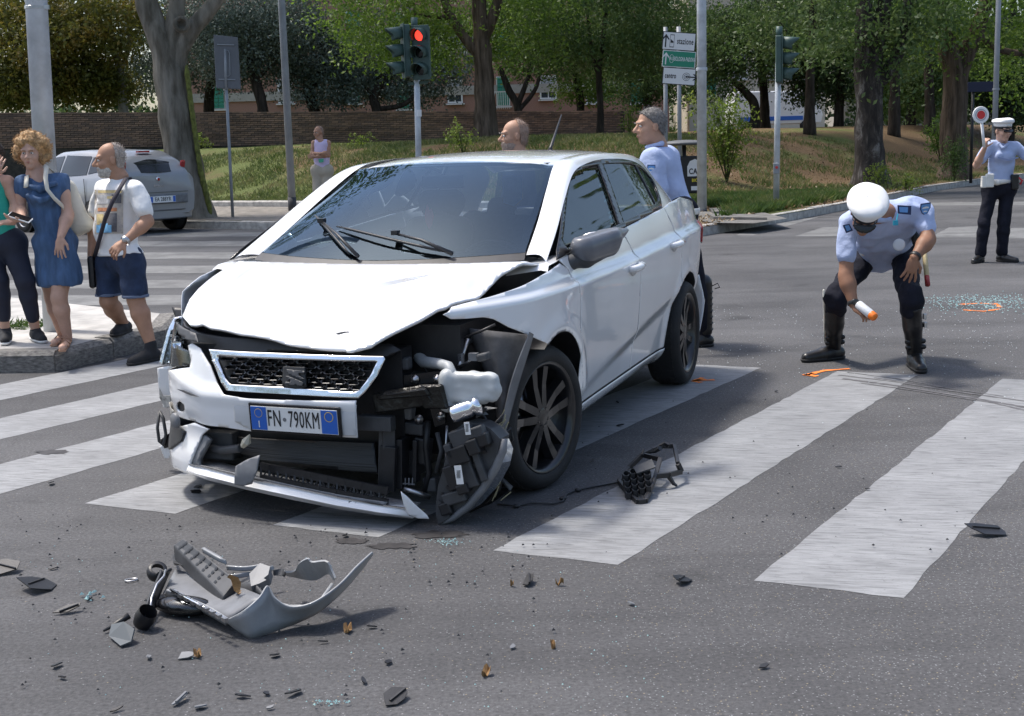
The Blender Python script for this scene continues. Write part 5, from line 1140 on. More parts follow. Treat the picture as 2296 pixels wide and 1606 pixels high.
for kn, an, toe, o in ((ka, aa, ta, -1), (kb_, ab, tb, 1)):
    bt = solid('boot', [('c', mix(kn, an, .22), mix(kn, an, .55), .066, .058), ('c', mix(kn, an, .55), an, .058, .050), ('p', mix(kn, an, .20), V3(an)-V3(kn))], leather, pb, bs, .008, .03, .004, 14, 5)
    f = shoe('boot_foot', V3(an)+V3((0, 0, .0)), toe, leather, bt, bs, 1.12)
    P0 = mix(kn, an, .78); 
    for j in range(2): solid('boot_crease', [('c', mix(kn, an, .80+.1*j)+V3((-.05, -.03, 0)), mix(kn, an, .82+.1*j)+V3((.05, -.03, .01)), .018, .018)], leather, bt, bs, .008, .01)
    if o > 0:
        for t in (.38, .52): bk = MB(); bk.box(mix(kn, an, t)+V3((.078, -.01, 0))-bs, (.02, .03, .035)); bk.build('buckle', steel, bt, bevel=.003)
    pp = MB(); pp.tube([mix(kn, an, t)+V3((-.077+.02*t, .0, 0))-bs for t in (-.12, .1, .25, .6, .9)], .006, 5); 
    if o < 0: pp.build('reflective_piping', M('reflective_trim', (.75, .75, .66), .5), bt, True)
# cap: dark band, wide white crown, dark visor
def cap(hf, parent, base, k=1.0, visor=True, badge=True):
    c, F, U, R = hf; B = np.stack([R, F, U], 1); q = lambda r, f, u: c+(R*r+F*f+U*u)*k
    o = solid('cap', [('e', q(0, -.012, .102), (.118*k, .132*k, .036*k), B), ('e', q(0, -.01, .062), (.092*k, .112*k, .046*k), B), ('e', q(0, .055, .120), (.080*k, .065*k, .026*k), B), ('p', q(0, 0, .139), -U+F*.12)], M('cap_white', (.78, .78, .77), .8, var=.03), parent, base, .007, .018, .003, 14, 8)
    solid('cap_band', [('e', q(0, -.010, .040), (.087*k, .108*k, .060*k), B), ('p', q(0, 0, .022), U), ('p', q(0, 0, .060), -U)], M('cap_band_black', (.012, .012, .016), .5), o, base, .006, .01)
    if visor: solid('visor', [('e', q(0, .085, .012), (.066*k, .052*k, .007*k), np.stack([R, unit(F*.9-U*.45), unit(U*.9+F*.45)], 1))], M('visor_black', (.010, .010, .011), .2), o, base, .006, .01)
    if not badge: return o
    bg = MB(); bg.lathe([(.0, .004), (.016, .003), (.018, 0)], q(0, .108, .062)-V3(base), F, 12); bg.build('cap_badge', M('badge_silver', (.6, .6, .58), .3, metal=.8), o, True)
    return o
cap(hf, body, bs, 1.06, badge=False)
shield(G(2074, 468, 8.235), (.95, .2, .1), (-.1, -.5, .85), .042, sh, bs)
ep = [(2012, 460), (2043, 462), (2042, 482), (2013, 479)]
e1 = patch([G(x, y, 8.13) for x, y in ep], navyb, sh, bs, .006, 'epaulette'); patch([G(x, y, 8.122) for x, y in ((2016, 464), (2036, 465), (2035, 477), (2017, 476))], lblue, e1, bs, .002, 'epaulette_face')
e2 = patch([G(x, y, 8.17) for x, y in ((1889, 505), (1904, 502), (1912, 517), (1897, 523))], navyb, sh, bs, .006, 'epaulette'); patch([G(x, y, 8.16) for x, y in ((1894, 507), (1903, 505), (1908, 515), (1899, 519))], lblue, e2, bs, .002, 'epaulette_face')
ky = MB(); ky.tube([G(2013, 480, 8.11)-bs, G(2010, 495, 8.09)-bs], .004, 5); ky.box(G(2008, 500, 8.09)-bs, (.03, .01, .03)); ky.build('key_clip', M('teal_plastic', (.03, .35, .5), .4), sh)
dsk = MB(); dsk.lathe([(0, .006), (.028, .006), (.036, .004), (.038, 0)], G(2016, 549, 8.25)-bs, (-.1, -1, .1), 20); dsk.build('whistle_badge', M('milky_badge', (.62, .64, .66), .4), sh, True)
wt = MB(); d = unit(V3(wa)-V3(ea)); wt.lathe([(.034, -.012), (.038, 0), (.034, .012)], mix(ea, wa, .94)-bs, d, 16); wt.ell(mix(ea, wa, .94)-bs+V3((.0, -.034, .01)), (.020, .010, .020)); wt.build('wrist_watch', M('watch_dark', (.03, .03, .03), .3), body, True)
wt = MB(); d = unit(V3(wb_)-V3(eb)); wt.lathe([(.034, -.012), (.038, 0), (.034, .012)], mix(eb, wb_, .93)-bs, d, 16); wt.build('wrist_band', M('band_black', (.012, .012, .012), .5), body, True)
bat = MB(); bat.tube([G(2070, 540, 8.75)-bs, G(2072, 560, 8.7)-bs, G(2078, 620, 8.55)-bs], .016, 10); bo = bat.build('truncheon', M('pale_wood', (.62, .5, .28), .5), pb, True)
bat = MB(); bat.tube([G(2078, 620, 8.55)-bs, G(2080, 640, 8.5)-bs], .0165, 10); bat.build('truncheon_tip', M('dark_red', (.28, .02, .02), .5), bo, True)
hol = MB(); hol.tube([G(2045, 510, 8.5)-bs, G(2058, 545, 8.45)-bs], [.03, .035], 8); hol.build('holster', leather, pb, True)
cn = empty('spray_can', tuple(G(1946, 700, 8.06)), 0, 'white spray can with orange cap in the bending officer\'s hand', 'spray can')
ax_ = V3(G(1954, 706, 8.02))-V3(G(1925, 683, 8.10)); can = MB(); can.lathe([(0, -.085), (.026, -.085), (.028, -.08), (.028, .02), (.024, .03)], (0, 0, 0), ax_, 18); can.build('can_body', M('can_white', (.66, .68, .70), .35), cn, True)
can = MB(); can.lathe([(.026, .024), (.027, .028), (.027, .055), (.023, .062), (0, .063)], (0, 0, 0), ax_, 18); can.build('can_cap', M('orange_plastic', (.85, .20, .02), .4), cn, True)

# ---- woman officer with the signalling disc
YF = 15.0; pb, bs = person('person', 'policewoman in white cap raising a red and white signal paddle', gp(2222, 590))
ta, tb = V3(gp(2186, 591)), V3(gp(2262, 588)); aa, ab = G(2198, 572, 15.05), G(2247, 570, 15.05); ka, kb_ = G(2207, 500, 15.0), G(2250, 500, 15.0); ha, hb = G(2222, 425, 15.05), G(2259, 425, 15.05)
sa, sb = G(2219, 325, 15.05), G(2279, 331, 15.05); ea, wa = G(2190, 370, 14.95), G(2208, 332, 14.75); eb, wb_ = G(2318, 362, 14.95), G(2350, 372, 14.9)
hf = headf(G(2249, 293, 14.98), (.28, -1, -.08)); nb = G(2247, 322, 15.05)
body = skin_body([(head_prims(hf, nb, .96, .92), .006, .03), (core_prims(sa, sb, ha, hb, nb, ea, eb, ka, kb_)+arm_prims(mix(sa, ea, .3), ea, wa, .92)+arm_prims(mix(sb, eb, .3), eb, wb_, .92), .009, .03), (hand_prims(wa, (.02, -.2, 1), (-.9, -.3, 0), 1, 1.5, .95), .006, .008)], SK['fair'], pb, bs)
face_bits(hf, body, bs, .96, glasses=True); short_hair(hf, body, bs, darkh, cut=(-.02, .03), k=.96); cap(hf, body, bs, .98)
sh = solid('shirt', infl(torso_prims(sa, sb, mix(ha, sa, .18), mix(hb, sb, .18), .82, (.080, .092, .085)), .008)+[('c', sa, mix(sa, ea, .7), .056, .062), ('c', sb, mix(sb, eb, .55), .056, .062), ('e', G(2240, 352, 14.96), (.055, .045, .06), None), ('e', G(2258, 353, 14.96), (.055, .045, .06), None)], pshirt, pb, bs, .011, .035, .013, 9, 11)
solid('collar', [('c', G(2240, 322, 14.96), G(2248, 332, 14.92), .018, .014), ('c', G(2258, 324, 14.96), G(2250, 332, 14.92), .018, .014)], pshirt, sh, bs, .008, .01)
patch([G(x, y, 14.865) for x, y in ((2236, 351), (2262, 357), (2284, 352), (2283, 355), (2262, 361), (2236, 355))], M('shirt_seam', (.25, .30, .48), .8), sh, bs, .003, 'yoke_seam')
solid('trousers', [('c', ha, hb, .108, .108), ('c', mix(ha, hb, .3)+V3((0, 0, .05)), mix(ha, hb, .7)+V3((0, 0, .05)), .10, .10)]+leg_prims(ha, ka, mix(ka, aa, .92), 1.0, (.085, .066, .066, .064))+leg_prims(hb, kb_, mix(kb_, ab, .92), 1.0, (.085, .066, .066, .064)), navy, pb, bs, .011, .03, .012, 9, 12)
bt = solid('belt', [('c', G(2213, 407, 15.0), G(2235, 409, 14.92), .028, .028), ('c', G(2235, 409, 14.92), G(2266, 406, 15.0), .028, .028), ('c', G(2213, 407, 15.1), G(2266, 406, 15.1), .028, .028)], wbelt, pb, bs, .010, .03)
for x, y, w, h in ((2219, 405, .085, .15), (2206, 408, .06, .13)): b = MB(); b.box(G(x, y, 14.88)-bs, (w, .06, h)); b.build('belt_pouch', wbelt, bt, bevel=.012)
b = MB(); b.box(G(2275, 408, 14.95)-bs, (.08, .07, .17)); b.build('holster', leather, bt, bevel=.015)
b = MB(); b.tube([G(2283, 398, 14.93)-bs, G(2292, 405, 14.92)-bs, G(2287, 414, 14.93)-bs], .012, 6); b.build('lanyard', M('red_cord', (.45, .03, .04), .6), bt, True)
shoe('shoe', aa, ta, leather, pb, bs, .95); shoe('shoe', ab, tb, leather, pb, bs, .95)
pd = empty('signal_paddle', tuple(G(2207, 318, 14.70)), 0, 'round red and white traffic paddle held up by the policewoman', 'paddle'); pdb = V3(G(2207, 318, 14.70)); dc = V3(G(2199, 258, 14.68)); hd = unit((.05, -1, .05))
mb = MB(); mb.tube([(0, 0, -.06), dc-pdb-unit(dc-pdb)*.08], .016, 8); mb.build('handle', whitec, pd, True)
mb = MB(); mb.lathe([(0, -.008), (.088, -.008), (.092, 0), (.088, .008), (0, .008)], dc-pdb, hd, 28); dd = mb.build('disc', M('paddle_white', (.78, .78, .76), .4), pd)
mb = MB(); mb.lathe([(.046, .010), (.0, .010)], dc-pdb, hd, 24); mb.build('red_centre', M('signal_red', (.60, .03, .03), .4), dd)
mb = MB(); mb.lathe([(.052, .009), (.064, .0095)], dc-pdb, hd, 24); mb.build('lettering_ring', M('paddle_grey', (.4, .4, .42), .5), dd)

# ---- officer behind the car, in profile
pb, bs = person('person', 'grey-haired officer in blue shirt standing behind the white car', gp(1540, 790)); bs[2] = 0; Y0 = 9.55
hf = headf(G(1458, 283, Y0), (-1, -.25, -.03)); nb = G(1476, 328, Y0+.02); sa, sb = G(1500, 352, Y0+.22), G(1462, 358, Y0-.18); ha, hb = G(1522, 478, Y0+.12), G(1528, 478, Y0-.10)
eb, wb_ = G(1478, 445, Y0-.24), G(1448, 500, Y0-.28); ea, wa = G(1480, 440, Y0+.28), G(1440, 480, Y0+.2)
aa, ab = V3((1.32, Y0+.2, .10)), V3(G(1577, 752, Y0-.05)); ab[2] = .10; ka, kb_ = mix(ha, aa, .5)+V3((-.03, -.04, 0)), mix(hb, ab, .5)+V3((.0, -.04, 0))
body = skin_body([(head_prims(hf, nb, 1.02), .006, .03), (core_prims(sa, sb, ha, hb, nb, ea, eb, ka, kb_)+arm_prims(mix(sb, eb, .4), eb, wb_)+arm_prims(mix(sa, ea, .4), ea, wa), .009, .03), (hand_prims(wb_, (-.5, 0, -.6), (0, -1, 0), 1, .5), .006, .008), (hand_prims(wa, (-.5, 0, -.6), (0, 1, 0), 1, .5), .006, .008)], SK['warm'], pb, bs)
face_bits(hf, body, bs, 1.02, brow=greyh); short_hair(hf, body, bs, greyh, cut=(.03, .05), tilt=.75, k=1.02)
sh = solid('shirt', infl(torso_prims(sa, sb, ha, hb, .95, (.088, .098, .098), .03, (-1, 0, 0)), .012)+[('c', sb, mix(sb, eb, .75), .08, .078), ('c', sa, mix(sa, ea, .75), .08, .078)], pshirt, pb, bs, .010, .035, .014, 8, 21)
solid('collar', [('c', G(1449, 330, Y0-.06), G(1484, 322, Y0-.055), .012, .016), ('c', G(1484, 322, Y0-.055), G(1488, 322, Y0+.05), .016, .014)], pshirt, sh, bs, .008, .015)
shield(G(1460, 381, Y0-.275), (1, 0, -.05), (.05, 0, 1), .034, sh, bs)
patch([G(x, y, Y0-.22) for x, y in ((1452, 352), (1462, 338), (1470, 336), (1462, 352))], navyb, sh, bs, .006, 'epaulette')
solid('trousers', [('c', ha, hb, .125, .125)]+leg_prims(ha, ka, aa, 1.08, (.095, .07, .068, .05))+leg_prims(hb, kb_, ab, 1.08, (.095, .07, .068, .05)), navy, pb, bs, .012, .03, .01, 9, 22)
solid('belt', [('c', mix(sa, ha, .97)+V3((.0, 0, .02)), mix(sb, hb, .97)+V3((0, 0, .02)), .138, .138), ('p', (0, 0, float(ha[2])+.0), (0, 0, 1)), ('p', (0, 0, float(ha[2])+.045), (0, 0, -1))], wbelt, pb, bs, .010, .01)
f = shoe('boot', ab, V3((ab[0]-.16, ab[1]-.02, 0.0)), leather, pb, bs, 1.05); shoe('boot', aa, V3((aa[0]-.16, aa[1], 0.0)), leather, pb, bs, 1.05)
bt = solid('boot_shaft', [('c', ab+V3((0.01, 0, .02)), ab+V3((.0, 0, .36)), .056, .066)], leather, f, bs, .009, .02)
mb = MB()
for j in range(7): mb.tube([ab-bs+V3((.05, -.045, .02+j*.045)), ab-bs+V3((.068, .0, .03+j*.045))], .006, 5)
mb.tube([ab-bs+V3((.06, -.02, .34)), ab-bs+V3((.10, -.03, .36)), ab-bs+V3((.115, -.03, .33)), ab-bs+V3((.08, -.02, .32))], .004, 5); mb.build('boot_laces', blackp, f, True)

# ---- bald man beyond the car roof
pb, bs = person('person', 'bald man whose head shows above the white car roof', (0.05, 10.6, 0)); Y0 = 10.6
hf = headf(G(1152, 305, Y0), (-1, -.22, -.02)); nb = G(1160, 350, Y0); sa, sb = G(1168, 372, Y0+.2), G(1158, 375, Y0-.2); ha, hb = G(1170, 505, Y0+.1), G(1166, 505, Y0-.1)
aa, ab = V3((.05, Y0+.12, .09)), V3((.10, Y0-.12, .09)); ka, kb_ = mix(ha, aa, .5)+V3((-.04, 0, 0)), mix(hb, ab, .5)+V3((-.04, 0, 0)); ea, wa, eb, wb_ = G(1165, 440, Y0+.26), G(1130, 480, Y0+.2), G(1160, 440, Y0-.26), G(1125, 478, Y0-.2)
body = skin_body([(head_prims(hf, nb, 1.0), .006, .03), (core_prims(sa, sb, ha, hb, nb, ea, eb, ka, kb_)+arm_prims(mix(sa, ea, .3), ea, wa)+arm_prims(mix(sb, eb, .3), eb, wb_), .010, .03), (hand_prims(wb_, (-1, 0, -.2), (0, -1, 0), 1, .5), .006, .008), (hand_prims(wa, (-1, 0, -.2), (0, 1, 0), 1, .5), .006, .008)], SK['warm'], pb, bs)
face_bits(hf, body, bs, 1.06, brow=greyh); short_hair(hf, body, bs, M('shaved_hair', (.30, .21, .16), .8, var=.2, scale=70), cut=(-.03, .02), tilt=.1, k=1.06, grow=.002); beard(hf, body, bs, M('short_stubble', (.33, .25, .20), .9, var=.3, scale=80), 1.055)
solid('shirt', infl(torso_prims(sa, sb, ha, hb, 1.03), .014)+[('c', sb, mix(sb, eb, .6), .078, .078), ('c', sa, mix(sa, ea, .6), .078, .078)], M('dark_blue_shirt', (.03, .05, .12), .85), pb, bs, .012, .035, .012, 8, 23)
solid('trousers', [('c', ha, hb, .125, .125)]+leg_prims(ha, ka, aa, 1.08, (.095, .07, .068, .05))+leg_prims(hb, kb_, ab, 1.08, (.095, .07, .068, .05)), navy, pb, bs, .013, .03)
shoe('shoe', ab, V3((ab[0]-.16, ab[1], 0.0)), leather, pb, bs); shoe('shoe', aa, V3((aa[0]-.16, aa[1], 0.0)), leather, pb, bs)
# ---- man in lilac vest on the far pavement, arms folded
Y0 = 26.4; ft = G(722, 300, Y0); gz = float(ground_z(ft[0], ft[1]))+.02
pb, bs = person('person', 'thin man in lilac vest and beige shorts with folded arms', (ft[0], ft[1], gz))
hf = headf(G(714, 297, Y0), (-.75, -.8, -.1)); nb = G(716, 313, Y0); sa, sb = G(704, 321, Y0), G(736, 321, Y0); ha, hb = G(712, 383, Y0), G(732, 383, Y0)
aa, ab = V3((ft[0]-.09, Y0, gz+.09)), V3((ft[0]+.10, Y0, gz+.09)); ka, kb_ = G(712, 425, Y0-.04), G(734, 425, Y0-.04); ea, eb = G(699, 346, Y0-.06), G(737, 349, Y0-.06); wa, wb_ = G(722, 344, Y0-.2), G(706, 352, Y0-.2)
body = skin_body([(head_prims(hf, nb, .98, .9), .008, .03), (core_prims(sa, sb, ha, hb, nb, ea, eb, ka, kb_)+arm_prims(sa, ea, wa, .85)+arm_prims(sb, eb, wb_, .85)+[('c', sa, sb, .05, .05), ('c', mix(sa, sb, .5), mix(ha, hb, .5), .09, .09)], .011, .03), (hand_prims(wa, (1, -.1, .1), (0, -1, 0), 1, .4), .008, .008), (hand_prims(wb_, (-1, -.1, .1), (0, -1, 0), 1, .4), .008, .008), (leg_prims(ha, ka, aa, .85)+leg_prims(hb, kb_, ab, .85), .012, .03)], SK['tan'], pb, bs)
face_bits(hf, body, bs, .98); short_hair(hf, body, bs, M('shaved_hair', (.30, .21, .16), .8), cut=(-.02, .04), tilt=.4, k=.98, grow=.003)
vt = solid('vest', infl(torso_prims(mix(sa, sb, .12), mix(sa, sb, .88), ha, hb, .88), .012)+[('c', mix(ha, hb, .2)+V3((0, 0, -.08)), mix(ha, hb, .8)+V3((0, 0, -.08)), .115, .115), ('p', G(722, 391, Y0), (0, 0, 1))], M('lilac_cotton', (.60, .50, .68), .85, var=.06, scale=8), pb, bs, .013, .03, .012, 8, 31)
patch([G(x, y, Y0-.16) for x, y in ((714, 357), (726, 356), (725, 364), (715, 365))], M('green_print', (.08, .40, .25), .8), vt, bs, .004, 'printed_emblem')
solid('shorts', [('c', ha, hb, .145, .145)]+leg_prims(ha, ka, aa, 1.0, (.11, .10, .1, .1))[:1]+leg_prims(hb, kb_, ab, 1.0, (.11, .10, .1, .1))[:1], M('beige_shorts', (.42, .36, .28), .9), pb, bs, .013, .03, .012, 9, 32)
shoe('shoe', aa, V3((aa[0]-.05, aa[1]-.16, gz)), whitec, pb, bs, .95); shoe('shoe', ab, V3((ab[0]-.03, ab[1]-.16, gz)), whitec, pb, bs, .95)

# ---- man in white T-shirt stepping off the island
denim = M('denim', (.018, .032, .07), .9, var=.3, scale=12, bump=.6, bscale=12, bdist=.03)
Y0 = 9.75; toe_b = V3(gp(306, 818)); toe_a = V3(gp(230, 766, .15)); pb, bs = person('person', 'bald man with white beard in printed white T-shirt and denim shorts', (-2.85, 9.75, 0))
hf = headf(G(246, 359, Y0), (-1, -.42, -.05)); nb = G(268, 398, Y0+.02); sa, sb = G(229, 425, Y0+.20), G(308, 428, Y0-.14); ha, hb = G(246, 585, Y0+.10), G(294, 585, Y0-.06)
ea, wa = G(212, 500, Y0+.25), G(204, 566, Y0+.10); eb, wb_ = G(331, 497, Y0-.20), G(278, 543, Y0-.34)
ka, aa = G(243, 676, Y0+.05), G(279, 730, Y0+.32); kb_, ab = G(305, 674, Y0-.12), G(338, 772, Y0-.16)
body = skin_body([(head_prims(hf, nb, .99), .0055, .03), (core_prims(sa, sb, ha, hb, nb, ea, eb, ka, kb_)+arm_prims(mix(sa, ea, .3), ea, wa, .96)+arm_prims(mix(sb, eb, .3), eb, wb_, .98), .008, .03), (hand_prims(wb_, G(252, 566, Y0-.40)-wb_, (-.2, -1, .4), -1, .8), .0045, .008), (hand_prims(wa, (-.15, -.1, -1), (-1, -.3, 0), 1, .7), .0045, .008), (leg_prims(mix(ha, ka, .6), ka, aa, 1.08, (.075, .055, .060, .036)), .009, .03), (leg_prims(mix(hb, kb_, .6), kb_, ab, 1.08, (.075, .055, .060, .036)), .009, .03)], SK['tan'], pb, bs)
face_bits(hf, body, bs, .99, brow=greyh); short_hair(hf, body, bs, M('cropped_grey', (.36, .31, .27), .85, var=.25, scale=70), cut=(-.035, .02), tilt=.05, k=.99, grow=.0035); beard(hf, body, bs, whiteh, 1.0)
T = torso_prims(sa, sb, ha, hb, .94, (.085, .098, .098), .035, unit((-1, -.4, 0)))
ts = solid('tshirt', infl(T, .014)+[('c', sa, mix(sa, ea, .62), .058, .066), ('c', sb, mix(sb, eb, .62), .060, .070), ('c', mix(ha, hb, .1)+V3((0, 0, .03)), mix(ha, hb, .9)+V3((0, 0, .03)), .102, .102), ('c', nb-V3((0, 0, .03)), mix(sa, sb, .5), .065, .085), ('p', G(270, 571, Y0), (-.06, 0, 1))], whitec, pb, bs, .008, .03, .013, 10, 41)
def project_print(pts, Yp, mat, parent, base, name, col=None): return patch([G(x, y, Yp) for x, y in pts], mat, parent, base, .003, name)
def cloth_patch(x0, x1, y0, y1, target, mat, parent, base, name, off=.006, n=10):
    """print lying on a garment: grid of picture points dropped onto the cloth"""
    from mathutils.bvhtree import BVHTree
    me = target.data; bvh = BVHTree.FromPolygons([v.co for v in me.vertices], [p.vertices for p in me.polygons])
    o0 = Vector((0, 0, CAM_H))-Vector(base); vs = []; ok = {}
    for i in range(n+1):
        for j in range(n+1):
            x, y = x0+(x1-x0)*i/n, y0+(y1-y0)*j/n; d = Vector(G(x, y, 10))-Vector((0, 0, CAM_H)); d.normalize()
            h = bvh.ray_cast(o0, d)
            if h[0] is not None: ok[(i, j)] = len(vs); vs.append(h[0]-d*off)
    fs = [(ok[i, j], ok[i+1, j], ok[i+1, j+1], ok[i, j+1]) for i in range(n) for j in range(n) if all(k in ok for k in ((i, j), (i+1, j), (i+1, j+1), (i, j+1)))]
    return mesh_obj(name, vs, fs, mat, parent, True)
pr = cloth_patch(212, 276, 426, 524, ts, M('faded_print', (.62, .57, .48), .9, col2=(.30, .28, .27), scale=26, var=.15), ts, bs, 'shirt_print', n=14)
for k, (xx0, xx1, yy0, yy1, mm) in enumerate(((214, 272, 427, 433, 'ochre_print'), (217, 246, 437, 457, 'grey_print'), (250, 272, 436, 456, 'dark_print'), (219, 262, 466, 474, 'rust_print'), (234, 262, 478, 520, 'dark_print'), (217, 232, 480, 504, 'ochre_print'), (216, 250, 505, 522, 'car_blue_print'), (224, 242, 501, 508, 'car_blue_print'), (240, 256, 440, 446, 'ochre_print'))):
    col = {'ochre_print': (.50, .40, .20), 'grey_print': (.42, .42, .42), 'dark_print': (.10, .10, .11), 'rust_print': (.45, .20, .10), 'car_blue_print': (.16, .38, .60)}[mm]
    cloth_patch(xx0, xx1, yy0, yy1, ts, M(mm, col, .9, var=.25, scale=30), pr, bs, 'print_shape', .009+.0005*k, 8)
solid('shorts', [('c', ha, hb, .104, .104)]+[('c', ha, mix(ha, ka, .94), .094, .092), ('c', hb, mix(hb, kb_, .94), .094, .092), ('p', mix(ka, kb_, .5)+V3((0, 0, .035)), (0, 0, 1))], denim, pb, bs, .009, .03, .012, 10, 42)
for hp, kn in ((ha, ka), (hb, kb_)): solid('hem', [('c', mix(hp, kn, .87), mix(hp, kn, .93), .097, .097), ('p', mix(ka, kb_, .5)+V3((0, 0, .032)), (0, 0, 1)), ('p', mix(ka, kb_, .5)+V3((0, 0, .055)), (0, 0, -1))], M('denim_hem', (.12, .15, .22), .9), pb, bs, .008, .01)
blk = M('black_knit', (.016, .016, .018), .85, bump=.3, bscale=200); shoe('sneaker', ab, toe_b, blk, pb, bs, 1.1); shoe('sneaker', aa, toe_a, blk, pb, bs, 1.1)
wt = MB(); d = unit(V3(wb_)-V3(eb)); wt.lathe([(.034, -.012), (.039, 0), (.034, .012)], mix(eb, wb_, .92)-bs, d, 16); wt.ell(mix(eb, wb_, .92)-bs+V3((0, -.036, .008)), (.02, .01, .02)); wt.build('wrist_watch', steel, body, True)
bag = empty('crossbody_bag', tuple(G(210, 600, Y0+.12)), 0, 'black crossbody bag slung over the white T-shirt', 'bag'); bb = V3(G(210, 600, Y0+.12))
m_ = MB(); m_.box((0, 0, -.03), (.05, .16, .24)); m_.build('bag_body', blackp, bag, bevel=.02)
st = MB(); pts = [(210, 585, Y0+.10), (222, 540, Y0-.10), (236, 490, Y0-.26), (252, 452, Y0-.27), (268, 424, Y0-.24), (282, 400, Y0-.13), (290, 398, Y0), (300, 430, Y0+.16), (290, 500, Y0+.22), (240, 570, Y0+.22)]
st.tube([G(*p)-bb for p in pts], .018, 6, flat=.25); st.build('strap', M('dark_webbing', (.03, .025, .035), .8), bag, True)

# ---- woman in blue dress
dressm = M('blue_dress', (.055, .11, .215), .8, var=.25, scale=7, stretch=(3, 3, .6), bump=.5, bscale=5, bdist=.03)
Y0 = 9.75; pb, bs = person('person', 'woman with curly blond hair in a blue denim dress', (-3.35, 9.6, .15)); bs = V3((-3.35, 9.6, .15))
hf = headf(G(70, 343, Y0), (.02, -1, -.06)); nb = G(80, 388, Y0+.03); sa, sb = G(52, 412, Y0), G(138, 410, Y0+.04); ha, hb = G(100, 545, Y0), G(148, 545, Y0+.02)
ea, wa = G(44, 470, Y0-.02), G(50, 492, Y0-.25); eb, wb_ = G(152, 482, Y0-.02), G(136, 532, Y0-.18); kb_, ab = G(132, 668, Y0-.06), G(152, 757, Y0-.02); ka, aa = G(118, 668, Y0+.12), G(140, 752, Y0+.16)
body = skin_body([(head_prims(hf, nb, .92, .95), .0055, .03), (core_prims(sa, sb, ha, hb, nb, ea, eb, ka, kb_)+arm_prims(sa, ea, wa, .95)+arm_prims(sb, eb, wb_, .98)+[('c', mix(sa, sb, .15), mix(sa, sb, .85), .05, .05), ('c', nb, mix(sa, sb, .5)-V3((0, 0, .04)), .065, .08)], .008, .03), (hand_prims(wb_, G(132, 572, Y0-.2)-wb_, (-.3, -1, .1), -1, .25, .95, .3), .0045, .008), (hand_prims(wa, (-.5, -.5, .05), (0, .3, -1), 1, .5, .92), .0045, .008), (leg_prims(mix(ha, ka, .5), ka, aa, .98)+leg_prims(mix(hb, kb_, .5), kb_, ab, .98), .009, .03),
    ([('c', ab-V3((0, 0, .045)), V3(gp(140, 786, .16))+V3((0, 0, .02)), .03, .024), ('c', aa-V3((0, 0, .04)), V3(gp(122, 774, .16))+V3((0, 0, .02)), .03, .024)], .007, .02)], SK['fair'], pb, bs)
face_bits(hf, body, bs, .92, brow=M('fair_brow', (.25, .15, .08), .8), lips=M('red_lips', (.36, .09, .08), .5), iris=M('grey_iris', (.08, .08, .07), .3))
c, F_, U_, R_ = hf; q = lambda r, f, u: c+(R_*r+F_*f+U_*u)*.92; hp_ = [('e', q(0, -.035, .055), (.098, .10, .085), None), ('e', q(0, -.05, -.02), (.095, .075, .10), None)]
rr = random.Random(5)
for i in range(150):
    th = rr.uniform(0, 2*PI); ph = math.acos(rr.uniform(-.75, 1)); p = V3((math.sin(ph)*math.cos(th), math.sin(ph)*math.sin(th), math.cos(ph)))
    f = p@F_; u = p@U_; r_ = abs(p@R_)
    if f > .35 and u < .55: continue
    if f > .05 and u < -.2 and r_ < .75: continue
    hp_.append(('e', q(0, -.03, .02)+p*V3((.112, .112, .115)), (rr.uniform(.018, .03),)*3, None, .012))
strands(solid('hair', hp_, M('curly_blond_hair', (.42, .26, .12), .7, var=.45, scale=45, bump=.8, bscale=90), body, bs, .007, .02, .008, 35, 7), .026, 1800, MATS['curly_blond_hair'])
dp = infl(torso_prims(mix(sa, sb, .1), mix(sa, sb, .9), ha, hb, .80, (.080, .090, .088)), .010)+[('c', ha, mix(ha, ka, .62)+V3((.0, -.03, 0)), .084, .092), ('c', hb, mix(hb, kb_, .62)+V3((.05, 0, 0)), .084, .092), ('c', mix(ha, hb, .5), mix(mix(ha, hb, .5), mix(ka, kb_, .5), .62), .10, .11), ('c', mix(ha, ka, .35), mix(ha, ka, .75), .085, .085), ('c', mix(mix(ha, hb, .5), mix(ka, kb_, .5), .3), mix(mix(ha, hb, .5), mix(ka, kb_, .5), .85), .11, .11), ('c', mix(hb, kb_, .35), mix(hb, kb_, .75)+V3((.05, 0, 0)), .085, .085), ('c', sb, mix(sb, eb, .22), .066, .062), ('c', sa, mix(sa, ea, .22), .066, .062), ('e', G(84, 444, Y0-.07), (.06, .05, .06), None), ('e', G(112, 444, Y0-.06), (.06, .05, .06), None), ('p', G(120, 641, Y0), (-.05, 0, 1))]
dr = solid('dress', dp, dressm, pb, bs, .008, .035, .022, 9, 51, (1.6, 1.6, .5))
solid('neckline_ruffle', [('c', G(62, 418, Y0-.09), G(90, 424, Y0-.12), .02, .024), ('c', G(90, 424, Y0-.12), G(122, 412, Y0-.07), .024, .02), ('c', G(64, 440, Y0-.11), G(92, 450, Y0-.14), .02, .02), ('c', G(92, 450, Y0-.14), G(118, 440, Y0-.11), .02, .02)], dressm, dr, bs, .008, .02, .008, 20, 52)
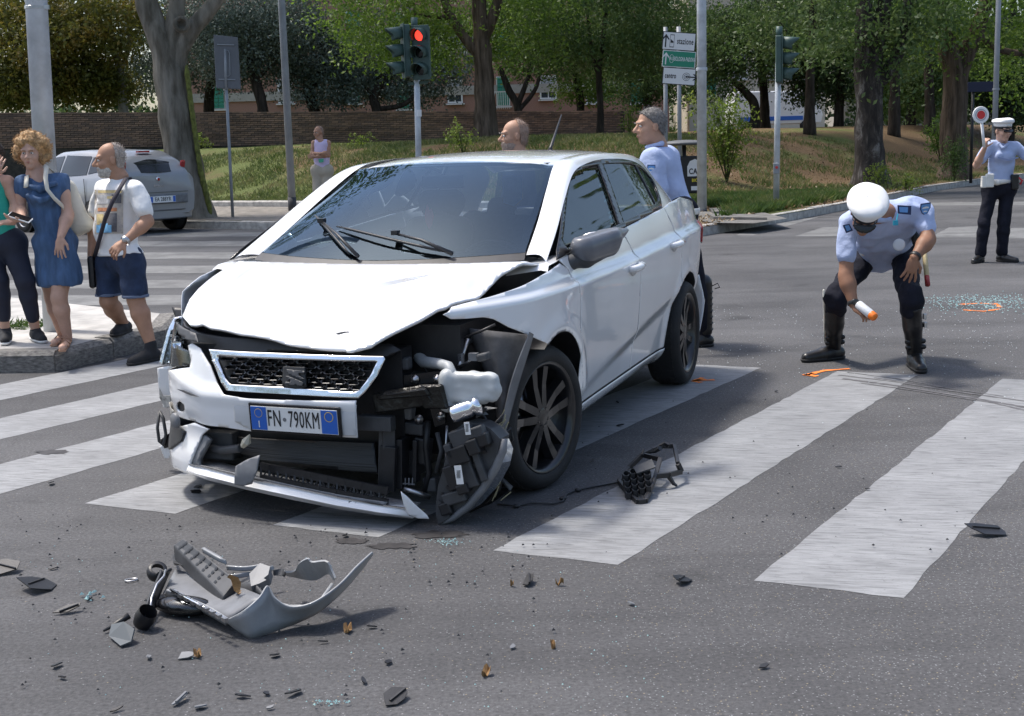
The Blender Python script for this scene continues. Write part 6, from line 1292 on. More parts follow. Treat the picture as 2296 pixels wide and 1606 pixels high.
for an, gpos in ((ab, gp(140, 787, .155)), (aa, gp(121, 775, .155))):
    d = V3(gpos)-V3(an); d[2] = 0; d = unit(d); hl_ = V3((an[0], an[1], .155))-d*.04; so = MB(); so.tube([hl_-bs+V3((0, 0, .008)), hl_+d*.12-bs+V3((0, 0, .008)), V3(gpos)+d*.03-bs+V3((0, 0, .008))], [.03, .036, .026], 10, flat=1.0)
    for i in range(len(so.v)): so.v[i] = (so.v[i][0], so.v[i][1], max(.002, min(.014, so.v[i][2])))
    s_ = so.build('sandal', M('sandal_tan', (.42, .24, .15), .5), pb)
    for t in (.3, .55, .8): sp_ = MB(); p = mix(hl_, V3(gpos), t); w_ = np.cross(d, (0, 0, 1)); sp_.tube([p-w_*.036-bs+V3((0, 0, .01)), p-bs+V3((0, 0, .058-.02*t)), p+w_*.036-bs+V3((0, 0, .01))], .005, 5); sp_.build('strap', M('sandal_tan', (.42, .24, .15), .5), s_, True)
bk = empty('backpack', tuple(G(172, 470, Y0+.16)), 0, 'cream bag on the back of the woman in blue', 'bag'); bb = V3(G(172, 470, Y0+.16)); cream = M('cream_leather', (.60, .57, .48), .6, var=.08, scale=7, bump=.15, bscale=60)
V, F = sdf_mesh([('c', G(150, 420, Y0+.16)-bb, G(178, 500, Y0+.14)-bb, .06, .085), ('c', G(150, 425, Y0+.16)-bb, G(160, 510, Y0+.14)-bb, .055, .075), ('c', G(160, 508, Y0+.14)-bb, G(190, 500, Y0+.14)-bb, .06, .055)], .010, .04); mesh_obj('bag_body', wrinkle(V, .012, 9, 3).tolist(), F.tolist(), cream, bk, True)
st = MB(); st.tube([G(*p)-bb for p in ((150, 420, Y0+.14), (118, 384, Y0+.05), (104, 372, Y0-.02), (102, 400, Y0-.13), (106, 425, Y0-.18), (122, 445, Y0-.15), (140, 462, Y0-.06), (158, 490, Y0+.06))], .020, 6, flat=.3); st.build('strap', cream, bk, True)
st = MB(); st.tube([G(*p)-bb for p in ((140, 415, Y0+.16), (70, 390, Y0+.08), (60, 395, Y0-.05), (58, 420, Y0-.14))], .018, 6, flat=.3); st.build('strap', cream, bk, True)
ph = empty('phone', tuple(G(45, 488, Y0-.30)), 0, 'mobile phone held flat in the woman\'s hand', 'phone'); m_ = MB(); R = Matrix.Rotation(.35, 3, 'Y') @ Matrix.Rotation(.35, 3, 'X'); m_.box((0, 0, 0), (.16, .075, .010), R); m_.build('phone_body', whitec, ph, bevel=.003)
m_ = MB(); m_.box(R @ Vector((0, 0, .0065)), (.145, .066, .002), R); m_.build('phone_screen', blackg, ph)

# ---- woman in teal top at the left edge
teal = M('teal_jersey', (.03, .40, .30), .8, var=.08, scale=8); legg = M('navy_leggings', (.012, .016, .034), .75, var=.15, scale=9)
Y0 = 9.75; bs = V3((-3.75, 9.6, .15)); pb = empty('person', tuple(bs), 0, 'woman in teal tank top and dark leggings at the left edge', 'person')
hf = headf(G(-22, 352, Y0), (-.3, -1, 0)); nb = G(-16, 395, Y0); sa, sb = G(-62, 414, Y0), G(16, 410, Y0); ha, hb = G(-30, 545, Y0), G(26, 545, Y0)
eb, wb_ = G(36, 462, Y0-.02), G(30, 498, Y0-.20); ea, wa = G(-60, 440, Y0-.15), G(-12, 392, Y0-.20); ka, aa = G(-2, 630, Y0-.06), G(12, 740, Y0+.02); kb_, ab = G(56, 630, Y0-.06), G(80, 742, Y0+.04)
body = skin_body([(head_prims(hf, nb, .97, .95), .007, .03), (core_prims(sa, sb, ha, hb, nb, ea, eb, ka, kb_)+arm_prims(sa, ea, wa, .9)+arm_prims(sb, eb, wb_, .9)+[('c', sa, sb, .05, .05), ('c', nb, mix(sa, sb, .5)-V3((0, 0, .06)), .06, .08)], .009, .03), (hand_prims(wa, (.45, -.2, .9), (.3, -1, .1), 1, .6, .92), .005, .008), (hand_prims(wb_, (-.9, -.5, 0), (0, -.3, 1), 1, .6, .92), .005, .008), ([('c', mix(ka, aa, .4), aa, .05, .033), ('c', mix(kb_, ab, .4), ab, .05, .033)], .010, .03)], SK['fair'], pb, bs)
face_bits(hf, body, bs, .97); short_hair(hf, body, bs, darkh, cut=(.0, .03), grow=.012, k=.97)
solid('tank_top', infl(torso_prims(mix(sa, sb, .16), mix(sa, sb, .84), mix(ha, sa, .02), mix(hb, sb, .02), .85, (.08, .092, .09)), .008)+[('p', G(20, 538, Y0), (0, 0, 1))], teal, pb, bs, .010, .03, .008, 9, 61)
solid('leggings', [('c', ha, hb, .115, .115)]+leg_prims(ha, ka, aa, 1.0, (.098, .066, .062, .05))[:2]+leg_prims(hb, kb_, ab, 1.0, (.098, .066, .062, .05))[:2]+[('c', mix(ka, aa, .3), mix(ka, aa, .72), .062, .050), ('c', mix(kb_, ab, .3), mix(kb_, ab, .72), .062, .050)], legg, pb, bs, .010, .03, .004, 12, 62)
wsole = M('white_sole', (.72, .72, .70), .6)
for an, toe in ((ab, V3(gp(128, 783, .15))), (aa, V3(gp(2, 796, .15)))):
    s_ = shoe('trainer', an, toe, blk, pb, bs, 1.0, wsole)
# ---------------------------------------------------------------- trees, shrubs, grass
def mat_leaf(name, c1, c2, c3, tr=.35):
    m = bpy.data.materials.new(name); m.use_nodes = True; nt = m.node_tree; L = nt.links.new; nt.nodes.clear()
    o = nd(nt, 'ShaderNodeOutputMaterial'); tc = nd(nt, 'ShaderNodeTexCoord'); n = nd(nt, 'ShaderNodeTexNoise', i_Scale=.9, i_Detail=3); L(tc.outputs['Object'], n.inputs['Vector'])
    n2 = nd(nt, 'ShaderNodeTexNoise', i_Scale=9, i_Detail=2); L(tc.outputs['Object'], n2.inputs['Vector'])
    ad = nd(nt, 'ShaderNodeMath', operation='MULTIPLY_ADD'); L(n2.outputs['Fac'], ad.inputs[0]); ad.inputs[1].default_value = .55; L(n.outputs['Fac'], ad.inputs[2])
    r = nd(nt, 'ShaderNodeValToRGB'); e = r.color_ramp.elements; e[0].position = .58; e[0].color = c4(c1); e[1].position = .95; e[1].color = c4(c3); k = e.new(.77); k.color = c4(c2); L(ad.outputs[0], r.inputs[0])
    p = nd(nt, 'ShaderNodeBsdfPrincipled'); p.inputs['Roughness'].default_value = .5; p.inputs['Specular IOR Level'].default_value = .4; L(r.outputs[0], p.inputs['Base Color'])
    t = nd(nt, 'ShaderNodeBsdfTranslucent'); L(r.outputs[0], t.inputs[0]); mx = nd(nt, 'ShaderNodeMixShader'); mx.inputs[0].default_value = tr; L(p.outputs[0], mx.inputs[1]); L(t.outputs[0], mx.inputs[2]); L(mx.outputs[0], o.inputs[0])
    return m
LEAF = {'olive': mat_leaf('chestnut_leaves', (.075, .085, .018), (.145, .150, .028), (.21, .150, .03), .45), 'holm': mat_leaf('holm_oak_leaves', (.055, .078, .055), (.11, .145, .11), (.21, .25, .21), .2), 'rob': mat_leaf('robinia_leaves', (.06, .12, .015), (.12, .20, .03), (.20, .29, .055), .5),
        'mid': mat_leaf('green_leaves', (.042, .085, .022), (.085, .145, .04), (.145, .20, .07), .45), 'dark': mat_leaf('dark_leaves', (.024, .050, .016), (.05, .09, .028), (.095, .135, .047), .4), 'shoot': mat_leaf('fresh_leaves', (.10, .16, .02), (.17, .24, .035), (.25, .30, .06), .5)}
def leaf_mesh(name, P, size, mat, parent, rs, up=.5, aspect=.5):
    """P: leaf positions; each leaf a folded quad of its own direction"""
    n = len(P); d = rs.normal(size=(n, 3)); d[:, 2] -= .25; d /= np.linalg.norm(d, axis=1)[:, None]
    nn = rs.normal(size=(n, 3)); nn[:, 2] += up; nn -= d*(nn*d).sum(1)[:, None]; nn /= np.linalg.norm(nn, axis=1)[:, None]; w = np.cross(d, nn); l = size*rs.uniform(.6, 1.35, n)[:, None]
    V = np.stack([P, P+d*l*.5+w*l*aspect*.5+nn*l*.06, P+d*l, P+d*l*.5-w*l*aspect*.5+nn*l*.06], 1).reshape(-1, 3)
    me = bpy.data.meshes.new(name); me.vertices.add(4*n); me.vertices.foreach_set('co', V.astype(np.float32).ravel()); me.loops.add(4*n); me.loops.foreach_set('vertex_index', np.arange(4*n, dtype=np.int32))
    me.polygons.add(n); me.polygons.foreach_set('loop_start', np.arange(0, 4*n, 4, dtype=np.int32)); me.polygons.foreach_set('loop_total', np.full(n, 4, np.int32)); me.materials.append(mat); me.update(calc_edges=True); me.validate()
    return link(bpy.data.objects.new(name, me), parent)
def clump_points(rs, c, r, n, clump=.38, per=45):
    k = max(1, n//per); u = rs.normal(size=(k, 3)); u /= np.linalg.norm(u, axis=1)[:, None]; rad = rs.uniform(.15, 1, k)**.45
    cc = V3(c)+u*rad[:, None]*V3(r); P = np.repeat(cc, per, 0)+rs.normal(size=(k*per, 3))*clump*np.array([1, 1, .55]); return P
def bark(name, c1, c2, stretch=(1, 1, .22), b=1.0, sc=7):
    return M(name, c1, .95, col2=c2, scale=sc, bump=b, bscale=sc*1.6, bdist=.05, stretch=stretch, spec=.15, detail=9)
bark_grey = bark('grey_bark', (.10, .088, .068), (.25, .225, .185), b=.9, sc=6); bark_brown = bark('furrowed_brown_bark', (.05, .038, .028), (.16, .12, .09), (1, 1, .12), 1.0, 9); bark_dark = bark('dark_bark', (.022, .018, .014), (.065, .052, .042)); bark_pale = bark('pale_bark', (.19, .17, .14), (.30, .28, .24))
def mat_patchy():
    m, nt, p = base_mat('flaking_bark'); L = nt.links.new; tc = nd(nt, 'ShaderNodeTexCoord'); mp = nd(nt, 'ShaderNodeMapping'); mp.inputs['Scale'].default_value = (1, 1, .35); L(tc.outputs['Object'], mp.inputs[0])
    n = nd(nt, 'ShaderNodeTexNoise', i_Scale=4.5, i_Detail=8, i_Roughness=.7, i_Distortion=.5); L(mp.outputs[0], n.inputs['Vector']); r = nd(nt, 'ShaderNodeValToRGB'); e = r.color_ramp.elements; e[0].position = .42; e[0].color = (.025, .021, .018, 1); e[1].position = .72; e[1].color = (.33, .31, .28, 1); k = e.new(.55); k.color = (.065, .052, .044, 1); L(n.outputs['Fac'], r.inputs[0]); L(r.outputs[0], p.inputs['Base Color'])
    b = nd(nt, 'ShaderNodeBump', i_Strength=1.0, i_Distance=.06); L(n.outputs['Fac'], b.inputs['Height']); L(b.outputs[0], p.inputs['Normal']); p.inputs['Roughness'].default_value = .95; return m
bark_flaky = mat_patchy()
def stem(parent, base, pts, radii, mat, name='trunk', n=14, rough=.06, seed=0):
    """pts: world points; resampled with some crookedness"""
    t = np.linspace(0, len(pts)-1, max(8, 6*len(pts))); P = np.stack([spl(t, range(len(pts)), [p[k] for p in pts]) for k in range(3)], 1); R = np.interp(t, range(len(pts)), radii); mb = MB()
    mb.tube([tuple(p-V3(base)) for p in P], list(R), n)
    V = np.array(mb.v)
    for i, v in enumerate(V):
        q = mnoise.noise_vector(Vector(v)*2.2+Vector((seed, 0, 0))); V[i] += np.array(q)*rough*min(1, R.max()*2.5)
    mb.v = [tuple(v) for v in V]; return mb.build(name, mat, parent, True)
def tree(name, label, base_px, Y, stems, mat, crowns, leaf, size=.13, group=None, seed=1, ground=True):
    b = V3(at(base_px[0], base_px[1], Y)); gz = float(ground_z(b[0], b[1])) if ground else b[2]; b[2] = gz-.1
    root = empty(name, tuple(b), 0, label, 'tree', group); rs = np.random.RandomState(seed)
    for i, (pts, radii) in enumerate(stems):
        W = [at(p[0], p[1], p[2] if len(p) > 2 else Y) for p in pts]
        if i == 0: W[0] = b.copy()
        stem(root, b, W, [r_*.86 for r_ in radii], mat, 'trunk' if i == 0 else 'limb', seed=seed+i)
    P = []
    for (px, py, yy, r, n) in crowns: P.append(clump_points(rs, at(px, py, yy)-b, r, int(n*1.8)))
    if P: leaf_mesh('crown', np.concatenate([P_ for P_ in P]), size*1.12, LEAF[leaf], root, rs)
    leaf_mesh('upper_crown', clump_points(rs, (rs.uniform(-1, 1), rs.uniform(-1, 1), 11.2-b[2]), (4.6, 4.2, 2.2), 1400, .7), .34, LEAF[leaf], root, rs)
    return root
T1 = tree('plane_tree', 'big forked grey tree with a knot beside the parked car', (432, 486), 27.6, [([(432, 486), (425, 440), (405, 330), (388, 220), (372, 130), (340, 40), (318, -60), (300, -300)], [.62, .46, .41, .39, .34, .27, .24, .18]), ([(392, 215), (402, 120), (430, 70), (478, 10), (560, -110), (640, -260)], [.28, .21, .20, .18, .14, .08]), ([(380, 150), (392, 60), (398, -20), (410, -260)], [.26, .22, .19, .12])], bark_grey,
    [(250, -420, 27, (4.0, 3.5, 2.0), 2600), (520, -380, 27, (3.6, 3.5, 1.8), 2600)], 'mid', .17, seed=3)
kn = MB(); kc = V3(at(407, 54, 27.25))-V3(T1.location); kn.lathe([(.17, -.06), (.16, .02), (.11, .05), (.085, .0), (.07, -.12), (0, -.14)], kc, (.25, -1, .1), 14); kn.build('knot_hole', bark_grey, T1, True)
ms = M('green_moss', (.13, .14, .03), .95, var=.4, scale=12, bump=.8, bscale=40)
mo = MB()
for i in range(14):
    t = i/13; p = V3(at(np.interp(t, [0, .3, .7, 1], [470, 449, 432, 420]), 470-300*t, 27.6-.16))-V3(T1.location); mo.ell(p, (.05, .10, .22))
mo.build('moss', ms, T1, True)
tree('locust_tree', 'tall brown furrowed trunk in the middle above the car', (1090, 298), 42, [([(1090, 300), (1088, 270), (1086, 200), (1083, 130), (1078, 60), (1072, -40), (1065, -200)], [.55, .40, .36, .33, .30, .24, .15]), ([(1083, 130), (1045, 90), (1012, 40), (990, -20), (960, -140)], [.26, .19, .17, .14, .08]), ([(1080, 90), (1108, 30), (1125, -40), (1150, -160)], [.24, .2, .16, .09]), ([(1012, 40), (960, 36), (900, 30)], [.10, .06, .03])], bark_brown,
    [(870, 40, 42, (2.2, 1.6, 1.6), 3000), (960, 90, 43, (1.7, 1.6, 1.0), 1500), (1180, 60, 43, (2.0, 2.0, 1.4), 2200), (1080, -90, 42, (4.2, 3.5, 1.8), 3000), (820, -60, 41, (2.4, 2.4, 1.6), 2000)], 'rob', .12, seed=4)
tree('young_tree', 'slender dark tree with a forked stem by the brick wall', (1345, 292), 44, [([(1345, 292), (1346, 230), (1342, 165), (1352, 90), (1360, -30), (1362, -160)], [.17, .12, .11, .09, .07, .03]), ([(1342, 170), (1328, 120), (1318, 40), (1300, -60)], [.08, .06, .05, .03])], bark_dark,
    [(1330, 60, 44, (2.6, 2.0, 1.5), 3600), (1420, 110, 45, (2.0, 1.6, 1.1), 2000), (1260, 110, 45, (1.6, 1.6, .9), 1600), (1480, 40, 44, (1.8, 1.6, 1.4), 1800), (1350, -90, 44, (3.4, 2.6, 1.6), 2000)], 'mid', .12, seed=5)
tree('old_tree', 'thick trunk with flaking dark and white bark behind the bending officer', (1952, 404), 33, [([(1952, 404), (1952, 385), (1950, 320), (1948, 220), (1946, 130), (1940, 60), (1938, -60), (1930, -240)], [.62, .47, .41, .39, .36, .26, .23, .15]), ([(1952, 150), (1972, 70), (1985, 0), (2000, -110)], [.28, .24, .21, .12]), ([(1965, 190), (2010, 130), (2030, 50), (2045, -40), (2070, -150)], [.22, .17, .16, .14, .08])], bark_flaky,
    [(2000, 90, 32.5, (.9, .9, 1.4), 900), (1860, 60, 33, (1.2, 1.2, 1.0), 900), (1960, -130, 33, (4.0, 3.5, 1.5), 2600), (2080, 30, 33, (1.0, 1.0, .9), 700)], 'mid', .12, seed=6)
tree('old_tree', 'wide brown trunk splitting into a V at the right', (2140, 388), 37, [([(2140, 388), (2140, 370), (2138, 280), (2142, 180), (2120, 90), (2095, 0), (2070, -140)], [.62, .46, .40, .38, .30, .26, .15]), ([(2142, 190), (2172, 110), (2205, 30), (2230, -60), (2260, -180)], [.32, .26, .22, .18, .1]), ([(2190, 75), (2240, 110), (2300, 118), (2360, 100)], [.12, .11, .10, .05])], bark_brown,
    [(2080, 60, 37, (1.6, 1.4, 1.2), 1600), (2240, 70, 38, (1.8, 1.6, 1.4), 2000), (2160, -120, 37, (4.2, 3.5, 1.6), 2600), (2300, 160, 40, (1.4, 1.4, 1.0), 900)], 'rob', .12, seed=7)
tree('slim_tree', 'straight dark trunk to the right of the tall lamp post', (1815, 281), 47, [([(1815, 281), (1816, 220), (1818, 120), (1824, 30), (1830, -80)], [.28, .19, .17, .15, .10]), ([(1818, 150), (1780, 90), (1740, 40)], [.07, .05, .02])], bark_dark, [(1760, 60, 47, (2.0, 1.8, 1.4), 2200), (1860, 30, 48, (1.8, 1.8, 1.4), 1600), (1820, -90, 47, (3.6, 3, 1.5), 1800)], 'mid', .12, seed=8)
tree('chestnut_tree', 'pale forked trunk behind the wall with yellowing leaves', (278, 256), 57, [([(278, 330), (278, 256), (270, 180), (262, 130), (240, 70), (232, -20)], [.26, .22, .20, .17, .10, .06]), ([(268, 165), (288, 110), (292, 40), (300, -40)], [.13, .11, .10, .05]), ([(268, 190), (240, 165), (215, 152)], [.06, .05, .03])], bark_pale,
    [(90, 110, 56, (3.0, 2.4, 2.2), 6500), (200, 60, 56, (2.6, 2.2, 1.6), 4500), (30, 190, 56, (1.8, 1.6, 1.0), 2600), (170, 180, 57, (2.2, 1.6, 1.0), 3000), (60, 30, 57, (3, 2.4, 1.8), 3500), (230, 190, 57, (1.2, 1.2, .9), 1400)], 'olive', .17, seed=9)
HK = [('dark leaning trunk of a grey-green oak right of the grey panel', (590, 262), 58, [(590, 330), (588, 240), (572, 180), (558, 130), (560, 60)], [(520, 90, 58, (2.0, 1.6, 1.7), 4500), (600, 60, 58, (2.2, 1.8, 1.5), 4000), (560, 150, 59, (2.2, 1.4, 1.0), 2600)]),
      ('grey-green oak crown between the two lamp posts on the left', (700, 258), 60, [(700, 330), (705, 250), (690, 200), (720, 150), (715, 60)], [(690, 120, 60, (2.0, 1.6, 1.8), 5000), (730, 190, 60, (2.0, 1.4, 1.1), 3000), (650, 60, 60, (1.8, 1.6, 1.3), 2600)]),
      ('low grey-green oak with spreading dark limbs left of the middle trunk', (845, 255), 60, [(845, 330), (845, 250), (838, 215), (870, 150), (880, 80)], [(800, 160, 61, (2.2, 1.6, 1.5), 4200), (920, 170, 61, (2.2, 1.6, 1.5), 4200), (860, 90, 61, (2.4, 1.8, 1.4), 3600), (1000, 120, 61, (1.6, 1.4, 1.6), 2600)]),
      ('grey-green oak behind the forked grey tree', (470, 262), 62, [(470, 330), (468, 230), (480, 140), (476, 40)], [(450, 120, 62, (1.8, 1.6, 1.8), 3600), (480, 40, 62, (2.2, 1.8, 1.4), 3000), (340, 60, 62, (2.0, 1.6, 1.6), 2600), (330, 170, 62, (1.6, 1.2, 1.0), 1800)])]
for i, (lb, bp, Y, pts, cr) in enumerate(HK):
    extra = [([(838, 215), (815, 190), (800, 160)], [.10, .09, .05]), ([(845, 245), (905, 235), (940, 200), (960, 160)], [.14, .12, .10, .05])] if i == 2 else [([(pts[2][0], pts[2][1]), (pts[2][0]+40, pts[2][1]-40), (pts[2][0]+70, pts[2][1]-90)], [.12, .09, .05])]
    tree('holm_oak', lb, bp, Y, [(pts, [.35, .28, .24, .18, .10][:len(pts)])]+extra, bark_dark, cr, 'holm', .13, 'grey-green oaks behind the brick wall', seed=20+i)
MK = [('dark many-stemmed tree between the middle trunk and the window', (1165, 252), 62, 'mid', [(1165, 330), (1160, 240), (1140, 200), (1120, 150)], [(1150, 60, 62, (2.4, 1.8, 1.5), 3600), (1190, 130, 63, (1.8, 1.4, 1.0), 1800)]), ('bushy green tree above the window of the brick house', (1290, 250), 64, 'rob', [(1300, 330), (1302, 240), (1290, 160), (1280, 60)], [(1290, 50, 64, (2.6, 2, 1.8), 3800), (1320, 190, 64, (1.6, 1.4, 1.0), 2200), (1200, 20, 64, (2.0, 1.8, 1.4), 2000)]),
      ('leafy tree behind the direction sign', (1450, 250), 60, 'mid', [(1452, 330), (1452, 240), (1446, 150), (1440, 40)], [(1440, 170, 60, (2.0, 1.6, 1.5), 3400), (1500, 90, 60, (2.2, 1.8, 1.8), 3400), (1420, 40, 61, (2.0, 1.6, 1.4), 2000)]), ('leafy tree right of the direction sign with a curved stem', (1690, 250), 58, 'mid', [(1690, 320), (1692, 240), (1670, 205), (1640, 180)], [(1620, 90, 58, (2.0, 1.8, 1.6), 3200), (1690, 110, 58, (2.0, 1.6, 1.6), 3000), (1590, 190, 58, (1.4, 1.2, .9), 1400)]),
      ('dark straight tree behind the right traffic light', (1716, 248), 60, 'dark', [(1716, 320), (1712, 200), (1702, 100), (1696, -40)], [(1730, 40, 60, (2.4, 2, 1.8), 3000), (1790, 130, 60, (1.6, 1.4, 1.4), 2000)]), ('dark tree filling the gap left of the flaking trunk', (1880, 258), 58, 'dark', [(1880, 320), (1882, 240), (1888, 120), (1890, -40)], [(1880, 120, 58, (1.8, 1.6, 2.0), 3800), (1850, 40, 58, (2, 1.8, 1.6), 2400), (1840, 200, 59, (1.4, 1.2, 1.0), 1600)]),
      ('bright green tree between the two big trunks on the right', (2040, 262), 56, 'rob', [(2042, 320), (2044, 240), (2050, 120), (2056, -40)], [(2050, 130, 56, (1.7, 1.5, 1.8), 3600), (2040, 40, 56, (1.8, 1.6, 1.4), 2400), (2010, 220, 57, (1.4, 1.2, .9), 1600)]), ('dark tree at the right edge behind the policewoman', (2262, 280), 54, 'dark', [(2262, 330), (2264, 240), (2268, 120), (2272, -40)], [(2260, 120, 54, (1.8, 1.5, 2.0), 3600), (2220, 200, 55, (1.6, 1.3, 1.1), 2200), (2290, 230, 54, (1.2, 1.1, 1.0), 1600)]),
      ('thin dark tree just right of the flaking trunk', (2005, 268), 50, 'dark', [(2005, 300), (2006, 220), (2010, 120), (2012, -40)], [(2010, 60, 50, (1.4, 1.2, 1.4), 1600)]), ('thin dark tree left of the policewoman\'s paddle', (2085, 270), 52, 'mid', [(2085, 310), (2084, 220), (2080, 100), (2078, -40)], [(2090, 180, 53, (1.3, 1.2, 1.5), 2000), (2180, 110, 53, (1.6, 1.4, 1.6), 2400)])]
for i, (lb, bp, Y, lf_, pts, cr) in enumerate(MK):
    ex = [([(1160, 240), (1185, 170), (1200, 110)], [.16, .12, .07]), ([(1162, 250), (1205, 190), (1212, 100)], [.14, .10, .05])] if i == 0 else []
    tree('park_tree', lb, bp, Y, [(pts, [.30, .22, .18, .12])]+ex, bark_dark, cr, lf_, .14, 'trees in the park behind the bank', seed=40+i)
# far wood that closes the view, one mass
rs = np.random.RandomState(77); P = []
for i in range(60): x = -40+i*1.75; P.append(clump_points(rs, (x, 96+rs.uniform(-5, 5), rs.uniform(4, 9)), (2.6, 2.2, 3.4), 700, .6)); 
for i in range(44): x = -46+i*2.1; P.append(clump_points(rs, (x, 92+rs.uniform(-6, 6), rs.uniform(1.6, 4.2)), (2.6, 2.2, 1.6), 420, .5))
for i in range(30): x = -42+i*3.6; P.append(clump_points(rs, (x, 100+rs.uniform(-5, 5), rs.uniform(10, 15)), (3.4, 3, 3.4), 600, .8))
tag(leaf_mesh('far_wood', np.concatenate(P), .42, LEAF['dark'], None, rs), 'dark mass of far trees closing the view', 'trees', kind='stuff')
P = []
for i in range(26): a = -2.9+i*.2; r0 = rs.uniform(24, 30); P.append(clump_points(rs, (-r0*math.sin(a)*1.05, -r0*math.cos(a)*.9+4 if abs(a) > 1.5 else r0*math.cos(a)*-.9+4, rs.uniform(5.5, 8)), (4.2, 4.2, 3.8), 1900, .9))
P = [p for p in P if not (-26 < p[:, 0].mean() < 13 and p[:, 1].mean() > 4)]
tag(leaf_mesh('roadside_trees', np.concatenate(P), .26, LEAF['mid'], None, rs), 'street trees on the near side, mirrored in the car', 'trees', kind='stuff')
# shrubs and root suckers with feathery leaves
def sucker(px, py, Y, h, ns, spread, label, leaf='shoot', seed=0, size=.075, name='sapling'):
    b = V3(at(px, py, Y)); b[2] = float(ground_z(b[0], b[1])); root = empty(name, tuple(b), 0, label, 'shrub', 'young shoots on the bank'); rs = np.random.RandomState(seed); P = []
    for s in range(ns):
        a = rs.uniform(0, 2*PI); tip = np.array([math.cos(a)*spread*rs.uniform(.2, 1), math.sin(a)*spread*.6*rs.uniform(.2, 1), h*rs.uniform(.6, 1)]); pts = [(0, 0, 0), tip*.5+np.array([0, 0, h*.08]), tip]; mb = MB(); mb.tube([tuple(p) for p in pts], [.014, .010, .004], 5); mb.build('stem', M('green_stem', (.07, .08, .03), .8), root, True)
        for k in range(int(9*h)+4):
            t = rs.uniform(.25, 1); q = tip*t+np.array([0, 0, h*.16*t*(1-t)*2]); d = rs.normal(size=3); d[2] *= .3; d /= np.linalg.norm(d)
            for j in range(9):
                P += [q+d*(.04+j*.035)+rs.normal(size=3)*.012-np.array([0, 0, .0035*j*j])]
    leaf_mesh('foliage', np.array(P), size, LEAF[leaf], root, rs, up=1.6, aspect=.45); return root
sucker(1040, 345, 37, 1.0, 5, .5, 'yellow-green shoots left of the middle trunk', seed=1); sucker(1412, 300, 42, 1.1, 6, .8, 'yellow-green shoots right of the slender dark tree', seed=2); sucker(1630, 392, 33, 2.2, 16, 1.1, 'large feathery bush right of the tall lamp post', seed=3, size=.09, name='bush'); sucker(1960, 420, 32, .7, 5, .5, 'small shoots at the foot of the flaking trunk', seed=4); sucker(2140, 385, 35.5, 1.3, 8, .4, 'leafy shoots in front of the V-shaped trunk', 'mid', 5)
sucker(450, 315, 48, .6, 5, .5, 'small yellow shrub right of the forked grey tree at the wall', seed=6); sucker(810, 325, 42, .5, 4, .4, 'tiny shoots on the grass left of the traffic light', seed=7); sucker(2110, 290, 46, 1.8, 9, 1.0, 'green bush between the big trunks on the right', 'rob', 8, .1, 'bush'); sucker(2230, 395, 40, .5, 4, .4, 'low weeds behind the policewoman', 'mid', 9); sucker(2030, 420, 31, .45, 4, .4, 'low weeds by the kerb right of the flaking trunk', seed=10)
# grass: blades on the bank and long dry grass on the corner
rs = np.random.RandomState(5)
def grass(name, n, region, h, mat, label):
    X = []; 
    while sum(len(a) for a in X) < n:
        px = rs.uniform(region[0], region[1], n); Y = rs.uniform(region[2], region[3], n); x = (px-1148)/CAM_F*Y; y = Y; P = np.c_[x, y]
        ok = in_poly(P, park_poly) & (seg_dist(x, y, KERB) > .4); dens = np.array([mnoise.noise(Vector((a*.5, b*.5, 3))) for a, b in P]); ok &= dens > region[4]
        if region[0] < 900: ok &= ((x-2.8)*.596+(y-19.95)*.803) > 4.95
        X.append(P[ok])
    P = np.concatenate(X)[:n]; z = ground_z(P[:, 0], P[:, 1])+.0; a = rs.uniform(0, 2*PI, n); hh = h*rs.uniform(.5, 1.3, n); lean = rs.normal(size=(n, 2))*.45*hh[:, None]; w = .008+.010*rs.uniform(size=n); B = np.c_[P, z]
    d = np.c_[np.cos(a), np.sin(a), 0*a]*w[:, None]; V = np.stack([B-d, B+d, B+np.c_[lean*.4, hh*.6]+d*.6, B+np.c_[lean, hh]], 1).reshape(-1, 3)
    me = bpy.data.meshes.new(name); me.from_pydata(V.tolist(), [], [(4*i, 4*i+1, 4*i+2, 4*i+3) for i in range(n)]); me.materials.append(mat); o = bpy.data.objects.new(name, me); link(o); return tag(o, label, 'grass', kind='stuff')
gd = mat_leaf('dry_grass', (.07, .105, .025), (.13, .165, .05), (.24, .22, .10), .4); gg = mat_leaf('green_grass', (.045, .085, .015), (.085, .14, .03), (.16, .17, .06), .4)
grass('grass', 42000, (420, 1560, 29, 44, -.25), .13, gd, 'dry grass on the sloping bank'); grass('grass', 14000, (1500, 1900, 22, 30, -.12), .17, gg, 'long green grass round the right traffic light'); grass('grass', 12000, (1560, 2300, 28, 46, -.05), .12, gd, 'sparse grass under the trees on the right')
# fallen leaves on the bank, joined
def litter(n, reg, seed, size, mat, label, zf=ground_z):
    r2 = np.random.RandomState(seed); px = r2.uniform(reg[0], reg[1], n); Y = r2.uniform(reg[2], reg[3], n); x = (px-1148)/CAM_F*Y; ok = in_poly(np.c_[x, Y], park_poly); x, Y = x[ok], Y[ok]; P = np.c_[x, Y, zf(x, Y)+.02]
    o = leaf_mesh('fallen_leaves', P, size, mat, None, r2, up=6); return tag(o, label, 'leaves', kind='stuff')
litter(9000, (1500, 2100, 24, 46), 3, .07, mat_leaf('brown_leaves', (.08, .05, .025), (.16, .10, .05), (.27, .18, .09), .1), 'brown fallen leaves on the bank'); litter(1200, (1555, 1700, 20.2, 23), 4, .06, MATS.get('x') or mat_leaf('tan_leaves', (.14, .09, .05), (.26, .18, .10), (.38, .29, .18), .1), 'dry leaves at the kerb corner')
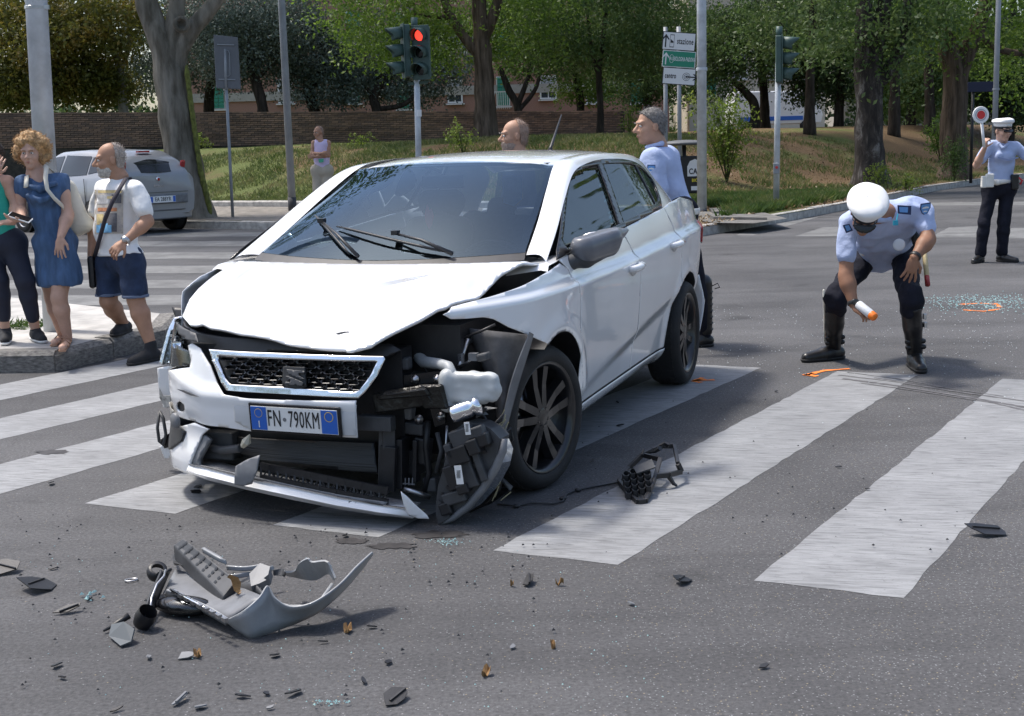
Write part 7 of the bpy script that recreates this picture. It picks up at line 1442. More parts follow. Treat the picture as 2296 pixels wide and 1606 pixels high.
# twigs and earth on the traffic island: tuft of grass
r2 = np.random.RandomState(8); c_ = gp(45, 735, .15); P = np.c_[c_[0]+r2.uniform(-.45, .18, 900), c_[1]+r2.uniform(-.12, .25, 900), np.full(900, .15)]
o = leaf_mesh('grass', P, .07, gg, None, r2, up=.2, aspect=.15); tag(o, 'tuft of grass on the traffic island behind the bystanders', 'grass', kind='stuff')
# ---------------------------------------------------------------- brick wall and houses beyond
brickm = [M('brick_'+str(i), c, .92, var=.3, scale=5, bump=.5, bscale=30, coords='Generated') for i, c in enumerate(((.19, .125, .095), (.24, .155, .115), (.15, .105, .085)))]
mortar = M('mortar', (.05, .043, .037), .95, var=.3, scale=8)
wa_, wb2 = at(-120, 253, 45.2), at(1400, 248, 56.6); wdir = unit((wb2-wa_)*V3((1, 1, 0))); wlen = float(np.hypot(*(wb2-wa_)[:2])); wn_ = V3((wdir[1], -wdir[0], 0))
wall = empty('brick_wall', tuple(wa_*V3((1, 1, 0))), 0, 'long low wall of thin dark bricks at the top of the bank', 'wall'); ztop = lambda s: float(wa_[2]+(wb2[2]-wa_[2])*s/wlen)
core = MB(); n = 20; vs = []
for i in range(n+1):
    s = wlen*i/n; p = wdir*s; zt = ztop(s)-.02; vs += [tuple(p+V3((0, 0, .3))-wn_*.0), tuple(p+V3((0, 0, zt))), tuple(p-wn_*.3+V3((0, 0, zt))), tuple(p-wn_*.3+V3((0, 0, .3)))]
core.add(vs, [(4*i+j, 4*i+(j+1) % 4, 4*i+4+(j+1) % 4, 4*i+4+j) for i in range(n) for j in range(4)]+[(0, 1, 2, 3)]); core.build('mortar_core', mortar, wall)
def brick_mesh(m):
    b = MB(); b.box((0, 0, 0), (.245, .10, .055)); o = b.build('brick', m, wall); return o
protos = [brick_mesh(m) for m in brickm]; rot = Matrix((wdir, -wn_, (0, 0, 1))).transposed(); allb = []
for cidx in range(17):
    off = .13 if cidx % 2 else 0
    for i in range(int(wlen/.26)):
        s = i*.26+off+.13; allb.append((s, cidx))
allb.sort(key=lambda t: (t[0] > 21, t[1] > 12, t[0] if t[1] <= 12 else t[0])); rest = MB(); cnt = 0; rb = random.Random(4); re_ = rot.to_euler()
for s, cidx in allb:
    z = ztop(s)-.035-.072*cidx; p = wdir*s+wn_*(.012+rb.uniform(-.012, .012)-.03)+V3((0, 0, z+rb.uniform(-.004, .004))); k = rb.randrange(3)
    if cnt < 300 and s > 2.2 and cidx < 11 and (s < 9.0):
        if cnt < 3: o = protos[cnt]
        else: o = inst(protos[k], wall)
        o.location = p; o.rotation_euler = re_; cnt += 1
    else: rest.box(p, (.245, .10, .055), rot, k)
o = rest.build('brick_courses', brickm, wall); o['kind'] = 'stuff'
# houses
hbrick = M('salmon_brick', (.30, .17, .125), .9, var=.18, scale=14, stretch=(1, 1, 4), bump=.3, bscale=12); plaster = M('grey_plaster', (.34, .32, .28), .9, var=.1, scale=2); cream = M('cream_render', (.55, .50, .40), .9, var=.08, scale=2); shut = M('green_shutter', (.03, .22, .15), .6); wfr = M('white_frame', (.62, .62, .60), .5); wgl = M('dark_pane', (.05, .06, .07), .12); blind = M('grey_blind', (.33, .34, .35), .7)
def house(name, label, x0, x1, Y, ztop_, mat, wins, extra=None):
    a, b = at(x0, 200, Y), at(x1, 200, Y); root = empty(name, ((a[0]+b[0])/2, Y+4, 0), 0, label, 'building'); L = V3(root.location); w = b[0]-a[0]
    m = MB(); m.box((0, 0, ztop_/2), (w, 8, ztop_)); m.build('wall', mat, root)
    m = MB(); m.box((0, 0, ztop_+.15), (w+.6, 8.6, .3)); m.build('roof', plaster, root)
    for (px, py, ww, hh, kind) in wins:
        p = V3(at(px, py, Y))-L; p[1] = -4.0; s = Y/CAM_F; W, H = ww*s, hh*s
        f = MB()
        for sx in (-1, 1): f.box((p[0]+sx*W/2, p[1]-.05, p[2]), (.09, .10, H+.09))
        for sz in (-1, 1): f.box((p[0], p[1]-.05, p[2]+sz*H/2), (W-.09, .10, .09))
        f.box((p[0], p[1]-.045, p[2]-H*.2), (.06, .08, H*.55)); wo_ = f.build('window', wfr, root)
        g_ = MB(); g_.box((p[0], p[1]-.012, p[2]), (W, .02, H)); g_.build('pane', wgl, wo_); sl = MB(); sl.box((p[0], p[1]-.10, p[2]-H/2-.10), (W+.3, .22, .07)); sl.build('sill', wfr, wo_)
        if kind == 'blind': q = MB(); q.box((p[0], p[1]-.03, p[2]+H*.25), (W-.1, .03, H*.5)); q.build('blind', blind, wo_)
        if kind == 'shutter':
            for sx in (-1, 1):
                q = MB(); q.box((p[0]+sx*(W*.25), p[1]-.13, p[2]), (W*.46, .04, H))
                for j in range(7): q.box((p[0]+sx*(W*.25), p[1]-.155, p[2]-H*.42+j*H*.14), (W*.40, .02, H*.05), Matrix.Rotation(.5, 3, 'X'))
                q.build('shutter', shut, wo_)
    return root
h1 = house('brick_house', 'salmon brick apartment house with green shutters behind the trees', 380, 1500, 78, 13, hbrick, [(490, 212, 24, 60, 'shutter'), (640, 205, 30, 48, 'blind'), (793, 205, 26, 48, 'shutter'), (905, 212, 24, 60, 'shutter'), (1020, 205, 30, 48, 'blind'), (1128, 205, 26, 60, 'shutter'), (1229, 196, 34, 48, 'blind'), (1330, 205, 30, 48, 'blind'), (1430, 205, 30, 48, 'shutter'), (793, 60, 30, 60, 'shutter'), (1128, 95, 30, 60, 'shutter'), (1229, 60, 34, 48, 'blind'), (905, 60, 30, 60, 'shutter'), (640, 60, 30, 48, 'blind'), (1390, 60, 30, 60, 'shutter')])
m = MB(); L = V3(h1.location)
for k in (1, 2, 3): m.box((0, -4.04, 2.95*k+1.6), ((at(1500, 0, 78)-at(380, 0, 78))[0], .14, .5))
m.build('string_course', plaster, h1)
rl = MB(); p = V3(at(1118, 226, 77.2))-L
for i in range(12): rl.bar(p+V3((i*.12-.7, -.6, -.5)), p+V3((i*.12-.7, -.6, .45)), .03)
rl.bar(p+V3((-.75, -.6, .47)), p+V3((.68, -.6, .47)), .05); rl.build('balcony_railing', wfr, h1)
h2 = house('cream_house', 'cream house glimpsed between the trees right of the sign', 1545, 1850, 84, 12, cream, [(1590, 190, 28, 50, 'shutter'), (1660, 150, 28, 50, 'blind'), (1740, 150, 28, 50, 'blind'), (1800, 150, 28, 50, 'shutter')]); h3 = house('far_house', 'pale house seen low through the trees on the right', 1870, 2330, 110, 10, plaster, [(1960, 215, 20, 36, 'blind'), (2070, 215, 20, 36, 'blind'), (2180, 215, 20, 36, 'blind')])
# white van parked beyond the bank
vb = V3(at(1735, 255, 72)); vb[2] = 1.6; van = empty('parked_van', tuple(vb), .1, 'white van parked beyond the bank behind the right traffic light', 'van')
m = MB(); m.prism([(-2.4, .45), (2.3, .45), (2.4, .9), (2.2, 1.35), (1.5, 2.15), (-2.35, 2.2), (-2.45, 1.0)], 1.8, frame((0, .9, 0), (1, 0, 0), (0, 0, 1))); m.build('van_body', M('van_white', (.75, .76, .78), .4), van, bevel=.06)
m = MB(); m.prism([(1.2, 1.4), (1.95, 1.4), (1.45, 2.0), (1.2, 2.0)], .02, frame((0, -.905, 0), (1, 0, 0), (0, 0, 1))); m.build('window', wgl, van); m = MB(); m.box((-.4, -.91, .75), (3.4, .02, .22)); m.build('blue_stripe', blueb, van)
for x in (-1.5, 1.5): m = MB(); m.lathe([(0, -.1), (.2, -.1), (.33, -.09), (.33, .09), (0, .1)], (x, -.85, .33), (0, 1, 0), 20); m.build('wheel', rubber, van, True)
# ---------------------------------------------------------------- poles, signs, signals
galv = M('galvanised_steel', (.50, .53, .56), .5, metal=.25, var=.18, scale=5, bump=.1, bscale=30); galv_d = M('grey_pole_paint', (.27, .285, .30), .55, var=.12, scale=4); sgreen = M('signal_green', (.045, .085, .072), .5, var=.12, scale=5); dkbase = M('bitumen_base', (.05, .05, .055), .7, var=.3, scale=6)
def pole(name, label, bp, tp, Y, r0, r1, mat, cat='lamp post', gz=None, collars=(), base_h=0, top=None):
    b = V3(at(bp[0], bp[1], Y)); b[2] = gz if gz is not None else float(ground_z(b[0], b[1])); root = empty(name, tuple(b), 0, label, cat); t = V3(at(tp[0], tp[1], Y))-b; d = unit(t)
    L = top if top else np.linalg.norm(t); m = MB(); m.tube([(0, 0, -.02), tuple(d*L*.5), tuple(d*L)], [r0, (r0+r1)/2, r1], 18); m.build('shaft', mat, root, True)
    if base_h: m = MB(); m.tube([(0, 0, 0), tuple(d*base_h)], [r0*1.12, r0*1.08], 18); m.build('base_sleeve', dkbase, root, True)
    for s, rr, hh in collars: m = MB(); m.lathe([(rr, -hh/2), (rr*1.04, 0), (rr, hh/2)], tuple(d*s), tuple(d), 18); m.build('collar', mat, root, True)
    return root, b, d
P1, b, d = pole('lamp_post', 'thick galvanised lamp post behind the bystanders on the island', (124, 762), (81, 0), 10.35, .083, .078, galv, gz=.147, top=7.5, collars=((2.62, .084, .03),))
m = MB(); q = V3(at(81, 18, 10.35))-b; m.lathe([(.083, -.012), (.085, -.01), (.085, .01), (.083, .012)], q, tuple(d), 18); m.box(q+V3((.09, -.03, 0)), (.04, .03, .03)); m.build('steel_band', steel, P1)
pole('lamp_post', 'slim grey lamp post between grey panel and signal', (656, 472), (631, 0), 29.5, .085, .07, galv_d, top=8.5, base_h=.32)
pole('lamp_post', 'tall galvanised lamp post right of the direction sign', (1574, 480), (1573, 0), 24.3, .088, .082, galv, top=8, collars=((2.55, .098, .06),), base_h=.05)
pole('lamp_post', 'distant grey lamp post above the policewoman', (2229, 330), (2239, 0), 30, .065, .05, galv_d, gz=.15, top=6.5, collars=((2.2, .075, .05),))
# grey sign seen from the back
S1, b, d = pole('sign_post', 'grey sign panel seen from behind on a thin post', (522, 488), (507, 190), 27.4, .032, .030, galv_d, 'sign')
Yp = 27.35; pts = [(478, 78), (533, 84), (540, 201), (484, 198)]; m = MB(); P = [V3(at(x, y, Yp))-b for x, y in pts]; m.add([tuple(p) for p in P]+[tuple(p+V3((0, .03, 0))) for p in P], [(0, 1, 2, 3), (7, 6, 5, 4), (0, 4, 5, 1), (1, 5, 6, 2), (2, 6, 7, 3), (3, 7, 4, 0)]); pn = m.build('panel', M('grey_sign_back', (.115, .12, .13), .5, var=.08, scale=3), S1, bevel=.02)
m = MB(); m.tube([V3(at(x, y, Yp-.02))-b for x, y in ((506, 115), (511, 113), (515, 120), (516, 168), (511, 172), (506, 168), (506, 115))], .008, 5); m.build('mounting_slot', galv_d, pn, True)
for x0, y0 in ((503, 100), (506, 178)): m = MB(); m.bar(V3(at(x0-16, y0, Yp-.01))-b, V3(at(x0+22, y0+1, Yp-.01))-b, .03, .02); m.build('bracket', galv_d, pn)
m = MB(); m.tube([V3(at(507, 200, Yp-.005))-b, V3(at(505, 110, Yp-.0))-b], .028, 10); m.build('post_top', galv_d, S1, True)
# traffic signals
def signal_head(root, b, cx, cy, Y, face, hpx, lit=None, prof=True):
    """three-lens head; cx, cy centre in the picture, face = direction the lenses look"""
    s = Y/CAM_F; H = hpx*s; c = V3(at(cx, cy, Y))-b; f = unit((face[0], face[1], 0)); r = np.cross(f, (0, 0, 1)); R = Matrix((r, f, (0, 0, 1))).transposed(); hd = empty('signal_head'); hd.parent = root
    m = MB(); m.box(c-f*.05, (.30, .11, H), R); m.build('housing', sgreen, hd, bevel=.02)
    bp_ = MB(); bp_.box(c+f*.012, (.335, .02, H+.04), R); bp_.build('back_plate', sgreen, hd, bevel=.008)
    for k in range(3):
        z = H*(.33-.33*k); cc = c+V3((0, 0, z)); l = MB(); l.lathe([(0, .03), (.06, .025), (.095, .01), (.10, 0)], cc+f*.02, f, 24); on = lit == k
        if on:
            mm = bpy.data.materials.new('red_lamp_lit'); mm.use_nodes = True; pr_ = mm.node_tree.nodes['Principled BSDF']; pr_.inputs['Base Color'].default_value = (.25, .01, .01, 1); pr_.inputs['Emission Color'].default_value = (1, .05, .03, 1); pr_.inputs['Emission Strength'].default_value = 1.2
        l.build('lens', mm if on else M('dark_lens_glass', (.015, .018, .018), .2), hd, True)
        vs = []; n = 20; L = .31
        for j in range(n+1):
            a = math.radians(-35+250*j/n); 
            for t, sl in ((0, 1), (1, 1)):
                ln = L*(.55+.45*max(0, math.sin(a))) if t else 0; p = cc+r*math.cos(a)*.132+V3((0, 0, 1))*math.sin(a)*.132+f*(.02+ln)-V3((0, 0, .03*t)); vs.append(tuple(p))
        v_ = MB(); v_.add(vs, [(2*j, 2*j+1, 2*j+3, 2*j+2) for j in range(n)]); vo = v_.build('visor', sgreen, hd, True); vo.modifiers.new('t', 'SOLIDIFY').thickness = .008
    return hd
SG, b, d = pole('traffic_signal', 'two-headed traffic signal showing red above the car roof', (941, 480), (932, 60), 24.6, .058, .052, galv, 'traffic light')
m = MB(); q = V3(at(929, 55, 24.6))-b; m.tube([q+V3((.0, 0, -.10)), q+V3((0, 0, .12))], .06, 14); m.build('top_cap', sgreen, SG, True)
for e0, e1 in (((-.18, -.02, -.13), (.22, -.02, -.11)), ((-.15, 0, -1.05), (.2, -.02, -1.02))): m = MB(); m.bar(q+V3(e0), q+V3(e1), .05, .05); m.build('bracket', sgreen, SG)
signal_head(SG, b, 905, 115, 24.5, (-.97, -.25), 112); signal_head(SG, b, 944, 118, 24.42, (-.34, -.94), 112, lit=0)
m = MB(); q = V3(at(938, 254, 24.6))-b; m.lathe([(.060, -.06), (.060, .06)], q, tuple(d), 16); m.build('sticker', labelw, SG)
SG2, b, d = pole('traffic_signal', 'traffic signal with side visors on the grass at the right', (1740, 470), (1746, 80), 25.2, .058, .052, galv, 'traffic light')
m = MB(); q = V3(at(1747, 72, 25.2))-b; m.tube([q+V3((0, 0, -.10)), q+V3((0, 0, .10))], .06, 14); m.build('top_cap', sgreen, SG2, True)
signal_head(SG2, b, 1752, 133, 25.1, (.985, -.17), 100)
m = MB(); q = V3(at(1741, 378, 25.13))-b; m.box(q, (.12, .03, .2)); o = m.build('call_box', galv_d, SG2, bevel=.01); m = MB(); m.lathe([(0, .012), (.025, .01), (.027, 0)], q+V3((0, -.016, .02)), (0, -1, 0), 12); m.build('push_button', M('signal_red', (.60, .03, .03), .4), o)
# direction sign on two posts
Yd = 29; D1, b, d = pole('direction_sign', 'three-panel direction sign on two posts left of the tall lamp post', (1493, 440), (1492, 60), Yd, .045, .045, galv_d, 'sign', top=3.55)
m = MB(); o2 = V3(at(1525, 440, Yd))-b; o2[2] = 0; m.tube([o2, o2+V3((.0, 0, 3.55))], .045, 14); m.build('second_post', galv_d, D1, True)
wsg = M('sign_white', (.70, .70, .69), .45); gsg = M('sign_green', (.015, .22, .13), .45); blk_ = M('sign_black', (.012, .012, .013), .5)
for k, (ya, yb, mt, ink) in enumerate(((70, 111, wsg, blk_), (112, 149, gsg, wsg), (150, 188, wsg, blk_))):
    TL, TR, BL = V3(at(1485, ya, Yd-.05))-b, V3(at(1559, ya+5, Yd-.05))-b, V3(at(1486, yb, Yd-.05))-b; ex, ey = TR-TL, TL-BL; PM = frame(tuple((TL+TR)/2-ey/2), tuple(ex), tuple(ey)); w, h = float(np.linalg.norm(ex)), float(np.linalg.norm(ey))
    rect = lambda w, h: [(-w/2, -h/2), (w/2, -h/2), (w/2, h/2), (-w/2, h/2)]
    m = MB(); m.prism(rect(w, h), .02, PM @ Matrix.Translation((0, 0, -.02))); pnl = m.build('sign_panel', blk_ if ink is blk_ else wsg, D1); m = MB(); m.prism(rect(w-.03, h-.03), .003, PM @ Matrix.Translation((0, 0, .001))); m.build('sign_face', mt, pnl)
    def arrow(cx, cy, s, rotz):
        A = MB(); T = PM @ Matrix.Translation((cx, cy, .005)) @ Matrix.Rotation(rotz, 4, 'Z'); A.prism([(-.05*s, -.5*s), (.05*s, -.5*s), (.05*s, .25*s), (.26*s, .02*s), (.26*s, .16*s), (0, .5*s), (-.26*s, .16*s), (-.26*s, .02*s), (-.05*s, .25*s)], .003, T); A.build('arrow', ink, pnl)
    if k == 0:
        arrow(-w*.40, 0, h*.72, 0); text('lettering', 'stazione', h*.46, PM @ Matrix.Translation((w*.19, 0, .005)), ink, pnl, sx=.55, bold=.003)
        tr_ = MB(); tr_.prism(rect(w*.13, h*.7), .002, PM @ Matrix.Translation((-w*.21, 0, .005))); t_ = tr_.build('station_symbol', blk_, pnl); tr_ = MB(); tr_.prism(rect(w*.11, h*.62), .002, PM @ Matrix.Translation((-w*.21, 0, .0075))); tr_.build('symbol_field', wsg, t_)
        tr_ = MB(); tr_.prism([(-.03, -.03), (.03, -.03), (.03, .0), (.0, .02), (-.03, .05)], .002, PM @ Matrix.Translation((-w*.21, -.01, .010))); tr_.build('train_shape', blk_, t_)
    elif k == 1:
        arrow(-w*.40, 0, h*.74, 0); text('lettering', 'A13', h*.28, PM @ Matrix.Translation((-w*.23, 0, .005)), ink, pnl, sx=.5, bold=.002); text('lettering', 'BOLOGNA-PADOVA', h*.36, PM @ Matrix.Translation((w*.165, 0, .005)), ink, pnl, sx=.36, bold=.002)
        r_ = MB(); r_.tube([tuple(PM @ Vector((-w*.225+.045*math.cos(a), .085*math.sin(a), .006))) for a in np.linspace(0, 2*PI, 17)], .004, 4, cap=False); r_.build('route_ring', ink, pnl)
    else:
        text('lettering', 'centro', h*.42, PM @ Matrix.Translation((-w*.26, 0, .005)), ink, pnl, sx=.55, bold=.004); arrow(w*.40, 0, h*.72, -PI/2)
        for r0, r1 in ((0, .022), (.042, .052), (.075, .084)): c_ = MB(); c_.lathe([(r0, 0), (r1, .0)], PM @ Vector((w*.22, 0, .006)), PM.col[2].xyz, 20); c_.build('target_ring', ink, pnl)
# bike-share stand behind the officer
Yk = 26.0; kb0 = V3(at(1549, 440, Yk)); kb0[2] = float(ground_z(kb0[0], kb0[1])); ks = empty('bike_share_stand', tuple(kb0), 0, 'black bicycle hire stand with grey roof behind the officer', 'stand')
PT = lambda x, y, dy=0: V3(at(x, y, Yk+dy))-kb0
m = MB(); c_ = (PT(1530, 400)+PT(1562, 400))/2; m.box((c_[0], 0, PT(1546, 392)[2]), (.52, .12, .72)); pnl = m.build('panel', blk_, ks, bevel=.02)
PM = frame((c_[0], -.065, float(PT(1546, 392)[2])), (1, 0, 0), (0, 0, 1)); m = MB(); m.prism([(-.05+.0, -.03), (.22, -.03), (.22, .24), (.10, .30), (.0, .26), (-.05, .16)], .004, PM); m.build('white_field', wsg, pnl)
text('lettering', 'CA', .15, PM @ Matrix.Translation((.06, .06, .006)), blk_, pnl, sx=.75, bold=.004); text('lettering', 'BICI', .085, PM @ Matrix.Translation((.10, -.11, .006)), M('sign_yellow', (.80, .65, .05), .5), pnl, sx=.8, bold=.002)
m = MB(); m.prism([(.02, -.30), (.2, -.30), (.2, -.22), (.02, -.22)], .004, PM); m.build('small_label', wsg, pnl)
m = MB(); m.tube([(c_[0]-.1, 0, 0), (c_[0]-.1, 0, float(PT(1540, 325)[2]))], .04, 8); m.build('stand_post', blk_, ks, True)
V, F = sdf_mesh([('e', (c_[0]-.1, 0, float(PT(1540, 322)[2])), (.42, .3, .07), None), ('p', (0, 0, float(PT(1540, 326)[2])), (0, 0, 1))], .02, .02); mesh_obj('canopy', V.tolist(), F.tolist(), M('grey_canopy', (.10, .105, .11), .6), ks, True)
# dark blue notice board far right
nb0 = V3(at(2185, 395, 34)); nb0[2] = float(ground_z(nb0[0], nb0[1])); nbd = empty('notice_board', tuple(nb0), 0, 'dark blue board on a dark post beside the V-shaped trunk', 'sign'); m = MB(); p = V3(at(2200, 195, 34))-nb0; m.box(p, (.68, .05, .25)); m.build('board', M('board_blue', (.012, .016, .05), .5), nbd, bevel=.01); m = MB(); m.tube([(-.08, .04, 0), (-.08, .04, p[2])], .04, 8); m.build('post', blk_, nbd, True)
# ---------------------------------------------------------------- silver hatchback parked by the kerb
sil = empty('parked_car', (-8.15, 26.75, 0), math.radians(137.5), 'silver hatchback parked by the kerb on the left', 'car'); silver = M('silver_paint', (.29, .295, .305), .38, metal=.3, coat=.6, var=.03, scale=3)
sil.scale = (1.07, 1.07, 1.07)
def section(x):
    hw = float(spl(x, [-2.02, -1.85, -1.3, 0, 1.3, 1.8, 2.0], [.74, .82, .845, .845, .83, .74, .58])); zb = float(spl(x, [-2.02, -1.7, 0, 1.6, 2.0], [.34, .24, .22, .24, .38])); zs = float(spl(x, [-2.02, -1.5, 0, 1.0, 1.6, 2.0], [1.0, 1.02, .98, .96, .88, .70]))
    zt = float(spl(x, [-2.02, -1.86, -1.55, -1.0, -.2, .45, .75, 1.25, 1.6, 2.0], [1.02, 1.24, 1.42, 1.475, 1.49, 1.42, 1.25, .99, .91, .72])); tw = float(spl(x, [-2.02, -1.6, -.5, .5, 1.2, 2.0], [.62, .56, .60, .58, .68, .5])); 
    return hw, zb, zs, max(zt, zs+.01), tw
xs = np.concatenate([np.linspace(-2.02, -1.5, 9), np.linspace(-1.4, 1.3, 26), np.linspace(1.4, 2.0, 8)]); vs = []; n = 22
for x in xs:
    hw, zb, zs, zt, tw = section(x); half = [(0, zb), (hw*.8, zb), (hw*.95, zb+.06), (hw*.985, zb+.2), (hw, (zb+zs)/2+.05), (hw*.985, zs-.06), (hw*.93, zs), (hw*.93+(tw-hw*.93)*.5, zs+(zt-zs)*.5), (tw*1.02, zs+(zt-zs)*.86), (tw*.88, zs+(zt-zs)*.97), (tw*.5, zt), (0, zt)]
    ring = half+[(-y, z) for y, z in half[-2:0:-1]]; n = len(ring); vs += [(x, y, z) for y, z in ring]
fs = [(i*n+j, i*n+(j+1) % n, (i+1)*n+(j+1) % n, (i+1)*n+j) for i in range(len(xs)-1) for j in range(n)]+[tuple(range(n-1, -1, -1)), tuple(range((len(xs)-1)*n, len(xs)*n))]
bo = mesh_obj('body', vs, [f[::-1] for f in fs], silver, sil, True); set_sharp(bo.data, 50)
def gside(x, z):
    o = []
    for a, c in zip(np.ravel(x), np.ravel(z)):
        hw, zb, zs, zt, tw = section(a); p = [(hw*.93, zs), (hw*.93+(tw-hw*.93)*.5, zs+(zt-zs)*.5), (tw*1.02, zs+(zt-zs)*.86), (tw*.88, zt)]; o.append(np.interp(c, [q[1] for q in p], [q[0] for q in p]))
    return np.array(o)
swin = mat_glass('parked_car_glass', (.10, .13, .13), 1.55)
for sg in (1, -1):
    for poly in ([(.85, 1.02), (.0, 1.03), (-.02, 1.40), (.30, 1.38)], [(-.06, 1.03), (-.98, 1.06), (-.95, 1.38), (-.10, 1.41)], [(-1.03, 1.07), (-1.42, 1.12), (-1.30, 1.33), (-1.0, 1.37)]):
        panel('side_window', poly, lambda u, v: (u, sg*(gside(u, v)+.008), v), M('black_window', (.012, .014, .016), .08), sil, .06, away=(0, 0, .8))
    m = MB(); m.box((.0, sg*.86, .72), (.012, .006, .52)); m.box((-1.02, sg*.858, .74), (.012, .006, .5)); m.build('door_seam', blackp, sil)
    m = MB(); m.tube([(-.12, sg*.85, .90), (-.2, sg*.875, .90), (-.34, sg*.875, .905), (-.40, sg*.85, .90)], .014, 6); m.build('door_handle', silver, sil, True)
    m = MB(); m.ell((.72, sg*.95, 1.03), (.06, .11, .08)); m.build('door_mirror', silver, sil, True)
    m = MB(); m.box((-1.88, sg*.60, 1.12), (.06, .09, .30), Matrix.Rotation(-.35, 3, 'Y')); m.build('tail_lamp', redl, sil, bevel=.02)
    for x in (-1.25, 1.26):
        w = empty('wheel'); w.parent = sil; w.location = (x, sg*.72, .305); w.rotation_euler = (0, 0, 0 if sg > 0 else PI)
        m = MB(); m.lathe([(.2, -.09), (.28, -.1), (.305, -.06), (.305, .06), (.28, .10), (.2, .09)], axis=(0, 1, 0), n=32); m.build('tyre', rubber, w, True); m = MB(); m.lathe([(0, .06), (.06, .08), (.18, .06), (.205, .09)], axis=(0, 1, 0), n=20); m.build('rim', steel, w, True)
        m = MB(); m.lathe([(0, .0), (.35, .0)], (x, sg*.848, .32), (0, sg, 0), 28); m.build('wheel_arch', blackp, sil)
        w.location = (x, sg*.775, .305)
rxz = lambda z: float(np.interp(z, [1.02, 1.24, 1.42], [-2.03, -1.88, -1.57]))
panel('rear_window', [(-.66, 1.07), (.66, 1.07), (.52, 1.39), (-.52, 1.39)], lambda u, v: (np.interp(v, [1.02, 1.24, 1.42], [-2.035, -1.885, -1.575])+.09*(u/.56)**2-.012, u, v), M('black_window', (.012, .014, .016), .08), sil, .05, away=(0, 0, .8))
panel('rear_bumper', [(-.76, .40), (.76, .40), (.78, .62), (.74, .66), (-.74, .66), (-.78, .62)], lambda u, v: (-2.075+.16*np.abs(u/.76)**3, u, v), silver, sil, .05, .03, away=(0, 0, .5)); panel('bumper_insert', [(-.78, .52), (.78, .52), (.77, .68), (-.77, .68)], lambda u, v: (-2.10+.17*np.abs(u/.76)**3, u, v), midg, sil, .05, .02, away=(0, 0, .5)); panel('lower_bumper', [(-.72, .25), (.72, .25), (.76, .41), (-.76, .41)], lambda u, v: (-2.05+.16*np.abs(u/.76)**3, u, v), silver, sil, .05, .02, away=(0, 0, .5))
m = MB(); m.box((-1.60, 0, 1.435), (.06, .24, .03)); m.build('brake_lamp', redl, sil); m = MB(); m.lathe([(0, .012), (.035, .012), (.04, 0)], (-2.03, 0, .95), (-1, 0, 0), 16); e_ = m.build('badge', chrome, sil, True); m = MB(); m.lathe([(0, .014), (.027, .0135)], (-2.03, 0, .95), (-1, 0, 0), 14); m.build('badge_centre', redl, e_)
PM = frame((-2.125, 0, .60), (0, -1, 0), (0, 0, 1)); m = MB(); m.prism([(-.26, -.056), (.26, -.056), (.26, .056), (-.26, .056)], .012, PM); pl_ = m.build('number_plate', MATS['plate_white'], sil)
for sx in (-1, 1): m = MB(); m.prism([(-.025, -.05), (.025, -.05), (.025, .05), (-.025, .05)], .002, PM @ Matrix.Translation((sx*.23, 0, .0125))); m.build('blue_band', blueb, pl_)
text('lettering', 'EA 288YR', .10, PM @ Matrix.Translation((0, 0, .0135)), inkm, pl_, sx=.72, bold=.001); m = MB(); m.box((-2.02, 0, .72), (.02, 1.2, .006)); m.build('tailgate_seam', blackp, sil); text('lettering', 'PUNTO', .05, frame((-2.04, 0, .83), (0, -1, 0), (0, 0, 1)), chrome, sil, sx=1.2)
# ---------------------------------------------------------------- debris on the road
grp = 'broken plastic pieces on the road'
sgrey = M('silver_bumper_plastic', (.26, .27, .28), .42, var=.12, scale=9, coat=.15)
def GP(x, y, z=0.0): return V3(gp(x, y, z))
# torn bumper corner: curved outer skin, inner shelf, brackets, fog-lamp arch
bmp = empty('torn_bumper', tuple(GP(560, 1405)), 0, 'torn silver bumper corner with brackets lying in the foreground', 'bumper'); B0 = V3(bmp.location)
def hp(x, y, h): return GP(x, y, h)-B0
def ribbon(name, A, Bp, mat, parent, thick=.006, smooth=True, sub=5):
    ta = np.linspace(0, len(A)-1, len(A)*sub); PA = np.stack([spl(ta, range(len(A)), [a[k] for a in A]) for k in range(3)], 1); PB = np.stack([spl(ta, range(len(Bp)), [a[k] for a in Bp]) for k in range(3)], 1); vs = []; r = 5
    for a, b in zip(PA, PB):
        for j in range(r): s = j/(r-1); q = a*(1-s)+b*s; vs.append(tuple(q))
    o = mesh_obj(name, vs, [(i*r+j, i*r+j+1, (i+1)*r+j+1, (i+1)*r+j) for i in range(len(ta)-1) for j in range(r-1)], mat, parent, smooth); m = o.modifiers.new('t', 'SOLIDIFY'); m.thickness = thick; m.offset = 0; return o
ribbon('outer_skin', [hp(505, 1392, .05), hp(548, 1368, .10), hp(582, 1338, .13), hp(600, 1313, .155), hp(616, 1340, .12), hp(650, 1360, .09), hp(700, 1352, .10), hp(756, 1315, .13), hp(800, 1270, .165), hp(835, 1238, .19)], [hp(536, 1416, .01), hp(562, 1432, .0), hp(592, 1424, .002), hp(616, 1416, .005), hp(640, 1407, .008), hp(672, 1394, .015), hp(718, 1370, .038), hp(768, 1326, .075), hp(806, 1283, .12), hp(836, 1243, .17)], sgrey, bmp)
ribbon('inner_shelf', [hp(366, 1332, .04), hp(400, 1342, .045), hp(450, 1362, .04), hp(508, 1392, .045)], [hp(392, 1280, .05), hp(450, 1290, .05), hp(530, 1315, .06), hp(590, 1338, .12)], midg, bmp)
ribbon('front_rail', [hp(374, 1322, .07), hp(420, 1340, .075), hp(470, 1362, .07), hp(512, 1388, .055)], [hp(370, 1336, .03), hp(416, 1354, .03), hp(466, 1378, .02), hp(508, 1402, .02)], sgrey, bmp)
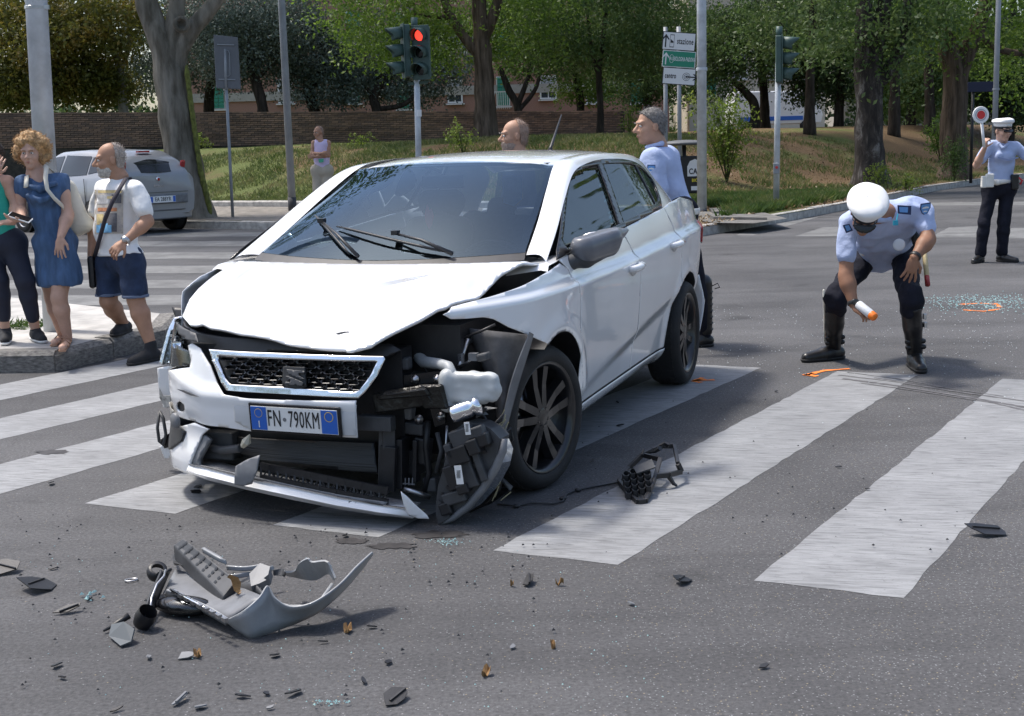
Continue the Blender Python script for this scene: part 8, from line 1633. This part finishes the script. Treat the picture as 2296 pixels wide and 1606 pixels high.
for i in range(9):
    m = MB(); x = 388+i*14; y = 1326+i*7.6; m.bar(hp(x, y, .08), hp(x+8, y+4.4, .08), .014, .012); m.build('rail_clip', steel, bmp)
m = MB(); m.tube([hp(382, 1322, .085), hp(440, 1352, .085), hp(508, 1388, .062)], .004, 5); m.build('rail_edge', chrome, bmp, True)
# dark perforated box beam lying across
bx = [hp(388, 1222, .13), hp(412, 1206, .16), hp(530, 1300, .11), hp(500, 1338, .07)]; lo_ = [p-V3((0, 0, .055)) for p in bx]; m = MB(); m.add([tuple(p) for p in bx+lo_], [(0, 1, 2, 3), (7, 6, 5, 4), (0, 4, 5, 1), (1, 5, 6, 2), (2, 6, 7, 3), (3, 7, 4, 0)]); bxo = m.build('box_beam', darkg, bmp, bevel=.006)
nrm = unit(np.cross(bx[1]-bx[0], bx[3]-bx[0])); nrm = nrm if nrm[2] > 0 else -nrm
for i in range(7):
    for j in range(3):
        q = mix(mix(bx[0], bx[3], (i+.8)/8.5), mix(bx[1], bx[2], (i+.8)/8.5), (j+.8)/3.6); m = MB(); m.lathe([(.008, .001), (.0, .0015)], q, nrm, 10); m.build('perforation', blackp, bxo)
wedge = MB(); wedge.add([tuple(p) for p in (hp(386, 1240, .03), hp(410, 1268, .08), hp(432, 1262, .05), hp(392, 1268, .02), hp(388, 1262, .09))], [(0, 1, 4), (1, 2, 3), (0, 3, 1), (4, 1, 3)]); wedge.build('torn_wedge', darkg, bmp)
for pts in ([(455, 1228, .15), (490, 1248, .14), (505, 1256, .13)], [(508, 1268, .10), (550, 1270, .10), (590, 1264, .11)], [(500, 1290, .07), (560, 1282, .08), (612, 1268, .09)]):
    A = [hp(*p) for p in pts]; Bq = [hp(p[0]+3, p[1]+10, p[2]-.015) for p in pts]; ribbon('silver_strip', A, Bq, sgrey, bmp, .012)
m = MB()
for pts in ([(566, 1308), (590, 1284), (612, 1292), (608, 1310), (598, 1318), (604, 1322), (588, 1330), (570, 1336)],): m.add([tuple(hp(x, y, .12-.001*(y-1284))) for x, y in pts], [tuple(range(len(pts)))])
o = m.build('bracket_plate', midg, bmp); o.modifiers.new('t', 'SOLIDIFY').thickness = .05
for x, y in ((585, 1300), (600, 1300), (592, 1318)): m = MB(); m.lathe([(.006, .004), (0, .0045)], hp(x, y, .125-.001*(y-1284)), (0, -.5, 1), 8); m.build('screw_hole', blackp, o)
ribbon('fog_arch', [hp(640, 1283, .13), hp(660, 1280, .12), hp(672, 1262, .16), hp(690, 1252, .18), hp(700, 1260, .17), hp(732, 1258, .18), hp(745, 1280, .15), hp(752, 1296, .13)], [hp(642, 1290, .10), hp(662, 1294, .08), hp(690, 1300, .09), hp(708, 1300, .09), hp(718, 1296, .10), hp(736, 1286, .12), hp(746, 1296, .12), hp(750, 1302, .11)], sgrey, bmp, .006, False, 3)
ribbon('wire_bracket', [hp(612, 1278, .12), hp(636, 1276, .12), hp(640, 1283, .13)], [hp(614, 1290, .10), hp(632, 1292, .10), hp(640, 1292, .10)], darkg, bmp, .006, False, 3)
m = MB(); m.tube([hp(620, 1352, .07), hp(648, 1360, .06), hp(690, 1360, .06), hp(720, 1345, .08), hp(745, 1310, .11)], .006, 6); m.build('arch_edge', sgrey, bmp, True)
lin_ = ribbon('inner_liner', [hp(520, 1320, .05), hp(548, 1330, .06), hp(575, 1345, .06)], [hp(560, 1300, .10), hp(575, 1312, .11), hp(590, 1330, .10)], darkg, bmp)
for i in range(5): m = MB(); m.bar(hp(528+i*12, 1318+i*7, .055), hp(560+i*6, 1300+i*6, .10), .006, .02); m.build('liner_rib', midg, lin_)
# black bracket chain to the left of it
blkb = empty('broken_bracket', tuple(GP(330, 1400)), 0, 'black twisted plastic bracket left of the torn bumper', 'debris', grp); B1 = V3(blkb.location); hb_ = lambda x, y, h: GP(x, y, h)-B1
ribbon('bracket_arm', [hb_(345, 1290, .09), hb_(360, 1282, .10), hb_(332, 1345, .06), hb_(318, 1392, .03)], [hb_(385, 1275, .10), hb_(372, 1300, .06), hb_(352, 1350, .03), hb_(338, 1402, .01)], blackp, blkb, .008)
for pr_, c_, a_ in (([(.032, -.015), (.036, .0), (.032, .02), (.02, .02)], hb_(352, 1283, .08), (.3, -.5, .8)), ([(.028, -.03), (.034, 0), (.030, .03)], hb_(325, 1385, .04), (.5, -.3, .8))): m = MB(); m.lathe(pr_, c_, a_, 14); m.build('socket', blackp, blkb, True)
m = MB(); m.tube([hb_(372, 1278, .11), hb_(368, 1292, .10), hb_(352, 1310, .09), hb_(340, 1340, .07), hb_(336, 1380, .03)], .004, 5); m.build('bright_edge', steel, blkb, True)
m = MB(); m.tube([hb_(290, 1380, .04), hb_(262, 1398, .02), hb_(232, 1415, .01)], [.012, .010, .004], 6); m.build('claw', blackp, blkb, True)
pc = MB(); PQ = [GP(252, 1402, .03), GP(280, 1396, .05), GP(303, 1412, .04), GP(296, 1440, .012), GP(272, 1450, .006), GP(246, 1428, .008)]; c0 = sum(PQ)/6; fl_ = empty('plastic_flap', tuple(c0*V3((1, 1, 0))), 0, 'flat grey plastic flap at the lower end of the black bracket', 'debris', grp); pc.add([tuple(p-c0*V3((1, 1, 0))) for p in PQ], [tuple(range(6))]); o = pc.build('flap', M('blue_grey_plastic', (.085, .095, .10), .5), fl_); o.modifiers.new('t', 'SOLIDIFY').thickness = .005
lens = empty('lamp_fragment', tuple(GP(415, 1378)), 0, 'broken black fog lamp under the torn bumper', 'debris', grp); m = MB(); m.ell((0, 0, .03), (.11, .05, .032), Matrix.Rotation(-.3, 3, 'Z')); m.build('lamp_shell', blackg, lens, True)
m = MB(); m.ell((.01, -.025, .035), (.08, .035, .025), Matrix.Rotation(-.3, 3, 'Z')); m.build('lamp_lens', glass_c, lens, True)
lr = M('dry_leaf', (.26, .15, .06), .85, var=.3, scale=30)
def dead_leaf(x, y, s, label, h=.0):
    s *= .7
    c = GP(x, y, h); o = empty('dead_leaf', tuple(c), rnd.uniform(0, 6), label, 'leaf', 'dry leaves on the road'); m = MB(); n = 7; vs = []
    for i in range(n): t = i/(n-1); w = s*.28*math.sin(PI*min(.97, t+.03)); z = .012+.012*math.sin(t*7); vs += [(s*(t-.5), -w, z+rnd.uniform(0, .012)), (s*(t-.5), 0, z*.5), (s*(t-.5), w, z+rnd.uniform(0, .012))]
    m.add(vs, [(3*i+j, 3*i+j+1, 3*i+4+j, 3*i+3+j) for i in range(n-1) for j in (0, 1)]); m.build('blade', lr, o); return o
dl = dead_leaf(520, 1318, .15, 'curled brown leaf caught in the torn bumper', .10); dl.rotation_euler = (.5, .9, 1.2)
dead_leaf(443, 1474, .06, 'small tan leaf by a dark chip left of centre'); dead_leaf(780, 1418, .07, 'orange leaf right below the torn bumper'); dead_leaf(1240, 1454, .04, 'small brown leaf in the centre foreground'); dead_leaf(1148, 1316, .03, 'tiny leaf left of the flat black piece'); dead_leaf(1255, 1314, .04, 'tiny leaf right of the flat black piece'); dead_leaf(1090, 1516, .06, 'yellowed leaf near the bottom centre')
# shards: flat jagged pieces
def shard(x, y, s, label, mat=blackp, ratio=.55, tilt=.15, seed=0, th=.0035):
    r_ = random.Random(seed*13+int(x)); c = GP(x, y); o = empty('plastic_shard', tuple(c), r_.uniform(0, 6.28), label, 'debris', grp); n = r_.randint(5, 7); poly = []
    for i in range(n): a = 2*PI*i/n+r_.uniform(-.3, .3); k = r_.uniform(.6, 1.0); poly.append((math.cos(a)*s*k*.5, math.sin(a)*s*ratio*k*.5))
    T = Matrix.Translation((0, 0, .004+s*tilt*.35)) @ Matrix.Rotation(tilt*r_.choice((-1, 1)), 4, 'X') @ Matrix.Rotation(tilt*.6, 4, 'Y'); m = MB(); m.prism(poly, th, T); pc_ = m.build('piece', mat, o)
    if s > .09: m = MB(); m.bar(T @ Vector((-s*.3, 0, th)), T @ Vector((s*.28, s*.05, th)), .006, .010); m.build('rib', mat, pc_)
    return o
SH = [(85, 1320, .20, 'jagged black shard at the left edge of the road', .9), (10, 1285, .20, 'black ribbed piece cut by the left frame edge', .9), (155, 1375, .13, 'flat dark strip below the jagged black shard', .35), (128, 1497, .07, 'small curved chip at lower left', .5), (140, 1524, .05, 'pair of chips below the curved chip', .4), (418, 1476, .07, 'square grey chip beside a tan leaf', .8), (334, 1478, .05, 'pointed chip left of the square grey chip', .5), (617, 1474, .05, 'dark lump under the bumper shadow', .7), (406, 1576, .11, 'long grey sliver at the bottom left', .3), (450, 1590, .05, 'dark lump right of the long grey sliver', .8), (262, 1596, .05, 'small dark sliver at the bottom edge', .35), (543, 1566, .06, 'black chip near the bottom left of centre', .5), (660, 1559, .09, 'black sliver right of the bottom chip', .4), (598, 1560, .03, 'tiny black crumb between two chips', .8), (606, 1592, .04, 'tiny grey chip at the bottom', .5), (890, 1572, .13, 'wedge of black plastic at the bottom centre', .7), (816, 1533, .06, 'greenish stick near the bottom centre', .3), (725, 1444, .05, 'narrow black splinter right of the bumper shadow', .3), (833, 1410, .05, 'dark crumb far right of the torn bumper', .5), (1186, 1310, .14, 'flat black piece on the road in the centre', .45), (1530, 1308, .12, 'small black tent-shaped piece right of centre', .7), (2212, 1200, .22, 'long black fragment beside the right crosswalk stripe', .5), (1712, 1500, .06, 'tiny black cross-shaped chip at lower right', .5), (1415, 1358, .05, 'pale grey crumb below the broken grille piece', .6), (116, 1087, .10, 'black chip on the edge of the left stripe', .4), (440, 1107, .08, 'black bit under the right corner of the bumper', .6), (446, 1095, .07, 'black bit just below the white bumper corner', .5), (775, 1205, .08, 'dark scrap beside the second stripe end', .4), (120, 1278, .05, 'small black crumb above the jagged shard', .5), (200, 1345, .07, 'dark chip right of the jagged black shard', .4), (1390, 957, .06, 'dark splinters on the stripe beside the car sill', .4), (1385, 905, .05, 'thin splinter on the shaded stripe', .3), (1880, 1050, .04, 'dark crumb on the middle crosswalk stripe', .5), (1740, 880, .05, 'dark crumb on the far part of the middle stripe', .5), (1330, 1035, .05, 'splinter right of the front wheel', .3), (1945, 1100, .04, 'tiny chip beside the middle stripe', .5), (1150, 1455, .04, 'grey crumb in the centre foreground', .6), (870, 1490, .05, 'dark crumb in the lower centre', .5)]
for i, (x, y, s, lb, ra) in enumerate(SH): shard(x, y, s*.85, lb, midg if 'grey' in lb else blackp, ra, .22 if s < .12 else .28, i)
ws_ = empty('washer_ring', tuple(GP(295, 1304)), .3, 'small pale ring lying left of the torn bumper', 'debris', grp); m = MB(); m.tube([(.022*math.cos(a), .014*math.sin(a), .006) for a in np.linspace(0, 2*PI, 15)], .003, 5, cap=False); m.build('ring', steel, ws_, True)
# broken honeycomb grille piece on the middle stripe
gr_ = empty('broken_grille', tuple(GP(1455, 1100)), 0, 'broken black honeycomb grille piece on the middle stripe', 'debris', grp); B2 = V3(gr_.location); hg = lambda x, y, h=.0: GP(x, y, h)-B2
fr = [(1388, 1080, .02), (1410, 1050, .05), (1440, 1020, .10), (1462, 1010, .11), (1485, 1000, .12), (1512, 1000, .12), (1520, 1040, .09), (1528, 1058, .05), (1500, 1065, .06), (1470, 1068, .06), (1458, 1098, .03), (1448, 1124, .01), (1430, 1126, .01), (1408, 1105, .012), (1388, 1080, .02)]
m = MB()
for a, b_ in zip(fr[:-1], fr[1:]): m.bar(hg(*a), hg(*b_), .016, .022)
m.build('frame', blackp, gr_, bevel=.003); m = MB(); m.bar(hg(1470, 1068, .06), hg(1480, 1030, .10), .016, .02); m.bar(hg(1480, 1030, .10), hg(1440, 1020, .10), .012, .02); m.build('cross_bar', blackp, gr_)
for r in range(4):
    for c_ in range(4):
        x, y = 1404+c_*15+r*2, 1068+r*13-c_*5; h = .06-.014*r+.008*c_
        if x > 1466 or y > 1118: continue
        m = MB(); H = [hg(x+8*math.cos(a), y+6.5*math.sin(a), h) for a in np.linspace(0, 2*PI, 7)]
        for a, b_ in zip(H[:-1], H[1:]): m.bar(a, b_, .005, .026)
        m.build('honeycomb_cell', blackp, gr_)
m = MB(); m.add([tuple(hg(*p)) for p in ((1420, 1050, .09), (1462, 1032, .115), (1470, 1050, .10), (1428, 1064, .08))], [(0, 1, 2, 3)]); o = m.build('solid_panel', darkg, gr_); o.modifiers.new('t', 'SOLIDIFY').thickness = .006
for pts in ([(1500, 1070, .05), (1510, 1085, .02), (1518, 1090, .01)], [(1480, 1005, .14), (1470, 1012, .12), (1455, 1014, .11)], [(1440, 1020, .13), (1444, 1008, .15)], [(1500, 1000, .14), (1490, 994, .15), (1478, 1000, .14)]): m = MB(); m.tube([hg(*p) for p in pts], [.012, .009, .005][:len(pts)] if len(pts) == 3 else [.006, .003], 5); m.build('torn_tab', blackp, gr_)
cb = empty('loose_cable', tuple(GP(1250, 1125)), 0, 'thin black cable from the car to the broken grille piece', 'cable', None); B3 = V3(cb.location); m = MB(); m.tube([GP(x, y, .008)-B3 for x, y in ((1115, 1131), (1160, 1135), (1190, 1128), (1240, 1130), (1262, 1124), (1270, 1108), (1290, 1100), (1330, 1092), (1385, 1082))], .0045, 6); c1 = m.build('wire', blackp, cb, True)
for x, y in ((1158, 1135), (1262, 1118), (1296, 1099)): m = MB(); m.ell(GP(x, y, .01)-B3, (.016, .009, .009)); m.build('clip', blackp, c1, True)
# glass crumbs
gl = M('glass_crumbs', (.30, .47, .46), .25, spec=.6)
def crumbs(n, fx, fy, label, size, seed, mat=gl):
    r_ = np.random.RandomState(seed); mb = MB()
    for i in range(n):
        x, y = fx(r_), fy(r_); p = GP(x, y); s = size*r_.uniform(.5, 1.3)*(1+.0*y); a = r_.uniform(0, 6.28); q = [(s*math.cos(a+k*2.09), s*math.sin(a+k*2.09)) for k in range(3)]; mb.add([(p[0]+u, p[1]+v, .010) for u, v in q]+[(p[0], p[1], .010+s*.9)], [(0, 1, 3), (1, 2, 3), (2, 0, 3)])
    o = mb.build('glass_crumbs', mat); return tag(o, label, 'glass', kind='stuff')
crumbs(650, lambda r: 2210+r.normal()*75, lambda r: 676+abs(r.normal())*12*r.choice([1, 1, -.6]), 'sparkling turquoise glass crumbs spread on the road at right', .0075, 1); crumbs(500, lambda r: r.uniform(1560, 2296), lambda r: 690+abs(r.normal())*90, 'scattered glass specks on the road by the officer', .0045, 2, M('white_specks', (.5, .54, .54), .3)); crumbs(80, lambda r: 1005+r.normal()*18, lambda r: 1220+r.normal()*4, 'little heap of glass in front of the car', .0035, 3); crumbs(160, lambda r: r.uniform(60, 1500), lambda r: r.uniform(1230, 1600), 'glass specks in the foreground', .003, 4); crumbs(25, lambda r: 740+r.normal()*18, lambda r: 1582+r.normal()*4, 'glass crumbs at the bottom', .0045, 5); crumbs(10, lambda r: 200+r.normal()*12, lambda r: 1342+r.normal()*6, 'clear lens splinters at left', .009, 6)
dbm = M('plastic_crumbs', (.015, .015, .016), .5); crumbs(170, lambda r: r.uniform(40, 1250), lambda r: 1160+abs(r.normal())*170, 'black plastic crumbs strewn before the car', .007, 7, dbm); crumbs(60, lambda r: r.uniform(1300, 2200), lambda r: r.uniform(900, 1250), 'black crumbs on the stripes', .006, 8, dbm)
# spilled fluid stain in front of the car
flm = M('wet_stain', (.045, .042, .042), .45, var=.35, scale=14); 
for cx_, cy_, sx_, sy_, k in ((880, 1225, 60, 9, 1), (980, 1200, 70, 9, 2), (790, 1215, 40, 7, 3), (120, 1015, 40, 6, 4)):
    r_ = random.Random(k); n = 22; pts = [GP(cx_+sx_*math.cos(2*PI*i/n)*r_.uniform(.6, 1.15), cy_+sy_*math.sin(2*PI*i/n)*r_.uniform(.55, 1.2)) for i in range(n)]; mesh_obj('fluid_stain', [(p[0], p[1], .0028) for p in pts], [tuple(range(n))], flm, road)
